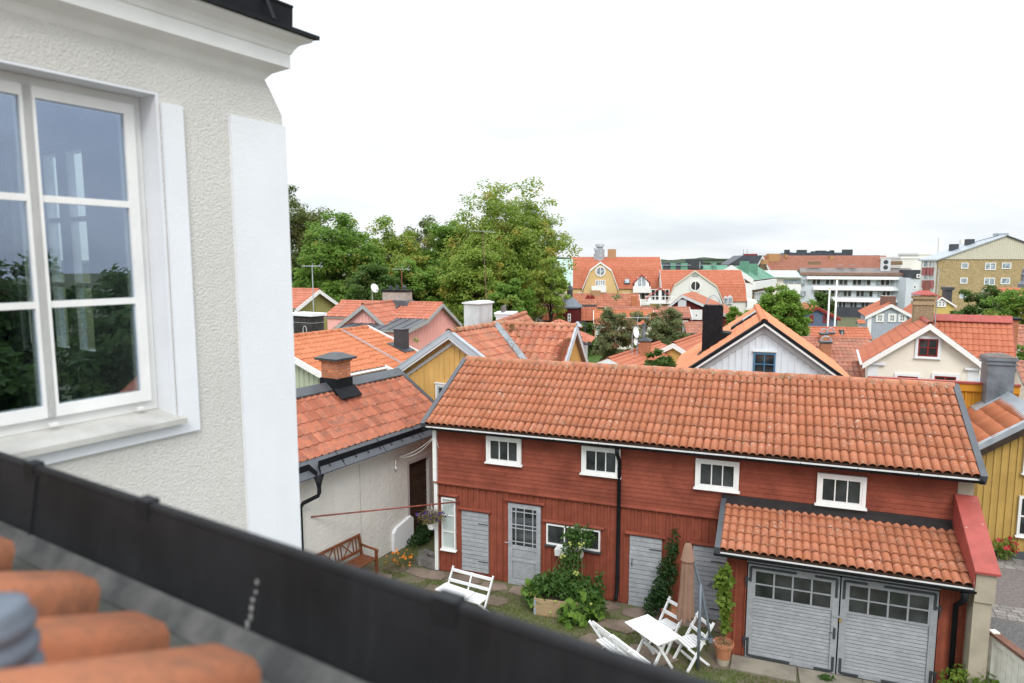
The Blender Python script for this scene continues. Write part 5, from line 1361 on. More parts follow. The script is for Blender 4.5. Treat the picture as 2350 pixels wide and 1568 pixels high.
# --- yellow house at the right edge
def build_yellow_right():
    F = FA(pR(930, 690), 16.9, 21)
    A = F.py(*pR(1446, 436)); L_ = F.py(*pR(930, 690)); 
    sl = (A.z - L_.z) / (A.x - L_.x)
    bk = F.px(*pR(945, 128), A.x); ln = bk.y
    root = frame_thing('yellow_house', 'mustard-yellow board house with zinc chimney and ribbed orange roof at the right edge', 'house', F)
    xa, za, xl = A.x, A.z, L_.x - .0; zl = L_.z; ov = .3
    b = MB(); xr = xa + (xa - xl); wx0 = xl + .12
    gz = lambda x: za - sl * abs(x - xa) - .16
    b.prism([(wx0, ov, .0), (xr - .3, ov, .0), (xr - .3, ov, gz(xr - .3)), (xa, ov, za - .16), (wx0, ov, gz(wx0))], (0, ln - .6, 0)); b.build('wall', YEL2, root)
    vboards(root, TR(0, ov, 0), wx0, xr - .3, gz, .22, .17, YEL2, individual=True, bw=.05, openings=[(wx0 + 1.62, wx0 + 2.7, .82, 2.02), (wx0 + 1.9, wx0 + 2.7, 2.6, 3.2)])
    fbox(root, 'plinth', GREYM, wx0 - .02, xr - .28, ov - .05, ov + .05, 0, .22)
    roof_slope(root, (xl, 0, zl), (xl, ln, zl), (xa, 0, za), T_NEW, .12, .40, .05, 's', limit=290, rolls=2, lift=.014)
    roof_slope(root, (xr, 0, zl), (xr, ln, zl), (xa, 0, za), T_NEW, .20, .36, .02, 'flat', seg=3)
    for y, nm in ((0, 'near'), (ln - .14, 'far')):
        q = MB(); p, r_ = Vector((xl - .03, y - .02, zl + .06)), Vector((xa, y - .02, za + .08)); q.prism([p, r_, r_ - Vector((0, 0, .16)), p - Vector((0, 0, .16))], (0, .16, 0)); q.build('verge_flashing', GALV, root)
    bargeboard(root, (xl, .03, zl - .10), (xa, .03, za - .10), .16, .06, mat('dark_barge', (.05, .033, .024), .8, noise=(5, .4)))
    q = MB(); q.prism([(xa - .3, 0, za - .3 * sl + .05), (xa, 0, za + .12), (xa + .3, 0, za - .3 * sl + .05), (xa + .3, 0, za - .3 * sl + .02), (xa, 0, za + .09), (xa - .3, 0, za - .3 * sl + .02)], (0, ln, 0)); q.build('ridge_flashing', GALV, root)
    wa = F.py(*pR(1228, 1395), ov - .03)
    window(root, TR(wa.x, ov - .03, wa.z), .95, 1.05, 2, 2, WHITE, trim=.0, fw=.06, bar=.04, gmat=GLASS)
    wb = F.py(*pR(1280, 895), ov - .03); window(root, TR(wb.x, ov - .03, wb.z), .95, 1.05, 2, 2, WHITE, fw=.06, bar=.04)
    # zinc chimney
    C0 = F.px(*pR(1115, 250), xa - .05); yc = C0.y
    a = F.py(*pR(1005, 80), yc - .35); b_ = F.py(*pR(1225, 80), yc - .35)
    zt = F.py(*pR(1100, 0), yc - .35).z
    w = b_.x - a.x
    c = MB(); c.box(a.x, b_.x, yc - .35, yc + .35, za - 1.0, zt + .02); ch = c.build('chimney', ZINC, root)
    fbox(ch, 'cornice', ZINC, a.x - .05, b_.x + .05, yc - .40, yc + .40, zt - .09, zt - .05); fbox(ch, 'collar', ZINC, a.x - .05, b_.x + .05, yc - .4, yc + .4, zt + .02, zt + .10)
    hood_cap(ch, a.x, yc - .35, zt + .10, w, .7, mat('brown_zinc', (.13, .10, .085), .5, .4, noise=(5, .3)), over=.02, rise=.07, skirt=.02)
    fl = MB(); fl.prism([(a.x - .25, yc - .5, za - sl * (xa - a.x + .25) + .06), (xa, yc - .5, za + .06), (xa, yc - .5, za + .09), (a.x - .25, yc - .5, za - sl * (xa - a.x + .25) + .09)], (0, 1.0, 0)); fl.build('flashing', GALV, ch)
build_yellow_right()

# --- small yellow sheds and the chimney with dishes
def build_sheds():
    F1 = None
    gable_house('yellow_shed', 'small yellow gable with white bargeboards above the green shrub', pO(1710, 828), 42, 30, pO(1080, 1125), pO(1925, 965), 9, zb=-2, wall=YEL, boards=(.22, YEL, .05), tmat=T_RED, tw=.24, tl=.36, amp=.03, verge=WHITE, vw=.32, ov=.2, seg=3, cat='shed', kind='flat')
    gable_house('yellow_shed', 'lower yellow gable with white bargeboards left of the brick chimney', pO(650, 1083), 37, 30, pO(262, 1228), pO(1075, 1300), 9, zb=-2, wall=YEL, boards=(.22, YEL, .05), tmat=T_RED, tw=.24, tl=.36, amp=.03, verge=WHITE, vw=.28, ov=.2, seg=3, cat='shed', kind='flat')
    F = FA(pO(1240, 1000), 40, 20); t = frame_thing('chimney', 'red brick chimney with metal pipe and pyramid cap beside two satellite dishes', 'chimney', F)
    a = F.py(*pO(1145, 800)); b_ = F.py(*pO(1325, 800)); w = b_.x - a.x; zt = a.z
    brick_stack(t, a.x, 0, zt - 2.2, zt, w, .65, BRICK, name='stack', individual=True, course=.085, blen=.27)
    hood_cap(t, a.x, 0, zt, w, .65, IRON, over=.08, rise=.16, skirt=.04)
    b = MB(); P = F.py(*pO(1218, 740)); zz = F.py(*pO(1218, 525)).z; b.tube([(P.x, .3, zt + .1), (P.x, .3, zz)], .10, 10); b.lathe([(.15, 0), (.15, .03)], 10, TR(P.x, .3, zz)); b.build('flue_pipe', ZINC, t)
    for (x, y, r, lab) in ((1095, 655, .33, 'larger upper white satellite dish left of the brick chimney'), (1092, 805, .22, 'smaller lower white satellite dish left of the brick chimney')):
        P = at(*pO(x, y), 39.3); dish('satellite_dish', lab, P, r, 48, base=-1.6 if r > .3 else -1.0, tilt=12)
    A = at(*pO(1130, 560), 39.5); aerial('tv_aerial', 'flat comb aerial above the two satellite dishes', A - Vector((0, 0, 1.0)), at(*pO(1130, 415), 39.5).z - A.z + 1.05, 1.5, 8, GALV)
build_sheds()
# ============================================================ behind: courtyard houses, the gambrel blocks, the town centre
SLATEM = mat('slate_sheet', (.06, .068, .085), .5, .4, noise=(.4, .3))
COPPER = mat('green_copper', (.13, .30, .21), .6, .3, noise=(.3, .25), streak=(.6, .4, (.22, .40, .31)))
COPPERL = mat('pale_copper', (.45, .62, .55), .6, .3, noise=(.3, .15))
YREND = mat('yellow_render', (.62, .44, .21), .85, .15, noise=(.4, .08))
WREND = mat('white_facade', (.70, .70, .66), .85, .15, noise=(.4, .06))
GREYF = mat('grey_facade', (.60, .645, .69), .7, .2, noise=(.3, .08))
BBRICK = mat('far_buff_brick', (.42, .32, .17), .85, .15, noise=(2.5, .3, 3), streak=(1.5, .2, (.48, .38, .22)))
BRBRICK = mat('far_brown_brick', (.24, .165, .10), .85, .15, noise=(2, .25))
CREAMM = mat('cream_sheet', (.58, .55, .44), .6, .3, noise=(.3, .04))
OXID = mat('aged_copper_roof', (.19, .17, .165), .6, .3, noise=(.6, .3), streak=(1.2, .5, (.30, .18, .13)))
def balcony(root, x, z, w, d=1.2, mat_=None, h=1.0, rail=False):
    b = MB(); b.box(x, x + w, -d, 0, z - .15, z); b.box(x, x + w, -d, -d + .05, z, z + h); b.box(x, x + .05, -d + .05, 0, z, z + h); b.box(x + w - .05, x + w, -d + .05, 0, z, z + h)
    return b.build('balcony', mat_ or WHITE, root)
def gambrel_yellow():
    Y1 = 126
    F = FA(pG(1060, 170), Y1, 8)
    pts = [F.py(*pG(x, y)) for x, y in ((790, 572), (905, 290), (1060, 170), (1225, 290), (1328, 577))]
    prof = [(p.x, p.z) for p in pts]
    root = profile_house('gambrel_gable', 'yellow gambrel gable with round window and balcony on the yellow block', F, prof, 0, 9, -6.5, YREND, T_RED, .5, .55, .05, WHITE, .35, .15, 2)
    c = F.py(*pG(1060, 313)); b = MB(); b.lathe([(.95, 0), (.95, .12), (.72, .12)], 24, TR(c.x, .12, c.z) @ RX(90)); w = b.build('round_window', WHITE, root)
    b = MB(); b.lathe([(0, .02), (.75, .02)], 24, TR(c.x, .14, c.z) @ RX(90)); b.build('pane', GLASSP, w); fbox(w, 'bar', WHITE, c.x - .06, c.x + .06, .0, .1, c.z - .75, c.z + .75)
    win_px(root, F, pG, 985, 440, 1132, 525, WHITE, yp=.14, nx=4, ny=1, fw=.12, bar=.12, depth=.1, gmat=GLASSP, sill=False)
    a = F.py(*pG(930, 605)); e = F.py(*pG(1145, 605)); balcony(root, a.x, a.z, e.x - a.x, 1.3)
    # main block behind
    Fm = FA(pG(635, 100), 134, 98)
    za = Fm.py(*pG(635, 100)).z; ln = Fm.px(*pG(1945, 93), 0).y
    zk = Fm.px(*pG(1300, 262), 4.2).z; ze = Fm.px(*pG(1450, 572), 6.3).z
    prof = [(-6.3, ze), (-4.2, zk), (0, za), (4.2, zk), (6.3, ze)]
    blk = profile_house('yellow_block', 'long yellow residential block with orange gambrel roof and balconies behind the trees', Fm, prof, 0, ln, -6.5, YREND, T_RED, .5, .55, .05, LGREY, .25, .1, 2, ends=(1, 1))
    # roof windows, dormer, vents
    def onx(c_, x0, y0, x1, y1, xp): 
        p, q = Fm.px(*c_(x0, y0), xp), Fm.px(*c_(x1, y1), xp); return p, q
    p, q = onx(pG, 1410, 420, 1495, 500, 5.4); f = MB(); f.prism([(4.9, p.y, p.z), (4.9, q.y, p.z), (5.95, q.y, q.z), (5.95, p.y, q.z)], (.15, 0, .1)); f.build('roof_window', IRON, blk)
    f = MB(); f.prism([(4.98, p.y + .15, p.z + .0), (4.98, q.y - .15, p.z + .0), (5.90, q.y - .15, q.z + .12), (5.90, p.y + .15, q.z + .12)], (.2, 0, .1)); f.build('pane', GLASSP, blk)
    p, q = onx(pG, 1570, 360, 1775, 610, 6.6); yc = (p.y + q.y) / 2; w2 = (q.y - p.y) / 2
    d = MB(); zt = p.z - .3; d.prism([(6.7, yc - w2, q.z), (6.7, yc + w2, q.z), (6.7, yc + w2, zt - 1.2), (6.7, yc, zt), (6.7, yc - w2, zt - 1.2)], (-2.5, 0, 0)); dm = d.build('dormer', WHITE, blk)
    d = MB()
    for s in (-1, 1): d.prism([(6.9, yc, zt + .15), (6.9, yc + s * (w2 + .3), zt - 1.35), (6.9, yc + s * (w2 + .3), zt - 1.15), (6.9, yc, zt + .35)], (-3.2, 0, 0))
    d.build('dormer_roof', REDM, dm)
    d = MB(); d.box(6.71, 6.75, yc - .75, yc + .75, q.z + 1.0, q.z + 2.6); d.build('dormer_glass', GLASSP, dm)
    for yy in (yc - .02, yc - .75, yc + .75): fbox(dm, 'mullion', WHITE, 6.72, 6.80, yy - .06, yy + .06, q.z + 1.0, q.z + 2.6)
    fbox(blk, 'balcony', WHITE, 6.7, 7.9, yc - w2 - .3, yc + w2 + .3, q.z - .2, q.z + .95)
    p, q = onx(pG, 1640, 650, 1740, 810, 6.1); fbox(blk, 'balcony', WHITE, 6.1, 7.4, p.y, q.y + .6, q.z, q.z + 1.1)
    M = TR(6.06, (p.y + q.y) / 2 - 1.2, q.z + 1.0) @ RZ(90); window(blk, M, 2.4, 1.3, 3, 1, WHITE, fw=.1, bar=.1, gmat=GLASS, sill=False)
    for (x, y) in ((790, 625), (885, 630), (1225, 634), (1430, 634)):
        p = Fm.px(*pG(x, y), 6.1); window(blk, TR(6.06, p.y - .8, p.z - 1.3) @ RZ(90), 1.6, 1.3, 2, 1, WHITE, fw=.1, bar=.1, gmat=GLASSP, sill=False)
    for (x, y0, w_, h_) in ((1012, 170, .7, 2.6), (1048, 110, .9, 2.6)):
        p = Fm.px(*pG(x, y0), .6); b = MB(); b.lathe([(w_, -1.5), (w_, h_ * .6), (w_ * .7, h_ * .6), (w_ * .7, h_ * .8), (w_ * 1.0, h_ * .8), (w_ * .9, h_), (0, h_)], 12, TR(.6, p.y, p.z)); b.build('vent_cowl', GALV, blk)
    p = Fm.px(*pG(1228, 100), 0); fbox(blk, 'chimney', mat('tan_sheet', (.40, .24, .13), .7), -.5, .5, p.y - .8, p.y + .8, za - .4, za + 1.5)
gambrel_yellow()
def gambrel_white():
    F = FA(pC(965, 362), 116, 8)
    pts = [F.py(*pC(x, y)) for x, y in ((545, 860), (675, 565), (965, 362), (1275, 580), (1400, 880))]
    root = profile_house('white_gambrel', 'white gambrel gable with round window and orange roof', F, [(p.x, p.z) for p in pts], 0, 9, -6.5, WREND, T_RED, .5, .55, .05, CREAMM, .3, .15, 2)
    c = F.py(*pC(972, 580)); b = MB(); b.lathe([(1.0, 0), (1.0, .12), (.74, .12)], 24, TR(c.x, .12, c.z) @ RX(90)); w = b.build('round_window', WHITE, root)
    b = MB(); b.lathe([(0, .02), (.78, .02)], 24, TR(c.x, .14, c.z) @ RX(90)); b.build('pane', GLASS, w); fbox(w, 'bar', WHITE, c.x - .06, c.x + .06, .0, .1, c.z - .75, c.z + .75)
    c = F.py(*pC(970, 408)); fbox(root, 'gable_vent', GREYP, c.x - .5, c.x + .5, .08, .14, c.z - .5, c.z + .4)
    # two little dormers on the right flank
    Fm = FA(pC(470, 355), 124, 98)
    za = Fm.py(*pC(470, 355)).z; ln = Fm.px(*pC(1612, 355), 0).y
    zk = Fm.px(*pC(1450, 560), 4.6).z; ze = Fm.px(*pC(1500, 800), 6.4).z
    blk = profile_house('white_block', 'white residential block with orange gambrel roof right of the yellow block', Fm, [(-6.4, ze), (-4.6, zk), (0, za), (4.6, zk), (6.4, ze)], 0, ln, -6.5, WREND, T_RED, .5, .55, .05, LGREY, .25, .1, 2, ends=(1, 1))
    for (x, y) in ((1400, 740), (1462, 730)):
        p = Fm.px(*pC(x, y), 6.4); d = MB(); d.prism([(6.6, p.y - .38, p.z - 1.2), (6.6, p.y + .38, p.z - 1.2), (6.6, p.y + .38, p.z - .1), (6.6, p.y, p.z + .25), (6.6, p.y - .38, p.z - .1)], (-1.2, 0, 0)); o = d.build('dormer', LGREY, blk)
        fbox(o, 'pane', GLASSP, 6.61, 6.64, p.y - .25, p.y + .25, p.z - 1.0, p.z - .15)
    # gable end towards the right: windows and balcony
    for (x, y, w_, h_) in ((1605, 560, .9, 2.4),):
        q = Fm.py(*pC(x, y), ln - .08); window(blk, TR(q.x + .5, ln - .08, q.z - 1.2) @ RZ(180), w_, h_, 1, 1, WHITE, fw=.1, gmat=GLASSP, sill=False)
    q = Fm.py(*pC(1660, 860), ln); b = MB(); b.box(q.x - 2.4, q.x + 2.4, ln, ln + 1.6, q.z - .2, q.z + 1.1); b.build('balcony', WHITE, blk)
    # white dormer with french window between the two blocks
    q = Fm.px(*pC(475, 630), 6.6); yc = q.y; e = Fm.px(*pC(475, 790), 6.6).z; d = MB(); zt = q.z; w2 = 2.1
    d.prism([(6.8, yc - w2, e - .3), (6.8, yc + w2, e - .3), (6.8, yc + w2, zt - 1.6), (6.8, yc, zt), (6.8, yc - w2, zt - 1.6)], (-2.6, 0, 0)); dm = d.build('dormer', WHITE, blk)
    d = MB()
    for s in (-1, 1): d.prism([(7.0, yc, zt + .15), (7.0, yc + s * (w2 + .3), zt - 1.75), (7.0, yc + s * (w2 + .3), zt - 1.55), (7.0, yc, zt + .35)], (-3.0, 0, 0))
    d.build('dormer_roof', REDM, dm)
    for k in (-1.55, .15):
        window(dm, TR(6.82, yc + k, e + .1) @ RZ(90), 1.4, 1.9, 2, 1, WHITE, fw=.1, bar=.1, gmat=GLASS, sill=False)
    b = MB(); 
    for i in range(9): b.box(7.9, 7.95, yc - w2 - .4 + i * .55, yc - w2 - .34 + i * .55, e - .3, e + .8)
    b.box(7.88, 7.97, yc - w2 - .5, yc + w2 + .5, e + .8, e + .9); b.box(6.8, 7.97, yc - w2 - .5, yc + w2 + .5, e - .4, e - .3); b.build('balcony_rail', WHITE, dm)
gambrel_white()

def courtyard():
    # long tiled roof in front of the yellow block
    r, F, q = ridge_house('tiled_block', 'long weathered orange tiled roof in front of the yellow block', pG(325, 645), pG(1632, 645), 92, 3, pG(1000, 850), 38, -5.5, YREND, T_OLD, .4, .5, .05, 2, verge=WHITE, ridge=.6)
    for (x, y) in ((880, 712), (940, 712)):
        p = F.px(*pG(x, y), 1.2); b = MB(); b.lathe([(.35, 0), (.35, .5), (.2, .5), (.2, .7)], 8, TR(1.2, p.y, p.z - .3)); b.build('roof_cowl', REDP, r)
    p = F.px(*pG(1560, 790), 3.0); fbox(r, 'chimney', BRICK, 2.6, 3.3, p.y - .35, p.y + .35, p.z - 2, p.z + 1.0)
    p = F.px(*pG(995, 650), .3); fbox(r, 'roof_hatch', MATS['tan_sheet'], -.2, .5, p.y - .6, p.y + .6, p.z - 1, p.z + .5)
    # mansard building with the dark red stair tower
    r, F, q = ridge_house('mansard_house', 'orange mansard-roofed house around the dark red stair tower', pG(200, 722), pG(1000, 735), 78, 3, pG(600, 808), 30, -5, DRED, T_OLD, .35, .45, .05, 2, ridge=0, back=4)
    z0 = q['ze']; A = F.px(*pG(190, 1040), q['xe'] + .9)
    roof_slope(r, (q['xe'] + .9, 0, A.z), (q['xe'] + .9, q['ln'], A.z), (q['xe'] + .05, 0, z0 - .15), T_RED, .35, .45, .05, seg=2)
    fbox(r, 'fascia', IRON, q['xe'], q['xe'] + .12, 0, q['ln'], z0 - .25, z0 - .05)
    Ft = FA(pG(605, 1000), 74, 3); t = frame_thing('stair_tower', 'dark red octagonal stair tower with grey cone roof and lantern spire', 'tower', Ft)
    a = Ft.py(*pG(445, 845)); e = Ft.py(*pG(775, 845)); rad = (e.x - a.x) / 2 / math.cos(R(22.5)) ; cx = (a.x + e.x) / 2; zt = a.z
    b = MB(); b.lathe([(rad, -6), (rad, zt)], 8, TR(cx, rad, 0) @ RZ(22.5)); b.build('wall', DRED, t)
    bb = MB()
    for k in range(8):
        M = TR(cx, rad, 0) @ RZ(45 * k) @ TR(0, -rad * math.cos(R(22.5)), 0); wd = rad * math.sin(R(22.5)) * 2
        for i in range(13): bb.box(-wd / 2 + wd * i / 12 - .03, -wd / 2 + wd * i / 12 + .03, -.05, 0, -6, zt, M)
    tag(bb.build('cladding', DRED, t), kind='stuff')
    zc = Ft.py(*pG(605, 700)).z
    b = MB(); b.lathe([(rad * 1.18, zt - .1), (rad * 1.18, zt + .05), (rad * .28, zc)], 8, TR(cx, rad, 0) @ RZ(22.5)); b.build('cone_roof', mat('grey_cone', (.15, .175, .21), .5, .4, noise=(1, .2)), t)
    b = MB(); l = rad * .24; zs = Ft.py(*pG(610, 600)).z; zp = Ft.py(*pG(615, 455)).z
    b.lathe([(l, zc - .2), (l, zs), (l * 1.3, zs), (l * .55, zs + .5), (l * .3, (zs + zp) / 2), (.03, zp)], 8, TR(cx, rad, 0)); b.build('lantern', IRON, t)
    win_px(t, Ft, pG, 575, 940, 620, 1055, WHITE, yp=rad * (1 - math.cos(R(22.5))) - .06, nx=1, ny=2, fw=.09, bar=.08, sill=False)
    # cream house with orange roof
    r, F, q = ridge_house('cream_cottage', 'cream house with bright orange roof behind the apple trees', pO(420, 298), pO(1385, 303), 68, 6, pO(480, 528), 40, -4.5, CREAMR, T_NEW, .28, .36, .04, 3, verge=WHITE, vw=.3, ends=(1, 1))
    M = TR(q['xe'] - .25, 0, 0)
    a = F.py(*pO(430, 450), .18)
    window(r, TR(a.x + .25, .18, a.z - .9) @ RZ(0), .7, 1.1, 2, 3, WHITE, fw=.06, bar=.04, sill=False)
    window(r, TR(a.x + .25, .18, a.z - 3.6), .7, 1.1, 2, 3, WHITE, fw=.06, bar=.04, sill=False)
    fbox(r, 'corner_board', WHITE, q['xe'] - .26, q['xe'] - .20, .2, .75, -4.5, q['ze'] - .2)
    for k in (1.6, 3.6, 5.2): window(r, TR(q['xe'] - .23, k, -3.2) @ RZ(90), .9, 1.2, 2, 2, WHITE, trim=.1, fw=.06, sill=False)
    # long brown roofs and dark red gable
    r, F, q = ridge_house('brown_roof_house', 'long brown tiled roof with white end boards beside the dark red gable', pO(610, 243), pO(1972, 245), 72, 3, pO(1950, 420), 36, -5, DRED, T_DULL, .3, .4, .05, 3, verge=WHITE, vw=.3)
    fbox(r, 'corner_board', WHITE, q['xe'] - .2, q['xe'] - .12, q['ln'] - .9, q['ln'] - .35, -5, q['ze'] - .3)
    root, F, q = gable_house('dark_red_barn', 'dark red board gable with white centre board in front of the white gambrel', pO(1855, 45), 84, 22, pO(1610, 242), pO(2235, 212), pO(2030, 3), zb=-6, wall=DRED, boards=(.3, DRED, .07), tmat=T_OLD, tw=.35, tl=.42, amp=.05, verge=LGREY, vw=.35, ov=.3, seg=2, cat='barn', wr=6.5, ridge=0)
    a = F.py(*pO(1858, 100), .25); fbox(root, 'centre_board', LGREY, a.x - .5, a.x + .5, .12, .25, -6, q['za'] - .6)
    win_px(root, F, pO, 2060, 352, 2112, 408, WHITE, yp=.24, fw=.12, trim=.5, sill=False)
    r, F, q = ridge_house('low_brown_roof', 'low brown tiled lean-to roof below the dark red gable', pO(1880, 488), pO(2260, 490), 70, 3, pO(2000, 668), 34, -5, DRED, T_DULL, .3, .4, .05, 3, cat='outbuilding')
    # little tiled hip roofs behind the creeper roof
    def hip(name, label, apex, Y, eave, th, wall, cat, tm=T_PINK):
        P = at(*apex, Y); C1 = at(*eave, Y - 1); h = abs(C1.x - P.x); t = thing(name, label, cat, (P.x, P.y, 0), -R(th)); fbox(t, 'wall', wall, -h + .25, h - .35, -h + .4, h, ground_z(Y) - .4, C1.z - .05)
        for k in range(4):
            f = MB(); f.var = []; tl = math.hypot(h, P.z - C1.z); n = max(2, round(tl / .36)); sl = math.atan2(P.z - C1.z, h)
            for j in range(n):
                w0 = h * (1 - j / n); nb = max(1, round(2 * w0 / .24)); s0, s1 = j / n, (j + 1) / n
                for i in range(nb):
                    q = [(-w0 + 2 * w0 * (i + m_) / nb) for m_ in (0, .5, 1)]; q1 = [x * max(0, (1 - s1)) / (1 - s0) for x in q]; kk = len(f.v); rv = random.random()
                    for x, x1, e in zip(q, q1, (0, .045, 0)): f.v += [(x, -h * (1 - s0), C1.z + (P.z - C1.z) * s0 + .02 + e), (x1, -h * (1 - s1), C1.z + (P.z - C1.z) * s1 + e)]
                    f.f += [(kk, kk + 2, kk + 3, kk + 1), (kk + 2, kk + 4, kk + 5, kk + 3)]; f.var += [rv, rv]
            tag(f.build('clay_tiles', tm, t, RZ(90 * k)), kind='stuff')
        fbox(t, 'gutter', IRON, -h, h, -h - .08, -h, C1.z - .09, C1.z - .01)
    hip('grey_shed', 'small grey board shed with reddish hipped roof right of the creeper wing', pY(1925, 292), 30, pY(2180, 445), 12, LGREY, 'shed')
    hip('tiled_house', 'low hipped clay roof just behind the creeper wing ridge', pY(1785, 200), 44, pY(2010, 318), 20, CREAMR, 'house')
    # pale buildings seen through the tree on the left of the yellow block
    F = FA(pG(60, 650), 84, 15); t = frame_thing('cream_apartments', 'cream apartment wall with white balcony rails behind the tall tree', 'building', F)
    a = F.py(*pG(0, 640)); e = F.py(*pG(105, 850)); fbox(t, 'wall', CREAMR, a.x - 3, e.x, 0, 6, -6, a.z + .2); b = MB(); b.prism([(a.x - 3, -.3, a.z + .2), (e.x + .3, -.3, a.z + .0), (e.x - 1.5, -.3, a.z + 2.0), (a.x - 3, -.3, a.z + 2.0)], (0, 6.5, 0)); b.build('roof', SLATEM, t)
    for k in range(2):
        z = F.py(*pG(150, 800 + 240 * k)).z; b = MB(); x0 = e.x; b.box(x0, x0 + 2.6, .6, 1.9, z - .2, z)
        for i in range(12): b.box(x0 + .1 + i * .22, x0 + .15 + i * .22, .6, .64, z, z + 1.0)
        b.box(x0, x0 + 2.7, .58, .66, z + 1.0, z + 1.08); b.build('balcony', WHITE, t)
    fbox(t, 'side_wall', CREAMR, e.x, e.x + 3.4, 2.0, 5, -6, a.z)
    for k in range(2):
        z = F.py(*pG(150, 800 + 240 * k)).z; window(t, TR(e.x + .8, 1.98, z + .1), 1.3, 2.1, 2, 1, WHITE, fw=.09, gmat=GLASSP, sill=False)
    F = FA(pG(250, 560), 100, 5); t = frame_thing('yellow_apartments', 'pale yellow apartment block with dormers half hidden by the tall tree', 'building', F)
    a = F.py(*pG(60, 560)); e = F.py(*pG(650, 560)); fbox(t, 'wall', YREND, a.x - 6, e.x, 0, 8, -6, a.z + .2)
    b = MB(); b.prism([(a.x - 6, -.4, a.z + .2), (a.x - 6, 2.5, a.z + 4.2), (a.x - 6, 8, a.z + 4.2), (a.x - 6, 8, a.z + .2)], (e.x - a.x + 6, 0, 0)); b.build('roof', COPPERL, t)
    for i in range(5):
        x = a.x + .5 + i * 3.2; window(t, TR(x, -.02, a.z - 2.4), 1.6, 1.5, 2, 1, WHITE, fw=.1, gmat=GLASSP, sill=False)
courtyard()

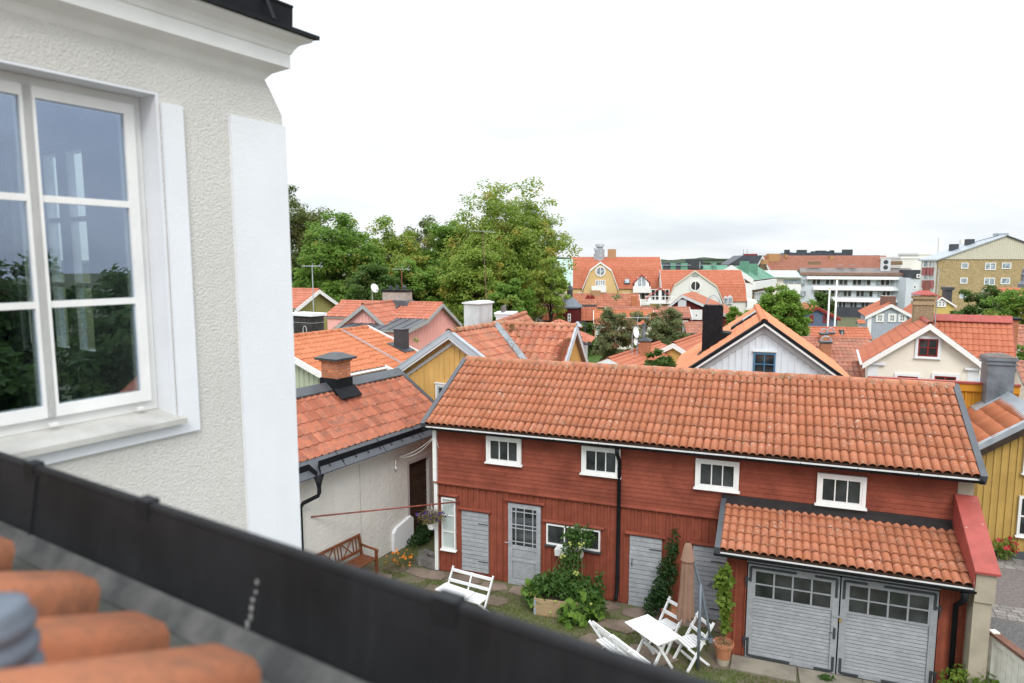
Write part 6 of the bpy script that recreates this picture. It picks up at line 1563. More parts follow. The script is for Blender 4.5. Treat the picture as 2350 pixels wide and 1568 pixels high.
def right_mid():
    # long low orange roofs between the white and the cream gable
    ridge_house('tiled_row', 'bright orange long tiled roof with dark skylight left of the cream house', p5(478, 902), p5(1003, 910), 52, 12, p5(600, 1002), 30, -3, CREAMR, T_RED, .26, .36, .035, 3, ridge=.4)
    ridge_house('tiled_row', 'mossy brown tiled roof just below the bright orange one', p5(395, 990), p5(1010, 1012), 44, 14, p5(700, 1082), 30, -2.5, CREAMR, T_DULL, .26, .36, .045, 3, ridge=.4)
    ridge_house('tiled_row', 'weathered red tiled roof behind the right slope of the white gable house', p5(560, 1072), p5(1010, 1086), 38, 14, p5(800, 1200), 28, -2, CREAMR, T_DULL, .24, .36, .045, 3, ridge=.4)
    ridge_house('tiled_row', 'lowest weathered tiled roof between the white gable and the cream house', p5(640, 1196), p5(1010, 1216), 31, 16, p5(900, 1420), 30, -1, CREAMR, T_DULL, .23, .35, .045, 3, ridge=.36)
    for (x0, x1, yt, yb, Y, lab) in ((600, 690, 1040, 1120, 37, 'front brick chimney with hooped metal cover among the low tiled roofs'), (598, 655, 968, 1040, 43, 'rear brick chimney with hooped metal cover left of the other'), (655, 715, 960, 1045, 43.5, 'rear brick chimney with hooped metal cover right of the other')):
        F = FA(p5((x0 + x1) / 2, yb), Y, 14); t = frame_thing('chimney', lab, 'chimney', F)
        a = F.py(*p5(x0, yt)); e = F.py(*p5(x1, yt)); brick_stack(t, a.x, 0, a.z - 2.5, a.z, e.x - a.x, .6, BRICK, name='stack', individual=False)
        fbox(t, 'cap', IRON, a.x - .05, e.x + .05, -.05, .65, a.z, a.z + .08); b = MB()
        n = 10; b.tube([((a.x + e.x) / 2 + (e.x - a.x) / 2 * math.cos(math.pi * i / n), .3, a.z + .06 + .32 * math.sin(math.pi * i / n)) for i in range(n + 1)], .02, 5)
        b.tube([((a.x + e.x) / 2 + (e.x - a.x) / 2 * math.cos(math.pi * i / n), .0, a.z + .06 + .32 * math.sin(math.pi * i / n)) for i in range(n + 1)], .02, 5); b.build('hoop', GALV, t)
    F = FA(p5(772, 935), 51, 12); t = frame_thing('skylight', 'small dark rooflight box on the bright orange roof', 'skylight', F); a = F.py(*p5(755, 950)); e = F.py(*p5(790, 925)); fbox(t, 'frame', IRON, a.x, e.x, -.3, .5, a.z - .3, e.z); fbox(t, 'pane', GLASSP, a.x + .08, e.x - .08, -.31, -.3, a.z - .2, e.z - .08)
    # blue house
    root, F, q = gable_house('blue_house', 'slate-blue board cottage with red trim left of the flagpoles', p5(570, 728), 70, 12, p5(430, 775), p5(768, 828), 7, zb=-5, wall=BLUEW, boards=(.25, BLUEW, .06), tmat=T_RED, tw=.3, tl=.4, amp=.04, verge=REDP, vw=.3, seg=2, wl=4.4)
    for (x0, x1) in ((498, 534), (613, 677)):
        win_px(root, F, p5, x0, 798, x1, 862, REDP, yp=.22, nx=2, ny=1, fw=.14, bar=.1, sill=False)
    for (x, yt, lab) in ((727, 488, 'tall white flagpole left in front of the office block'), (668, 570, 'shorter white flagpole beside the blue cottage')):
        P = at(*p5(x - 12, 890), 66); t = thing('flagpole', lab, 'flagpole', (P.x, P.y, -3.2)); zt = at(*p5(x, yt), 66).z + 3.2
        b = MB(); b.tube([(0, 0, 0), (0, 0, zt)], [.11, .07], 10); b.build('pole', WHITE, t, smooth=True); b = MB(); b.lathe([(0, -.1), (.12, 0), (0, .12)], 10, TR(0, 0, zt)); b.build('finial', mat('gold', (.6, .45, .15), .4), t)
    # pale blue house with white windows
    root, F, q = gable_house('pale_blue_house', 'pale grey-blue board house with white windows behind the cream house roof', p5(1203, 702), 66, 22, p5(978, 810), p5(1362, 785), 8, zb=-4.5, wall=LBLUE, boards=(.24, LBLUE, .05), tmat=T_RED, tw=.28, tl=.38, amp=.035, verge=WHITE, vw=.32, seg=2, wr=5.2)
    for (x0, x1) in ((1075, 1133), (1180, 1238), (1268, 1326)):
        win_px(root, F, p5, x0 + 6, 797, x1 - 4, 850, WHITE, yp=.22, nx=2, ny=3, fw=.07, bar=.06, trim=.14, sill=False)
    fbox(root, 'corner_board', WHITE, q['wx0'] - .05, q['wx0'] + .3, .15, .22, -4.5, q['gz'](q['wx0']))
    A = F.px(*p5(1195, 690), 0); y = max(A.y, 2.5); brick_stack(root, -.6, y, q['za'] - .6, F.px(*p5(1195, 640), 0).z, 1.3, .9, mat('dark_brick', (.16, .08, .06), .9, rnd=.2), individual=False)
    r, F, q = ridge_house('shed', 'small shed with orange roof left of the pale blue house', p5(905, 838), p5(972, 840), 60, 12, p5(940, 872), 30, -4, LGREY, T_RED, .28, .38, .03, 2, ridge=0, cat='shed')
    # yellow house far right behind chimney
    root, F, q = gable_house('yellow_cottage', 'light yellow board house with white window beyond the buff chimney', p5(1640, 640), 78, 18, p5(1500, 745), p5(1768, 720), 8, zb=-4.5, wall=mat('lemon_board', (.62, .48, .16), .75, noise=(1, .06)), boards=(.25, MATS['lemon_board'], .05), tmat=T_RED, tw=.3, tl=.4, amp=.035, verge=WHITE, vw=.2, seg=2, wl=4.5)
    win_px(root, F, p5, 1608, 680, 1666, 722, WHITE, yp=.2, nx=2, ny=2, fw=.09, bar=.1, trim=.12, mull={1: .2}, sill=False)
    Fc = FA(pA(1295, 980), 80, 18); t = frame_thing('chimney', 'black sheet-metal chimney on the yellow cottage roof', 'chimney', Fc); a = Fc.py(*pA(1248, 850)); e = Fc.py(*pA(1340, 850)); fbox(t, 'stack', IRON, a.x, e.x, 0, 1.5, a.z - 6, a.z); fbox(t, 'cap', IRON, a.x - .15, e.x + .15, -.15, 1.65, a.z - .2, a.z + .15)
    # orange roof at far right
    r, F, q = ridge_house('tiled_house', 'orange tiled roof with white end board below the brick apartment block', pA(1815, 840), pA(2500, 842), 84, 5, pA(1950, 1000), 35, -5, CREAMR, T_RED, .35, .45, .05, 2, verge=WHITE, vw=.4, ridge=0)
    P = at(*pA(2325, 845), 86); t = thing('roof_cowl', 'slim dark metal flue with rings on the orange roof at the far right', 'flue', P); b = MB(); b.lathe([(.55, -1), (.55, .5), (.25, .9), (.25, 1.6), (.35, 1.7), (.2, 1.9), (.2, 2.3), (.05, 2.6)], 12); b.build('flue', ZINC, t)
    # weathered roofs right behind the cream wing
    ridge_house('tiled_house', 'weathered red tiled roof at the right edge behind the slim chimney', p5(2230, 890), p5(2560, 905), 35, 20, p5(2340, 1140), 32, -1.5, CREAMR, T_DULL, .24, .36, .045, 3, ridge=.36)
    ridge_house('tiled_house', 'lower weathered tiled roof at the right edge behind the zinc chimney', p5(2260, 1200), p5(2560, 1215), 26, 20, p5(2340, 1390), 30, -.5, CREAMR, T_DULL, .23, .35, .045, 3, ridge=.36)
right_mid()

def centre():
    # office block with ribbon windows and white sun blinds
    F = FA(p5(1392, 455), 170, 20)
    t = frame_thing('office_block', 'pale grey office block with ribbon windows and white awnings in the distance', 'building', F)
    L_ = F.py(*p5(430, 445)); x0 = L_.x; zt = F.py(*p5(1000, 452)).z; zb = -8
    fbox(t, 'wall', GREYF, x0, 0, 0, 14, zb, zt)
    r = MB(); zr = zt + 6.0
    zr = F.py(*p5(900, 392), 5.5).z; r.prism([(x0 - .3, -.5, zt), (x0 - .3, 5.5, zr), (x0 - .3, 9, zr), (x0 - .3, 14.5, zt)], (-x0 + .6, 0, 0)); rf = r.build('roof', OXID, t)
    fbox(rf, 'eave_band', mat('rust_edge', (.30, .17, .12), .7, noise=(1, .3)), x0 - .32, .32, -.6, -.5, zt - .1, zt + .55)
    rows = ((468, 485, 525, 474, 1370), (562, 585, 625, 530, 1365), (662, 682, 722, 612, 1360))
    for (ya, yw0, yw1, xa, xb) in rows:
        a = F.py(*p5(xa, ya)); e = F.py(*p5(xb, ya + 27)); z = (F.py(*p5(1000, ya + 12)).z)
        b = MB(); b.prism([(a.x, 0, z + .6), (a.x, -1.0, z - .15), (a.x, -1.0, z - .35), (a.x, 0, z + .4)], (e.x - a.x, 0, 0)); b.build('awning', WHITE, t)
        w0 = F.py(*p5(1000, yw1 + 16)).z; w1 = F.py(*p5(1000, yw0 + 4)).z
        n = 22; step = (e.x - a.x - .6) / n
        for i in range(n):
            if i % 5 == 4 and random.random() < .7: continue
            window(t, TR(a.x + .3 + i * step, -.02, w0), step * .9, w1 - w0, 1, 1, GREYP, fw=.11, gmat=GLASS if i % 3 else GLASSP, sill=False, depth=.1)
    z = F.py(*p5(1000, 748)).z; fbox(t, 'dark_base', SLATEM, F.py(*p5(620, 740)).x, F.py(*p5(1365, 740)).x, -1.6, 0, z - 3.2, z + .5)
    for (xx, w_, h_) in ((540, 3, 2.2), (765, 1.6, 1.2), (873, 1.6, 1.2), (1232, 3.4, 2.2)):
        a = F.py(*p5(xx, 388), 4); fbox(t, 'roof_box', BRBRICK if w_ > 2 else GALV, a.x - w_ / 2, a.x + w_ / 2, 4, 6, zt + 2.5, a.z + h_ - .6)
    a = F.py(*p5(1155, 372), 3); b = MB(); b.box(a.x - 1.1, a.x + 1.1, 3, 4, a.z - 2, a.z + 1.7); o = b.build('cooling_unit', LGREY, t)
    for k in (-.35, 1.0): b = MB(); b.lathe([(0, .05), (.55, .05), (.55, 0)], 14, TR(a.x, 2.98, a.z + k - .1) @ RX(90)); b.build('fan', IRON, o)
    # connecting block with light green roof and balconies
    F = FA(p5(430, 460), 178, 12); t = frame_thing('balcony_block', 'white block with pale green copper roof and long balconies', 'building', F)
    a = F.py(*p5(150, 480)); z1 = F.py(*p5(300, 478)).z; fbox(t, 'wall', CREAMR, a.x - 12, 0, 0, 10, -8, z1 + .2)
    b = MB(); zr_ = F.py(*p5(300, 415), 7).z; b.prism([(a.x - 12, -1.4, z1 + .2), (a.x - 12, 7, zr_), (a.x - 12, 10, zr_), (a.x - 12, 10, z1)], (-a.x + 12, 0, 0)); b.build('roof', COPPERL, t)
    for yy in (538, 640):
        z = F.py(*p5(330, yy)).z; fbox(t, 'balcony', WHITE, F.py(*p5(262, yy)).x, F.py(*p5(412, yy)).x, -1.6, 0, z - 3.0, z)
    for yy in (490, 590):
        za, ze = F.py(*p5(330, yy + 40)).z, F.py(*p5(330, yy)).z
        for xx in (275, 340, 385): window(t, TR(F.py(*p5(xx, yy)).x, -.02, za), 2.4, ze - za, 2, 1, GREYP, fw=.15, gmat=GLASSP, sill=False)
    # brick hall with green copper roof
    F = FA(pC(1455, 300), 140, 30); t = frame_thing('green_roof_hall', 'brick hall with white frame and sea-green copper roof', 'building', F)
    a = F.py(*pC(1480, 300)); l = F.py(*pC(1380, 350)); r_ = F.py(*pC(1790, 500)); ze = r_.z; sl = (a.z - ze) / (r_.x - a.x)
    b = MB(); xr = r_.x; xl = a.x - (xr - a.x)
    ln = 26
    b.prism([(xl + .5, .3, -8), (xr - .5, .3, -8), (xr - .5, .3, ze - .6), (a.x, .3, a.z - .6), (xl + .5, .3, ze - .6)], (0, ln, 0)); b.build('wall', BRBRICK, t)
    roof_slope(t, (xr, 0, ze), (xr, ln, ze), (a.x, 0, a.z), COPPER, metal=1.2); roof_slope(t, (xl, 0, ze), (xl, ln, ze), (a.x, 0, a.z), COPPER, metal=1.2)
    for ex in (xl, xr): bargeboard(t, (ex, 0, ze + .2), (a.x, 0, a.z + .2), 1.0, .3, WHITE)
    g = MB(); g.prism([(xl + 1.5, .1, ze - .9), (xr - 1.5, .1, ze - .9), (a.x, .1, a.z - 1.2)], (0, .15, 0)); g.build('gable_panel', DRED, t)
    fbox(t, 'white_beam', WHITE, xl, xr + .2, -.2, .25, ze - 1.9, ze - .6); fbox(t, 'white_eave', WHITE, xr - .3, xr + .35, .25, ln, ze - 1.9, ze - .3); fbox(t, 'white_pier', WHITE, xr - 1.7, xr - .2, -.25, .28, -8, ze - 1.9)
    fbox(t, 'recess', DRED, xr - 4.4, xr - 1.7, .2, .29, -8, ze - 1.9); fbox(t, 'green_panel', mat('green_panel', (.05, .30, .18), .6), xr - 4.3, xr - 1.8, .12, .2, ze - 9, ze - 6.5)
    for i in range(8): window(t, TR(xr - .48, 4 + i * 2.4, ze - 5.2) @ RZ(90), 2.2, 2.6, 2, 1, WHITE, fw=.2, gmat=GLASSP, sill=False)
    for (k, y_) in ((.35, 4), (.55, 9)): fbox(t, 'roof_vent', COPPER, a.x + (xr - a.x) * k - .8, a.x + (xr - a.x) * k + .8, y_, y_ + 1.6, a.z - sl * (xr - a.x) * k - .5, a.z - sl * (xr - a.x) * k + 2.0)
    # long green copper roof left of it
    F = FA(pC(520, 300), 230, 3); t = frame_thing('green_roof_block', 'long sea-green copper roof with plant boxes on the skyline', 'building', F)
    a = F.py(*pC(525, 300)); e = F.py(*pC(1470, 300)); zz = F.py(*pC(900, 300)).z; fbox(t, 'wall', BRBRICK, a.x - 20, e.x, 0, 14, -8, zz - 4.5)
    b = MB(); b.prism([(a.x - 20, -.5, zz - 4.5), (a.x - 20, 5, zz + .2), (a.x - 20, 14, zz + .2), (a.x - 20, 14, zz - 4.5)], (e.x - a.x + 20, 0, 0)); b.build('roof', COPPER, t)
    def rb(x0, x1, y0, m_, nm='plant_box'):
        p, q = F.py(*pC(x0, y0), 3), F.py(*pC(x1, y0), 3); return fbox(t, nm, m_, p.x, q.x, 3, 6, zz - 1.5, p.z)
    rb(880, 1010, 222, IRON); rb(525, 615, 255, SLATEM); rb(620, 700, 258, COPPER); rb(705, 760, 255, SLATEM); rb(765, 865, 258, COPPER); rb(1215, 1268, 252, COPPER)
    for k in (930, 990):
        p = F.py(*pC(k, 212), 4); b = MB(); b.lathe([(2.3, -3), (2.3, .2)], 14, TR(p.x, 4.5, p.z)); b.build('fan_drum', IRON, t)
    b = MB(); p = F.py(*pC(1030, 240), 2.5); q = F.py(*pC(1030, 335), 2.5); b.box(p.x - .2, p.x + .2, 2.3, 2.7, q.z, p.z); b.box(p.x - 22, p.x + 5, 2.4, 2.6, (p.z + q.z) / 2 - .1, (p.z + q.z) / 2 + .1); b.build('railing', GALV, t)
    # dark roofs on the skyline
    F = FA(pB(930, 300), 250, 6); t = frame_thing('dark_roof_block', 'dark sheet-metal roofed block with a small red chimney on the skyline', 'building', F)
    a = F.py(*pB(470, 350)); e = F.py(*pB(960, 230)); m_ = F.py(*pB(660, 228)); k = F.py(*pB(600, 270))
    fbox(t, 'wall', mat('dark_facade', (.20, .22, .23), .8), a.x, e.x + 40, .5, 16, -8, a.z)
    b = MB(); b.prism([(a.x, 0, a.z), (k.x, 0, k.z), (m_.x, 0, m_.z), (e.x + 40, 0, m_.z), (e.x + 40, 0, a.z)], (0, 16, 0)); b.build('roof', SLATEM, t)
    p = F.py(*pB(803, 205)); fbox(t, 'chimney', REDP, p.x - 2.3, p.x + 2.3, 3, 6, m_.z - .5, p.z)
    for i in range(9): window(t, TR(a.x + 4 + i * 4.2, .45, a.z - 4.2), 2.6, 2.4, 2, 1, GREYP, fw=.25, gmat=GLASS, sill=False)
    for x in (705, 758): p = F.py(*pB(x, 140)); b = MB(); b.tube([(p.x, 4, m_.z - 3), (p.x, 4, p.z)], .12, 5); b.build('antenna', GALV, t)
    F = FA(pB(1300, 220), 270, 4); t = frame_thing('black_roof_block', 'low black metal roof with a row of chimney stacks on the skyline', 'building', F)
    a = F.py(*pB(1330, 190)); e = F.py(*pB(2090, 190)); fbox(t, 'wall', SLATEM, a.x - 4, e.x + 12, .5, 12, -8, a.z - 8)
    b = MB(); b.prism([(a.x - 6, 0, a.z - 8), (a.x, 0, a.z), (e.x, 0, a.z), (e.x + 14, 0, a.z - 8)], (0, 12, 0)); b.build('roof', SLATEM, t)
    for (x, y, w_) in ((1293, 148, 1.6), (1322, 185, 1.8), (1500, 150, 3.4), (1665, 170, 1.5), (1770, 160, 3.4), (1860, 170, 1), (1892, 170, 3.2), (1925, 155, 1), (2145, 145, 3.4)):
        p = F.py(*pB(x, y), 2); fbox(t, 'chimney', IRON, p.x - w_ / 2, p.x + w_ / 2, 2, 4, a.z - 6, p.z)
    # long brown tiled roof
    r, F, q = ridge_house('brown_tile_block', 'long brown tiled roof with tan ventilation boxes on the skyline', pB(940, 232), p5(1155, 284), 205, 1, p5(700, 418), 33, -8, BRBRICK, T_BROWN, .8, .8, .06, 2, verge=WHITE, vw=.9, ridge=0)
    def rbx(c, x0, x1, y0, y1, xp, m_):
        p, s = F.px(*c(x0, y0), xp), F.px(*c(x1, y1), xp); fbox(r, 'roof_box', m_, xp - 2.5, xp, p.y, s.y, s.z, p.z)
    TAN = mat('tan_cladding', (.40, .22, .10), .7, noise=(.5, .1))
    rbx(pB, 1030, 1185, 205, 318, 3, TAN); rbx(pB, 950, 1020, 285, 352, 4, TAN); rbx(pB, 1890, 1935, 232, 290, 2, TAN); rbx(pB, 1260, 1285, 215, 265, 1.5, TAN)
    # white plant rooms and white blocks
    for (c, x0, x1, y0, y1, Y, lab) in ((pA, 615, 890, 430, 640, 190, 'weathered white plant room right of the forest gap'), (pA, 865, 1115, 375, 560, 200, 'white rooftop block left of the brick apartments')):
        F = FA(c(x0, y1), Y, 4); a = F.py(*c(x0, y0)); e = F.py(*c(x1, y1)); t = frame_thing('white_block', lab, 'building', F); fbox(t, 'wall', mat('white_tank', (.78, .76, .70), .7, noise=(.25, .12), streak=(.3, .3, (.55, .5, .43))), a.x, e.x, 0, 12, -8, a.z); fbox(t, 'parapet', WHITE, a.x - .2, e.x + .2, -.2, 12.2, a.z, a.z + .5)
        if Y == 200: fbox(t, 'lift_house', WHITE, F.py(*c(1030, 320)).x, e.x, 2, 6, a.z + .5, F.py(*c(1030, 315), 2).z)
    # link building: dark top with one window
    F = FA(pA(790, 700), 165, 10); t = frame_thing('link_building', 'grey link building with black top floor beside the office block', 'building', F); a = F.py(*pA(770, 590)); e = F.py(*pA(910, 705)); fbox(t, 'wall', GREYF, a.x - 1, e.x + 1, .3, 10, -8, e.z); fbox(t, 'top_floor', IRON, a.x, e.x, 0, 8, e.z, a.z)
    win_px(t, F, pA, 830, 648, 893, 700, WHITE, yp=-.02, fw=.25, sill=False); win_px(t, F, pA, 780, 800, 836, 858, WHITE, yp=.28, fw=.25, sill=False)
    # brick apartment block with cream gable
    F = FA(pA(2090, 98), 128, 10); a = F.py(*pA(2090, 98)); l = F.py(*pA(1140, 437)); zt = F.py(*pA(1600, 440)).z
    t = frame_thing('brick_apartments', 'buff brick apartment block with cream metal gable at the upper right', 'building', F)
    sl = (a.z - l.z) / (a.x - l.x); xl, xr = l.x, a.x + (a.x - l.x); ln = F.px(*pA(892, 432), l.x).y; print('apt ln', ln)
    fbox(t, 'wall', BBRICK, xl + .1, xr - .1, .15, ln, -7, zt)
    g = MB(); g.prism([(xl, .0, zt), (xr, .0, zt), (xr, 0, l.z), (a.x, 0, a.z - .25), (xl, 0, l.z)], (0, ln, 0)); g.build('gable', CREAMM, t)
    g = MB(); n = 60
    for i in range(n): x = xl + (xr - xl) * (i + .5) / n; g.box(x - .05, x + .05, -.05, 0, zt, a.z - .3 - sl * abs(x - a.x))
    tag(g.build('cladding', CREAMM, t), kind='stuff')
    for ex in (xl, xr):
        b = MB(); b.prism([(ex + (-.4 if ex < a.x else .4), -.3, l.z - .1), (a.x, -.3, a.z), (a.x, -.3, a.z - .22), (ex + (-.4 if ex < a.x else .4), -.3, l.z - .35)], (0, ln + .6, 0)); b.build('roof', GALV if ex < a.x else SLATEM, t)
    for (x0, y0, x1, y1, n) in ((1455, 488, 1563, 573, 1), (1790, 488, 1950, 590, 2), (2025, 488, 2165, 575, 1), (1440, 698, 1550, 782, 1), (1775, 700, 1935, 803, 2), (2010, 700, 2148, 790, 1), (1432, 908, 1532, 990, 1), (1765, 910, 1920, 1010, 2)):
        win_px(t, F, pA, x0, y0, x1, y1, WHITE, yp=.13, nx=n, fw=.14, bar=.14, gmat=GLASSP, sill=False, depth=.08)
    # long side, white render with red balcony fronts
    fbox(t, 'side_wall', WREND, xl - .12, xl + .1, .6, ln - .6, -7, zt + .1)
    for j, yy in enumerate((600, 780)):
        for (u0, u1) in ((1052, 1072), (1005, 1040), (930, 985)):
            p = F.px(*pA(u0, yy), xl - .15); q = F.px(*pA(u1, yy), xl - .15)
            y0, y1 = min(p.y, q.y), max(p.y, q.y)
            b = MB(); z = (p.z + q.z) / 2; b.box(xl - .5, xl - .12, y0, y1, z - .9, z + .6); b.build('balcony_front', mat('faded_red', (.36, .12, .12), .7), t)
            window(t, TR(xl - .14, y1, z + .7) @ RZ(-90), y1 - y0, 1.5, 2, 1, WHITE, fw=.12, gmat=GLASSP, sill=False)
    for (x, y) in ((1605, 155), (1383, 225)):
        p = F.py(*pA(x, y), 4); fbox(t, 'roof_vent', IRON, p.x - .6, p.x + .6, 4, 5.4, p.z - 2.5, p.z)
    p = F.py(*pA(2057, 72), 3); fbox(t, 'lift_head', GALV, p.x - .9, p.x + .9, 3, 5, p.z - 2, p.z)
    b = MB()
    for i in range(7):
        u = 1700 + i * 50; p = F.py(*pA(u, 215 - i * 15), 2.5); b.tube([(p.x, 2.5, p.z - 1.5), (p.x, 2.5, p.z)], .05, 4)
    p, q = F.py(*pA(1640, 200), 2.5), F.py(*pA(2010, 98), 2.5); b.tube([(p.x, 2.5, p.z), (q.x, 2.5, q.z)], .07, 4); b.build('roof_rail', IRON, t)
    for (x, yt, Y) in ((1155, 138, 175), (1463, 165, 150)):
        P = at(*pA(x, 300), Y); t2 = thing('cell_antenna', 'tall white cellular antenna panel left of the brick gable' if x < 1300 else 'short white cellular antenna panel near the brick gable slope', 'antenna', (P.x, P.y, P.z - 3)); zt = at(*pA(x, yt), Y).z - P.z + 3
        b = MB(); b.tube([(0, 0, 0), (0, 0, zt)], .12, 6); b.build('pole', GALV, t2); b = MB(); b.box(-.5, .5, -.5, .1, zt - 5.5 if x < 1300 else zt - 3.5, zt); b.build('panel', WHITE, t2)
centre()
# ============================================================ ground, terrain, hills
def build_ground():
    g = MB(); ys = [-60, -10, 0, 10, 20, 26, 40, 60, 80, 100, 120, 140, 160, 200, 300, 500, 900]; xs = [-500, -200, -100, -50, -20, 0, 20, 50, 100, 200, 500]
    for y in ys:
        for x in xs: g.v.append((x, y, ground_z(y) - .03))
    n = len(xs)
    for j in range(len(ys) - 1):
        for i in range(n - 1): a = j * n + i; g.f.append((a, a + 1, a + n + 1, a + n))
    tag(g.build('ground', mat('town_ground', (.10, .11, .055), .95, .1, noise=(.25, .4), col2=(.17, .145, .11))), kind='structure')
    # lake and wooded shore far beyond
    w = MB(); w.box(-6000, 6000, 900, 9000, -9, -7); tag(w.build('lake', mat('lake_water', (.05, .08, .10), .15, .5)), kind='structure')
    def hills(name, Y, h0, amp, seed, mat_, x0=-3500, x1=3500, n=160):
        b = MB(); random.seed(seed)
        for i in range(n + 1):
            x = x0 + (x1 - x0) * i / n; h = h0 + amp * mnoise.noise(Vector((x * .0016, seed, 0))) + amp * .35 * mnoise.noise(Vector((x * .006, seed, 4))) + amp * .06 * random.random()
            b.v += [(x, Y, -12), (x, Y, max(2, h * .6)), (x, Y + 400, max(3, h)), (x, Y + 1200, -12)]
        for i in range(n):
            for k in range(3): a = 4 * i + k; b.f.append((a, a + 4, a + 5, a + 1))
        tag(b.build(name, mat_), kind='structure')
    WOOD = mat('far_wood', (.045, .07, .04), .9, .1, noise=(.02, .4))
    hills('hills', 6500, 38, 40, 5, WOOD)
    hills('wooded_shore', 900, 9, 6, 9, WOOD, -900, 1600, 220)
build_ground()
# ============================================================ trees and plants
L_GREEN = leaf_mat('leaf_green', (.13, .245, .035), (.235, .375, .07), (.34, .31, .07), .09)
L_LIME = leaf_mat('leaf_lime', (.195, .295, .045), (.32, .42, .08), (.44, .33, .07), .11)
L_DARK = leaf_mat('leaf_dark', (.06, .125, .022), (.13, .215, .05), (.12, .10, .035), .08)
L_OLIVE = leaf_mat('leaf_olive', (.10, .14, .035), (.18, .22, .065), (.16, .11, .04), .12)
L_APPLE = leaf_mat('leaf_apple', (.15, .19, .075), (.26, .30, .135), (.22, .09, .05), .12)
L_FRESH = leaf_mat('leaf_fresh', (.13, .25, .03), (.24, .37, .06), (.26, .22, .06), .08)
L_TOM = leaf_mat('leaf_tomato', (.05, .12, .022), (.10, .19, .045))
L_VINE = leaf_mat('leaf_vine', (.13, .22, .025), (.24, .32, .06))
L_IVY = leaf_mat('leaf_ivy', (.022, .06, .018), (.05, .11, .03))
L_CREEP = leaf_mat('leaf_creeper', (.30, .06, .04), (.42, .14, .07), (.16, .18, .05), .3)
L_GRASS = leaf_mat('leaf_grass', (.12, .19, .035), (.22, .29, .07), (.28, .25, .10), .12)
BARK = mat('bark', (.075, .06, .05), .9, .1, noise=(3, .4), bump=(12, .6, .03))
STEM = mat('green_stem', (.12, .13, .05), .7)
def leaf(b, p, n, s, rv, asp=.62, bend=.25):
    """one leaf: two quads folded along the midrib"""
    n = n.normalized(); t = n.orthogonal().normalized(); a = random.uniform(0, 6.283)
    u = t * math.cos(a) + n.cross(t) * math.sin(a); v = n.cross(u)
    k = len(b.v); tip = p + u * s; mid = p + u * s * .45 - n * s * bend * .4
    b.v += [tuple(p), tuple(mid + v * s * asp * .5 + n * s * .08), tuple(tip - n * s * bend), tuple(mid - v * s * asp * .5 + n * s * .08)]
    b.f.append((k, k + 1, k + 2, k + 3)); b.var.append(rv)
def rdir():
    z = random.uniform(-1, 1); a = random.uniform(0, 6.283); r = math.sqrt(1 - z * z); return Vector((r * math.cos(a), r * math.sin(a), z))
def tree(name, label, u, Y, vtop, wpx, lm, zb=None, clumps=150, per=110, ls=.34, shape=1.0, open_=.35, trunk=.3, seed=1, low=.30, lobes=None, group='trees of the park behind the houses', cat='tree', P=None, H=None, rad=None):
    random.seed(seed)
    if P is None:
        top = at(u, vtop, Y); zb = ground_z(Y) if zb is None else zb; H = top.z - zb; rad = wpx / 2 / LENS * Y; P = Vector((top.x, Y, zb))
    root = thing(name, label, cat, P, 0, group)
    hb = H * low; hc = (H + hb) / 2; hz = (H - hb) / 2
    def env(d):     # lumpy envelope radius factor in direction d
        q = d * 1.7 + Vector((seed * 3.1, seed, 0)); return 1 + .20 * mnoise.noise(q) + .16 * mnoise.noise(q * 2.6)
    # limbs
    tr = MB(); r0 = trunk
    pts = [Vector((0, 0, 0)), Vector((random.uniform(-.1, .1), random.uniform(-.1, .1), H * .18)), Vector((random.uniform(-.3, .3), random.uniform(-.2, .2), H * .38)), Vector((random.uniform(-.4, .4), random.uniform(-.3, .3), H * .62)), Vector((0, 0, H * .88))]
    tr.tube(pts, [r0 * 1.25, r0, r0 * .75, r0 * .42, r0 * .1], 8)
    limbs = []
    for i in range(int(16 + clumps / 14)):
        d = rdir(); d.z = d.z * .8 + .25; d.normalize(); e = env(d)
        end = Vector((d.x * rad * e * .86, d.y * rad * e * .86, hc + d.z * hz * e * .86))
        s = random.uniform(.22, .62); st = pts[1].lerp(pts[3], s)
        m = st.lerp(end, .5) + Vector((random.uniform(-.1, .1), random.uniform(-.1, .1), .08)) * rad
        w = r0 * random.uniform(.22, .40); tr.tube([st, st.lerp(m, .5), m, m.lerp(end, .55) + rdir() * rad * .04, end], [w, w * .75, w * .5, w * .28, w * .08], 5, cap=False); limbs.append((st, m, end))
        for k in range(3):
            q = m.lerp(end, random.uniform(.0, .8)); f = q + rdir() * rad * .28; tr.tube([q, q.lerp(f, .5) + rdir() * rad * .03, f], [w * .3, w * .18, w * .05], 4, cap=False); limbs.append((q, q.lerp(f, .5), f))
    tr.build('trunk', BARK, root, smooth=True)
    # leaves in clumps along limb ends and through the outer shell
    b = MB(); b.var = []
    for c in range(int(clumps * 1.35)):
        if random.random() < .45:
            st, m, end = random.choice(limbs); cc = m.lerp(end, random.uniform(.4, 1.05))
        else:
            d = rdir(); e = env(d); rr = random.uniform(open_, 1.0) ** .6
            cc = Vector((d.x * rad * e * rr, d.y * rad * e * rr, hc + d.z * hz * e * rr))
        if cc.z < hb * .6: continue
        cr = (rad + hz) / 2 * random.uniform(.12, .21); cv = random.uniform(-.28, .28)
        flat = random.uniform(.45, .8); out = Vector((cc.x, cc.y, (cc.z - hc) * 1.0)); out = out.normalized() if out.length > .01 else Vector((0, 0, 1))
        for i in range(int(per * 1.3 * random.uniform(.6, 1.3))):
            g = rdir() * cr * (random.random() ** .4); g.z *= flat
            n = (rdir() + out * .6 + Vector((0, 0, .7)))
            leaf(b, cc + g, n, ls * random.uniform(.6, 1.25), min(1, max(0, .5 + cv + random.uniform(-.3, .3))))
    tag(b.build('crown', lm, root), kind=None)
    return root
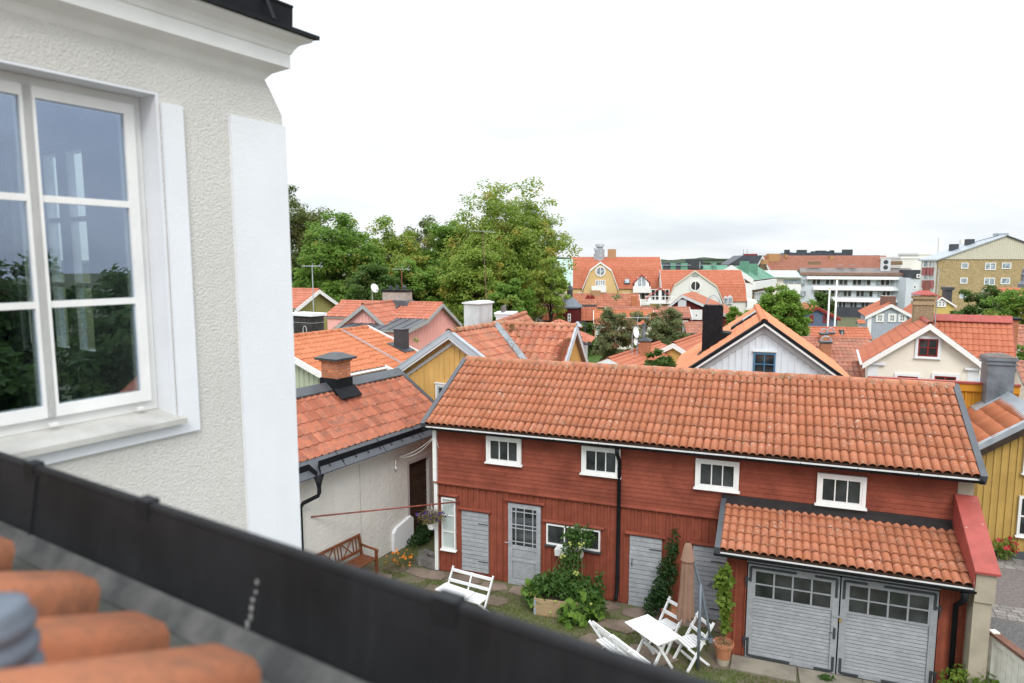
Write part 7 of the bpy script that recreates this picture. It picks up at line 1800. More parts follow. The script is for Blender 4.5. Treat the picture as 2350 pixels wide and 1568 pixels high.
tree('park_tree', 'dark olive tree at the far left of the park, cut by the white wing', 652, 92, 430, 200, L_OLIVE, seed=3, clumps=230, per=115, ls=.36, low=.12)
tree('park_tree', 'broad mid-green tree behind the olive gable', 782, 74, 494, 205, L_GREEN, seed=4, clumps=250, per=120, ls=.34, low=.12)
tree('park_tree', 'yellowish loose-leaved tree behind the pink house chimney', 905, 80, 492, 180, L_LIME, seed=5, clumps=170, per=105, ls=.34, low=.12)
tree('park_tree', 'dark narrow tree top rising between the yellowish tree and the tallest tree', 975, 100, 490, 140, L_OLIVE, seed=6, clumps=150, per=110, ls=.38, low=.15)
tree('park_tree', 'deep green tree left of the tallest tree', 1035, 84, 500, 170, L_GREEN, seed=7, clumps=230, per=120, ls=.34, low=.1)
tree('park_tree', 'tallest light green tree with visible limbs beside the yellow block', 1162, 80, 424, 295, L_LIME, seed=21, clumps=330, per=110, ls=.34, open_=.25, trunk=.42, low=.16)
tree('park_tree', 'low yellow-green tree in front of the tallest tree', 1085, 68, 560, 165, L_LIME, seed=9, clumps=230, per=120, ls=.30, low=.06)
tree('park_tree', 'low dark green tree right of the pale metal chimney', 1170, 64, 640, 110, L_GREEN, seed=12, clumps=130, per=110, ls=.28, low=.04)
tree('park_tree', 'low dark tree filling the gap behind the pink house', 860, 66, 600, 150, L_DARK, seed=13, clumps=190, per=120, ls=.30, low=.05)
tree('park_tree', 'low green tree behind the olive and pink roofs', 950, 70, 590, 150, L_GREEN, seed=14, clumps=190, per=120, ls=.30, low=.05)
tree('park_tree', 'slender yellow-green tree reaching in front of the stair tower', 1268, 70, 575, 90, L_LIME, seed=31, clumps=60, per=70, ls=.28, low=.35, open_=.1, trunk=.12)
G2_ = 'garden trees between the houses'
tree('garden_tree', 'bright green bushy tree behind the white gable house', 1795, 48, 650, 128, L_FRESH, seed=15, clumps=190, per=130, ls=.20, low=.08, trunk=.12, group=G2_)
tree('apple_tree', 'grey-green apple tree left of the satellite dishes', 1412, 46, 690, 112, L_APPLE, seed=16, clumps=95, per=80, ls=.17, low=.15, trunk=.10, group=G2_, open_=.2)
tree('apple_tree', 'grey-green apple tree right of the satellite dishes', 1512, 56, 696, 132, L_APPLE, seed=17, clumps=120, per=85, ls=.20, low=.10, trunk=.12, group=G2_)
tree('garden_tree', 'loose green tree in front of the brick apartment block', 2225, 58, 655, 72, L_DARK, seed=18, clumps=70, per=90, ls=.22, low=.05, trunk=.10, group=G2_, open_=.1)
tree('garden_tree', 'dense green tree at the right edge behind the cream wing', 2335, 54, 655, 130, L_GREEN, seed=19, clumps=190, per=120, ls=.22, low=.03, trunk=.12, group=G2_)
tree('garden_tree', 'tall thin green tree below the orange roof at the far right', 2278, 60, 640, 60, L_DARK, seed=20, clumps=80, per=90, ls=.22, low=.05, trunk=.1, group=G2_)
tree('garden_tree', 'dark leafy tree just over the barn ridge beside the yellow shed', 1515, 24, 806, 92, L_DARK, seed=22, clumps=110, per=120, ls=.13, low=.5, trunk=.07, group=G2_)
tree('garden_tree', 'round dark tree in front of the office block', 1890, 110, 668, 62, L_DARK, seed=23, clumps=100, per=100, ls=.35, low=.05, trunk=.15, group=G2_)
tree('garden_tree', 'low green shrub beside the pale blue house', 1905, 60, 765, 60, L_OLIVE, seed=24, clumps=80, per=90, ls=.2, low=.0, trunk=.06, group=G2_)
tree('garden_tree', 'thin young tree between sage roof and yellow gable', 955, 22.5, 772, 62, L_FRESH, seed=25, clumps=34, per=60, ls=.085, low=.45, trunk=.03, group=G2_, open_=.05)
tree('garden_tree', 'dark shrub behind the stair tower', 1335, 62, 728, 60, L_DARK, seed=26, clumps=60, per=90, ls=.22, low=.0, trunk=.05, group=G2_)
tree('garden_tree', 'small green tree left of the white gambrel wall', 1690, 70, 690, 45, L_FRESH, seed=27, clumps=50, per=80, ls=.22, low=.1, trunk=.05, group=G2_)
tree('garden_tree', 'dark green tree by the slim chimney at the right edge', 2340, 33, 800, 80, L_GREEN, seed=28, clumps=70, per=100, ls=.15, low=.1, trunk=.06, group=G2_)
# trees beyond the right edge of the view (seen mirrored in the big window)
for i, (x, y, h, r) in enumerate(((12.5, -1.8, 6.5, 2.8), (26, -3, 8.0, 3.6), (22, 2.6, 7.4, 3.2), (28, 7, 8.0, 3.4))):
    tree('street_tree', ('nearest leafy tree mirrored in the window of the white wing', 'second dark tree mirrored in the window of the white wing', 'lowest tree mirrored in the window of the white wing', 'farthest tree mirrored in the window of the white wing')[i], 0, 0, 0, 0, L_DARK, seed=40 + i, clumps=150, per=90, ls=.26, low=.12, P=Vector((x, y, 0)), H=h, rad=r, group='trees mirrored in the window')
def mirrored_house():
    F = Fr((14.4, 3.5, 0), 90); root = frame_thing('cottage', 'white cottage with red roof mirrored low in the window of the white wing', 'house', F)
    b = MB(); b.prism([(-2, 0, 0), (2, 0, 0), (2, 0, 3.4), (0, 0, 5.2), (-2, 0, 3.4)], (0, 7, 0)); b.build('wall', WREND, root)
    for s in (-1, 1): roof_slope(root, (s * 2.3, -.3, 3.15), (s * 2.3, 7.3, 3.15), (0, -.3, 5.35), T_RED, .24, .36, .03, seg=2)
    for s in (-1, 1): bargeboard(root, (s * 2.3, -.3, 3.2), (0, -.3, 5.4), .2, .04, WHITE)
    window(root, TR(-.5, -.01, 2.2), 1, 1.2, 2, 2, WHITE, fw=.08)
mirrored_house()

def foliage(root, name, blobs, lm, n, ls, seed=1, up=.6, asp=.62):
    random.seed(seed); b = MB(); b.var = []
    tot = sum(r[0] * r[1] * r[2] for _, r in blobs)
    for c, r in blobs:
        for i in range(int(n * r[0] * r[1] * r[2] / tot)):
            d = rdir() * (random.random() ** .45); p = Vector(c) + Vector((d.x * r[0], d.y * r[1], d.z * r[2]))
            leaf(b, p, rdir() + d * .5 + Vector((0, -.2, up)), ls * random.uniform(.6, 1.3), random.random(), asp)
    return b.build(name, lm, root)
def plant(name, label, P, blobs, lm, n, ls, seed=1, stems=6, cat='plant', asp=.62):
    t = thing(name, label, cat, P); foliage(t, 'leaves', blobs, lm, n, ls, seed, asp=asp)
    b = MB(); random.seed(seed + 9)
    for i in range(stems):
        c, r = blobs[i % len(blobs)]; e = Vector(c) + rdir() * min(r) * .6
        b.tube([(random.uniform(-.05, .05), random.uniform(-.05, .05), 0), (e.x * .4, e.y * .4, e.z * .55), e], [.009, .007, .003], 5)
    b.build('stems', STEM, t); return t
# creeper on the yellow wing roof
def build_creeper():
    F2, q = YF2, Yq2; t = frame_thing('creeper', 'red autumn creeper spreading over the tiled wing along verge and valley', 'creeper', F2); random.seed(5)
    b = MB(); b.var = []; sl = (q['za'] - q['zl']) / (0 - q['xl'])
    for i in range(3600):
        k = random.random()
        if k < .45: x = q['xl'] * random.uniform(.1, 1.0); y = .05 + abs(random.gauss(0, .16))
        elif k < .7: x = q['xl'] * random.uniform(.72, 1.0); y = random.uniform(.1, 2.3)
        else: x = q['xl'] * random.uniform(.05, 1.0); y = q['ln'] - .55 - abs(x) * .55 + random.gauss(0, .10)
        if mnoise.noise(Vector((x * 2.2, y * 2.2, 1))) < -.05: continue
        leaf(b, Vector((x, y, q['za'] + sl * x + .09 + random.uniform(0, .06))), Vector((-sl, 0, 1)) + rdir() * .6, random.uniform(.03, .065), random.random())
    b.build('leaves', L_CREEP, t)
build_creeper()
# ============================================================ the yard
q7 = mk(1500, 1500, 1.64); q2 = mk(2000, 1850, 2.5875); qr = mk(1060, 1680, 3.9196)
def slats(t, n, x0, x1, y0, y1, z, th, gap, mat_, name='slat', along='x'):
    w = ((y1 - y0) if along == 'x' else (x1 - x0)) / n
    for i in range(n):
        if along == 'x': piece(name, mat_, t, x0, x1, y0 + i * w + gap / 2, y0 + (i + 1) * w - gap / 2, z, z + th)
        else: piece(name, mat_, t, x0 + i * w + gap / 2, x0 + (i + 1) * w - gap / 2, y0, y1, z, z + th)
def bar_part(t, p, q, w, h, mat_, name='leg'):
    b = MB(); b.bar(p, q, w, h); return b.build(name, mat_, t)
def folding_seat(name, label, cat, P, rz, w=.44, mid=False):
    """slatted folding chair or bench, front towards -y"""
    t = thing(name, label, cat, P, rz); m = WHITEF; h = w / 2
    slats(t, 6, -h + .03, h - .03, -.22, .20, .44, .02, .018, m)
    for s in (-1, 1):
        bar_part(t, (s * h, -.24, 0), (s * h, .33, .86), .025, .05, m, 'back_post')
        bar_part(t, (s * (h - .035), .28, 0), (s * (h - .035), -.20, .44), .025, .045, m, 'leg')
    for z in (.60, .78): 
        y = -.24 + .57 * z / .86; bb = MB(); bb.box(-h, h, y - .035, y - .015, z, z + .065); bb.build('back_rail', m, t)
    bb = MB(); bb.box(-h + .03, h - .03, -.10, -.07, .15, .19); bb.build('stretcher', m, t)
    if mid: bar_part(t, (0, .07, .44), (0, .29, .84), .03, .02, m, 'back_post')
    return t
def table(label, P, rz, L_, W):
    t = thing('garden_table', label, 'table', P, rz); m = WHITEF
    slats(t, 9, -L_ / 2, L_ / 2, -W / 2, W / 2, .70, .022, .008, m)
    for s in (-1, 1):
        x = s * (L_ / 2 - .22)
        bar_part(t, (x, -W / 2 + .03, 0), (x, W / 2 - .1, .70), .03, .05, m); bar_part(t, (x + .035, W / 2 - .03, 0), (x + .035, -W / 2 + .1, .70), .03, .05, m)
        bb = MB(); bb.box(x - .02, x + .02, -W / 2 + .02, W / 2 - .02, .665, .70); bb.build('batten', m, t)
    bb = MB(); bb.box(-L_ / 2 + .22, L_ / 2 - .22, -.02, .02, .32, .36); bb.build('stretcher', m, t)
def yard_furniture():
    A, B, C_, D = [atz(*q2(x, y), .72) for x, y in ((632, 995), (845, 925), (1158, 1128), (940, 1217))]
    c = (A + B + C_ + D) / 4; dx = ((C_ - B) + (D - A)) / 2; L_ = dx.length; W = ((B - A).length + (C_ - D).length) / 2; a = math.atan2(dx.y, dx.x)
    cg = Vector((c.x, c.y, 0)); X = dx.normalized(); Yv = Vector((-X.y, X.x, 0))
    table('white slatted garden table in front of the closed parasol', cg, a, L_, W)
    folding_seat('folding_chair', 'white folding chair at the far side of the table behind the parasol', 'chair', cg + X * -.33 + Yv * .66, a + R(4))
    folding_seat('folding_chair', 'white folding chair by the parasol pole', 'chair', cg + X * .33 + Yv * .68, a - R(8))
    folding_seat('garden_bench', 'white slatted folding bench on the near side of the table by the parasol', 'bench', cg - Yv * .68 - X * .05, a + R(180), 1.15, True)
    # left set
    p, q = atz(*q7(205, 885), .84), atz(*q7(440, 945), .84); dx = q - p; a2 = math.atan2(dx.y, dx.x); m = (p + q) / 2; X2 = dx.normalized(); Y2 = Vector((-X2.y, X2.x, 0))
    bg = Vector((m.x, m.y, 0)) - Y2 * .28
    folding_seat('garden_bench', 'white folding bench by the grey panelled door', 'bench', bg, a2, dx.length, True)
    tc = [atz(*q7(x, y), .72) for x, y in ((85, 1005), (185, 980), (350, 1036), (265, 1068))]; cc = sum(tc, Vector()) / 4; dl = ((tc[2] - tc[1]) + (tc[3] - tc[0])) / 2
    table('white garden table mostly hidden by the roof edge, in front of the panelled door', Vector((cc.x, cc.y, 0)), math.atan2(dl.y, dl.x), dl.length, ((tc[1] - tc[0]).length + (tc[2] - tc[3]).length) / 2)
    # teak bench against the outbuilding
    E_ = OF.px(*qr(920, 1065), .10); P = OF.w(.12, E_.y - .75, 0); t = thing('teak_bench', 'brown wooden garden bench with crossed back against the white outbuilding', 'bench', P, -R(OF.th))
    # local: x out of wall (front), y along
    for s in (-1, 1):
        y = s * .74; bar_part(t, (.0, y, 0), (.02, y, .44), .06, .06, TEAK, 'leg'); bar_part(t, (.02, y, .42), (-.06, y, .93), .055, .05, TEAK, 'back_post'); bar_part(t, (.50, y, 0), (.50, y, .64), .06, .06, TEAK, 'leg')
        bb = MB(); bb.tube([(-.02, y, .68), (.25, y, .66), (.50, y, .655), (.56, y, .63)], .03, 8); bb.build('armrest', TEAK, t, smooth=True)
    slats(t, 6, .04, .54, -.74, .74, .42, .025, .02, TEAK, along='y')
    for z, xx in ((.87, -.05), (.50, .0)): bb = MB(); bb.box(xx - .02, xx + .02, -.72, .72, z, z + .06); bb.build('back_rail', TEAK, t)
    for y in (-.60, -.50, -.10, 0, .10, .50, .60): bar_part(t, (.0, y, .53), (-.045, y, .88), .018, .03, TEAK, 'back_slat')
    for c0 in (-.30, .30):
        for s in (-1, 1): bar_part(t, (-.0, c0 - s * .16, .54), (-.045, c0 + s * .16, .87), .02, .03, TEAK, 'cross_slat')
    # closed cantilever parasol
    G = atz(1600.5, 1538, 0); Yp = G.y; t = thing('parasol', 'closed brown cantilever parasol on a grey pole beside the white table', 'parasol', G)
    r = lambda x, y: at(*q2(x, y), Yp) - G
    top = r(1325, 640); GP = mat('grey_tube', (.14, .17, .20), .45, .45)
    bb = MB(); bb.tube([(0, 0, 0), (0, 0, top.z)], .028, 10); bb.lathe([(.035, 0), (.035, .16)], 10, TR(0, 0, .62)); bb.build('pole', GP, t, smooth=True)
    hang = r(1222, 268); hand = r(1428, 1160)
    bb = MB(); bb.tube([hand, r(1400, 985), r(1345, 690), r(1300, 540), r(1262, 380), r(1238, 285), hang], [.026, .026, .026, .023, .021, .020, .018], 10); bb.build('arm', GP, t, smooth=True)
    bb = MB(); bb.tube([(0, 0, hand.z + .02), hand], .018, 8); bb.lathe([(.045, -.05), (.045, .06)], 10, Matrix.Translation(hand)); bb.build('strut', GP, t)
    bb = MB(); h2 = r(1470, 1190); bb.tube([hand, hand + Vector((.07, -.04, 0)), h2, h2 + Vector((.02, 0, -.04))], .007, 6); bb.build('crank', GALV, t)
    bot = r(1190, 945); n = 28; prof = [(0, .03), (.04, .06), (.08, .10), (.30, .155), (.55, .16), (.8, .19), (.96, .215), (1, .20)]
    cl = MB(); k = len(prof)
    for i, (s, rr) in enumerate(prof):
        c = hang.lerp(bot, s); c.z = hang.z + (bot.z - hang.z) * s - .04
        for j in range(n):
            a = 2 * math.pi * j / n; f = 1 + .26 * math.cos(7 * a + 1) * min(1, s * 3) + .06 * math.cos(3 * a)
            cl.v.append((c.x + rr * .64 * f * math.cos(a), c.y + rr * .64 * f * math.sin(a), c.z - (.05 * math.cos(7 * a) if i == k - 1 else 0)))
    for i in range(k - 1):
        for j in range(n): a = i * n + j; b_ = i * n + (j + 1) % n; cl.f.append((a, b_, b_ + n, a + n))
    cl.build('canopy', UMB, t, smooth=True)
    cv = MB(); cv.lathe([(.03, .02), (.07, -.03), (.125, -.30), (.13, -.31)], 14, Matrix.Translation(hang)); cv.build('top_valance', UMB, t, smooth=True)
yard_furniture()

def pot(t, r, h, mat_=None):
    b = MB(); b.lathe([(0, .0), (r * .72, 0), (r * .95, h * .8), (r * 1.08, h * .8), (r * 1.1, h), (r * .96, h), (r * .92, h * .88), (0, h * .86)], 20); return b.build('pot', mat_ or TERRA, t, smooth=False)
def yard_plants():
    # raised bed with tomatoes
    a, e = atz(*q7(685, 1165), 0), atz(*q7(945, 1200), 0); dx = e - a; ang = math.atan2(dx.y, dx.x); L_ = 1.12
    t = thing('raised_bed', 'wooden pallet-collar raised bed below the long white window', 'planter', Vector((a.x, a.y, 0)), ang)
    for k in range(2):
        z0, z1 = .0 + k * .195, .19 + k * .195
        for nm, q in (('plank', (0, L_, 0, .022)), ('plank', (0, L_, .76, .782)), ('plank', (0, .022, .022, .76)), ('plank', (L_ - .022, L_, .022, .76))): piece(nm, WOODP, t, *q, z0, z1)
        for x in (-.004, L_ - .05):
            b = MB(); b.box(x, x + .054, -.004, .05, z0 + .02, z1 - .02); b.build('corner_hinge', GALV, t)
    so = MB(); so.box(.02, L_ - .02, .02, .76, 0, .33); so.build('soil', mat('soil', (.04, .028, .02), .95), t)
    X = Vector((math.cos(ang), math.sin(ang), 0)); V = Vector((-X.y, X.x, 0)); O = Vector((a.x, a.y, .33))
    pt = thing('tomato_plant', 'lush green tomato and squash plants overflowing the raised bed', 'plant', O)
    L2 = lambda x, y, z: X * x + V * y + Vector((0, 0, z))
    blobs = [(L2(.15, .35, .22), (.30, .34, .26)), (L2(.55, .4, .30), (.36, .34, .34)), (L2(.95, .35, .2), (.36, .36, .30)), (L2(1.2, .2, .0), (.34, .34, .34)), (L2(.85, -.15, -.12), (.30, .2, .24)), (L2(-.12, .25, .05), (.2, .25, .22)),
             (L2(.70, .62, .62), (.26, .2, .36)), (L2(.72, .72, 1.0), (.24, .18, .30)), (L2(.8, .78, 1.28), (.36, .16, .18)), (L2(1.05, .75, 1.2), (.2, .14, .2)), (L2(1.35, .35, .35), (.14, .14, .3))]
    foliage(pt, 'leaves', blobs, L_TOM, 4000, .095, 31); foliage(pt, 'squash_leaves', [(L2(.85, -.2, -.1), (.35, .22, .22)), (L2(1.15, .1, .0), (.3, .3, .25)), (L2(-.1, .2, .05), (.2, .2, .2))], L_GREEN, 150, .2, 32, asp=.95)
    st = MB()
    for k in range(7): x = .3 + .12 * k; st.tube([L2(x, .4, -.05), L2(x * .9 + .05, .5, .5), L2(.6 + .05 * k, .7, 1.2)], [.010, .008, .004], 5)
    st.build('stems', STEM, pt)
    TG = mat('green_tomato', (.26, .30, .07), .35, .4); me = MB(); me.lathe([(0, -.03), (.024, -.02), (.033, 0), (.024, .022), (0, .028)], 10); me = me.mesh('tomato', TG, True)
    random.seed(8)
    for (x, y, z) in ((.55, .45, .95), (.60, .46, .92), (.52, .46, .88), (.9, .55, 1.2), (.95, .56, 1.17), (1.0, .55, 1.22), (.92, .54, 1.13), (.85, .4, .62), (.9, .42, .6), (.88, .4, .56), (.82, .41, .58), (.5, -.02, .12), (.55, -.05, -.1), (.4, -.04, -.14), (1.25, .0, .15), (.7, .5, 1.22), (.72, .5, 1.18)):
        link('tomato', me, pt, Matrix.Translation(L2(x, y - .12, z)))
    # window box
    w = frame_thing('window_box', 'white window box under the long window', 'planter', Fr(BF.w(3.12, -.12, .98), BF.th)); b = MB(); b.prism([(0, -.13, 0), (0, .09, 0), (0, .09, .16), (0, -.16, .16)], (.62, 0, 0)); b.build('box', WHITE, w)
    # climbing plant in terracotta saucer
    P = atz(*q2(1055, 985), 0); t = thing('potted_climber', 'dark climbing plant in a terracotta pot between the plank doors', 'plant', P); pot(t, .19, .26)
    foliage(t, 'leaves', [((-.18, .12, .55), (.26, .2, .38)), ((-.05, .15, 1.05), (.24, .16, .34)), ((.05, .2, 1.5), (.15, .12, .26)), ((-.4, .1, .3), (.16, .16, .26)), ((.12, .22, 1.85), (.06, .06, .16))], L_IVY, 2100, .07, 33)
    st = MB(); st.tube([(0, 0, .2), (-.1, .1, .8), (.05, .2, 1.5), (.12, .22, 2.0)], [.012, .01, .007, .003], 5); st.tube([(.0, 0, .2), (.02, .1, .9), (0, .18, 1.3)], .006, 5); st.build('stems', STEM, t)
    # vine in pot at the garage corner
    P = atz(*q2(1543, 1382), 0); t = thing('potted_vine', 'light green vine on a cane in a terracotta pot at the garage corner', 'plant', P)
    b = MB(); b.lathe([(0, 0), (.11, 0), (.125, .13), (.0, .13)], 18); b.build('upturned_base', CONC, t); pt2 = pot(t, .175, .30); pt2.matrix_local = TR(0, 0, .13)
    foliage(t, 'leaves', [((0, 0, 1.25), (.13, .12, .28)), ((-.04, 0, 1.62), (.19, .15, .22)), ((.03, 0, .85), (.10, .1, .3)), ((-.02, 0, 1.85), (.1, .1, .14))], L_VINE, 620, .095, 34, asp=.9); foliage(t, 'trailing_roots', [((0, 0, .42), (.19, .19, .03))], mat('dry_fibre', (.20, .15, .08), .9), 160, .08, 35, asp=.15)
    st = MB(); st.tube([(0, 0, .3), (.02, 0, 1.9)], .008, 5); st.build('cane', STEM, t)
    # hanging basket from the red pipe
    pa = OF.loc(atz(701, 1183, 1.83)); A = OF.w(0, pa.y, 1.83); B = BF.w(.62, -.02, 1.84)
    t = thing('red_pipe', 'thin rusty red pipe spanning from the outbuilding wall to the barn', 'pipe', A); b = MB(); b.tube([(0, 0, 0), B - A], .019, 8); b.build('tube', RUSTP, t, smooth=True)
    r = ray(990, 1154); n = (B - A).cross(Vector((0, 0, 1))); k = (A - EYE).dot(n) / r.dot(n); H = EYE + r * k; H.z -= .02
    t = thing('hanging_basket', 'white hanging pot of purple petunias on the red pipe', 'planter', H - Vector((0, 0, .62))); b = MB(); b.lathe([(0, 0), (.085, 0), (.125, .15), (.13, .16), (.11, .16), (0, .13)], 16); b.build('pot', WHITE, t)
    b = MB()
    for a in (0, 2.1, 4.2): b.tube([(.12 * math.cos(a), .12 * math.sin(a), .15), (0, 0, .56), (0, 0, .63)], .004, 4)
    b.build('hanger', WHITE, t); foliage(t, 'dry_stems', [((0, 0, .30), (.34, .26, .20))], mat('dry_stem', (.20, .16, .07), .9), 900, .07, 36, asp=.18); foliage(t, 'leaves', [((0, 0, .26), (.22, .2, .16))], L_OLIVE, 160, .05, 38)
    foliage(t, 'flowers', [((.24, 0, .30), (.13, .12, .17)), ((-.25, 0, .38), (.16, .12, .1)), ((0, 0, .32), (.24, .2, .18)), ((.02, -.1, .08), (.1, .1, .1))], mat('petunia', (.055, .02, .16), .7), 78, .07, 37, asp=1.0)
    # orange flowers, ivy, roses, corner bushes
    P = atz(*qr(1480, 1420), 0); t = plant('marigold', 'straggly orange-flowering plant at the corner by the teak bench', P, [((0, 0, .18), (.42, .40, .18)), ((.25, .3, .28), (.3, .3, .2)), ((-.2, -.3, .15), (.3, .3, .15))], L_OLIVE, 1300, .045, 41, 10, asp=.3); foliage(t, 'flowers', [((0, 0, .28), (.45, .5, .18))], mat('orange_petal', (.75, .22, .02), .6), 46, .065, 42, asp=1)
    P = atz(*qr(1760, 1010), .05); plant('ivy', 'low dark ivy between outbuilding door and barn corner', Vector((P.x, P.y, 0)), [((0, 0, .15), (.30, .45, .16)), ((.15, .5, .2), (.3, .5, .2)), ((-.1, -.3, .1), (.22, .35, .12))], L_IVY, 1700, .075, 43, 6)
    P = atz(2298, 1285, 0); t = plant('rose_bush', 'red rose bush at the foot of the mustard-yellow house', P, [((0, 0, .28), (.34, .3, .28)), ((.25, .2, .35), (.25, .25, .25))], L_GREEN, 900, .06, 44, 6); foliage(t, 'flowers', [((0, -.1, .38), (.36, .25, .24)), ((.25, .1, .45), (.2, .2, .2))], mat('rose_red', (.35, .01, .025), .6), 30, .10, 45, asp=1)
    P = atz(2210, 1600, 0); plant('climbing_rose', 'young climbing rose beside the garage downpipe', P, [((0, 0, .35), (.2, .15, .35)), ((-.05, .1, .75), (.13, .1, .22)), ((.02, .1, 1.05), (.05, .05, .14))], L_VINE, 330, .075, 46, 5)
    P = atz(2260, 1640, 0); plant('leafy_shrub', 'light green leafy shrub in the bottom right corner', P, [((-.2, .1, .5), (.5, .4, .28)), ((.35, .1, .48), (.45, .4, .26))], L_VINE, 700, .10, 47, 8)
    P = atz(1895, 1562, 0); plant('weed', 'small green weed at the foot of the garage doors', P, [((0, 0, .05), (.16, .1, .06))], L_TOM, 160, .05, 48, 3)
yard_plants()

def yard_ground():
    y = MB(); y.box(-9, 6.5, 5, 15.2, -.026, -.004); 
    c = [BF.w(-6, .4, 0), BF.w(12, .4, 0), BF.w(12, -9, 0), BF.w(-6, -9, 0)]
    y = MB(); y.prism([(p.x, p.y, -.006) for p in c][::-1], (0, 0, -.02)); tag(y.build('yard', mat('yard_soil', (.16, .13, .10), .95, .1, noise=(1.6, .85, 6), col2=(.10, .135, .04))), kind='structure')
    # flagstones along the barn and in the lawn
    random.seed(14); p = tag(bpy.data.objects.new('paving', None), kind='structure'); COL.objects.link(p); p.location = BF.o; p.rotation_euler = (0, 0, -R(BF.th))
    def slab(x, yv, w, d, h=.03, m=STONE):
        n = random.choice((5, 6, 7)); b = MB(); pts = []
        for i in range(n):
            a = 2 * math.pi * (i + random.uniform(-.2, .2)) / n; ca, sa = math.cos(a), math.sin(a); k = 1 / max(abs(ca), abs(sa)) ** .7
            pts.append((x + w / 2 * ca * k, yv + d / 2 * sa * k, h + random.uniform(-.004, .004)))
        b.prism([(a, b_, 0) for a, b_, c_ in pts], (0, 0, h)); b.build('flagstone', m, p)
    x = -1.3
    while x < 6.6:
        w = random.uniform(.55, 1.15); slab(x + w / 2, -.30 + random.uniform(-.04, .04), w - .03, random.uniform(.42, .56)); x += w
    for (x, yv, w, d) in ((1.9, -.95, .7, .4), (4.8, -1.0, 1.0, .5), (5.7, -1.1, .9, .7), (5.6, -1.9, 1.0, .8), (-1.2, -.9, .9, .5), (-.6, -1.3, .7, .5), (-2.0, -1.4, .9, .7), (.5, -.9, .6, .35), (4.5, -1.75, .8, .5)): slab(x, yv, w, d)
    ap = MB(); CR = mat('cracked_concrete', (.30, .27, .22), .9, .1, noise=(2.2, .35, 6), bump=(18, .5, .015))
    for (x0, x1) in ((7.05, 8.2), (8.22, 9.3), (9.32, 10.4), (10.42, 11.2)):
        b = MB(); b.prism([(x0, -1.26, 0), (x1, -1.26, 0), (x1 + random.uniform(-.05, .05), -1.75, 0), (x0 + random.uniform(-.05, .05), -1.72 - random.uniform(0, .1), 0)], (0, 0, .028)); b.build('apron_slab', CR, p)
    # loose stones by the barn corner
    for (x, yv, z, s, lab) in ((1890, 1390, 0, .34, 'flat grey stone block leaning at the barn corner, right of the pair'), (1800, 1330, 0, .30, 'long grey stone block left of the other at the barn corner'), (1905, 1250, .0, .22, 'small reddish stone at the barn corner')):
        P = atz(*qr(x, yv), 0); t = thing('stone', lab, 'stone', P, random.uniform(0, 3)); b = MB(); w = s; b.prism([(-w, -w * .35, 0), (w * .9, -w * .4, 0), (w, w * .3, 0), (-w * .8, w * .45, 0)], (.05, .02, s * .55)); b.build('block', SLATE, t, RX(random.uniform(-12, 12)))
    # grass
    random.seed(2); b = MB(); b.var = []
    cnt = 0
    while cnt < 60000:
        x = random.uniform(-3.0, 8.2); yv = random.uniform(-4.4, -.5); f = mnoise.noise(Vector((x * .9, yv * .9, 3))) + .4 * mnoise.noise(Vector((x * 3, yv * 3, 7)))
        if x > 6.6 and yv > -1.8: continue
        if f < -.42 + (.3 if x < -.8 else 0): continue
        cnt += 1; h = random.uniform(.025, .07); a = random.uniform(0, 6.28); w = .007; k = len(b.v); lx, ly = random.uniform(-.02, .02), random.uniform(-.02, .02)
        b.v += [(x - w * math.cos(a), yv - w * math.sin(a), 0), (x + w * math.cos(a), yv + w * math.sin(a), 0), (x + lx, yv + ly, h)]; b.f.append((k, k + 1, k + 2)); b.var.append(min(1, max(0, .5 + f * .4 + random.uniform(-.35, .35))))
    o = b.build('lawn', L_GRASS); o.location = BF.o; o.rotation_euler = (0, 0, -R(BF.th)); tag(o, 'short patchy grass of the yard', 'grass', kind='stuff')
    # street on the right
    st = MB(); c = [BF.w(11.3, 9, 0), BF.w(30, 9, 0), BF.w(30, -12, 0), BF.w(11.3, -12, 0)]; st.prism([(q.x, q.y, .002) for q in c][::-1], (0, 0, -.02)); s = tag(st.build('street', mat('street_gravel', (.20, .175, .165), .95, .1, noise=(14, .35, 6), bump=(60, .5, .01))), kind='structure')
    me = MB(); me.prism([(-.5, -.5, 0), (.5, -.5, 0), (.5, .5, 0), (-.5, .5, 0)], (0, 0, 1)); me = me.mesh('sett', GRANITE)
    M0 = BF.mat()
    for (y0, y1, cols) in ((5.1, 5.85, 12), (2.2, 2.85, 12)):
        yy = y0
        while yy < y1:
            x = 11.6 + y0 * .1
            while x < 15.2:
                w = random.uniform(.15, .26); link('sett', me, s, M0 @ TR(x + w / 2, yy + .07, -.02) @ RZ(random.uniform(-3, 3)) @ SCL(w - .015, .125, .034 + random.uniform(0, .006))); x += w
            yy += .14
    g = MB(); c = [BF.w(11.35, 2.15, 0), BF.w(20, 2.15, 0), BF.w(20, -9, 0), BF.w(11.35, -9, 0)]; g.prism([(q.x, q.y, .01) for q in c][::-1], (0, 0, -.012)); tag(g.build('gravel_path', mat('grey_gravel', (.17, .165, .165), .95, .1, noise=(30, .5, 4), bump=(90, .6, .01))), kind='structure')
    # white gate with a brown top board leaning at the pier
    A = BF.w(11.16, -1.35, 0); F = Fr(A, 20.9 + 68); t = frame_thing('white_gate', 'peeling white board gate with brown top rail at the bottom right', 'gate', F)
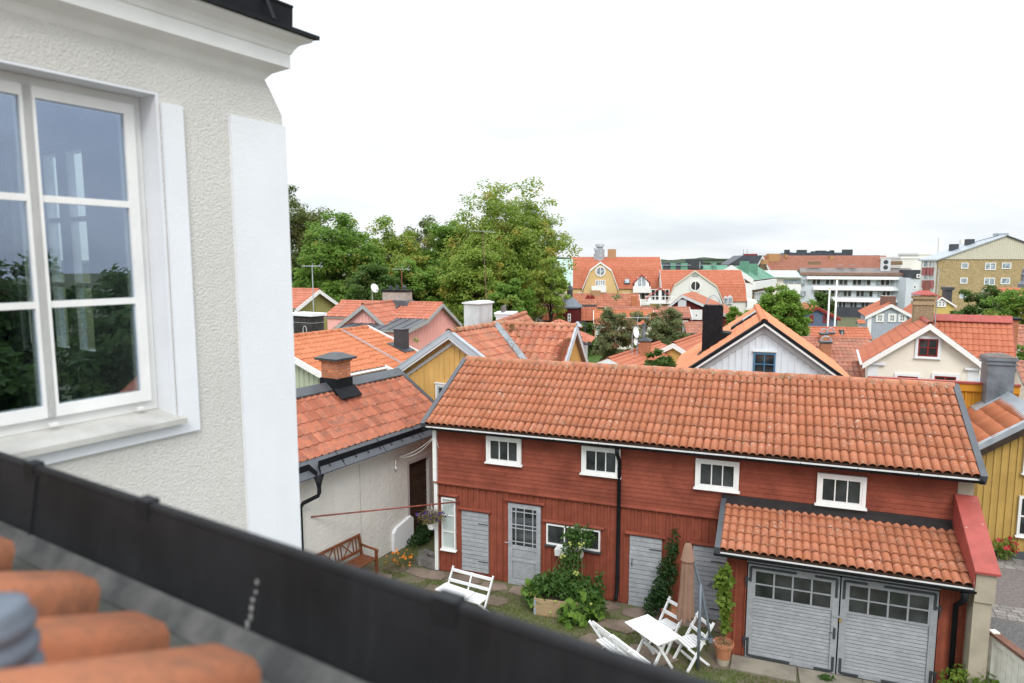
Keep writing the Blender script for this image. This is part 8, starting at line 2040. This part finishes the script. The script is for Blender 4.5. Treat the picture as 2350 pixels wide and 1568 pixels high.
    OW = mat('peeling_white', (.80, .78, .71), .7, .2, noise=(7, .18), spots=[(11, .35, (.35, .25, .17), .16)])
    fbox(t, 'post', OW, 0, .12, -.03, .09, 0, 1.42)
    for i in range(12): piece('board', OW, t, .14 + i * .125, .14 + i * .125 + .118, .03, .05, .06, 1.30)
    for z in (.2, 1.22): fbox(t, 'rail', OW, .12, 1.66, .0, .03, z, z + .09)
    bar_part(t, (.14, .012, .25), (1.6, .012, 1.2), .09, .022, OW, 'brace'); b = MB(); b.prism([(0, -.05, 1.36), (0, .12, 1.36), (0, .12, 1.39), (0, -.05, 1.41)], (1.68, 0, 0)); b.build('top_rail', mat('brown_rail', (.20, .10, .07), .8, noise=(5, .3)), t)
    # lawn, red fence and lamp behind
    F = FA(pO(375, 925), 62, 5); t = frame_thing('red_fence', 'red picket fence on the lawn behind the apple tree', 'fence', F); a = F.py(*pO(375, 925)); e = F.py(*pO(1050, 935)); zb = F.py(*pO(700, 1025)).z; n = 62
    for i in range(n): piece('picket', DRED, t, a.x + (e.x - a.x) * i / n, a.x + (e.x - a.x) * (i + .68) / n, 0, .03, zb, a.z)
    for z in (.2, .75): fbox(t, 'rail', DRED, a.x, e.x, .03, .07, zb + (a.z - zb) * z, zb + (a.z - zb) * z + .07)
    g = MB(); g.box(F.o.x - 2, F.o.x + 9, 53, 66, zb - .6, zb - .02); tag(g.build('lawn_terrace', mat('lawn_green', (.07, .125, .03), .95, .1, noise=(3, .4))), kind='structure')
    p = at(*pO(280, 640), 44); tt = thing('street_lamp', 'black street lamp with pale shade beside the stair tower', 'lamp', (p.x, p.y, -1.2)); zt = at(*pO(280, 490), 44).z + 1.2; b = MB(); b.tube([(0, 0, 0), (0, 0, zt)], .05, 8); b.tube([(0, 0, zt), (-.5, 0, zt + .05)], .03, 6); b.build('post', IRON, tt); b = MB(); b.lathe([(.05, .05), (.32, -.22), (.34, -.26), (.30, -.24)], 16, TR(-.5, 0, zt)); b.build('shade', GALV, tt)
yard_ground()
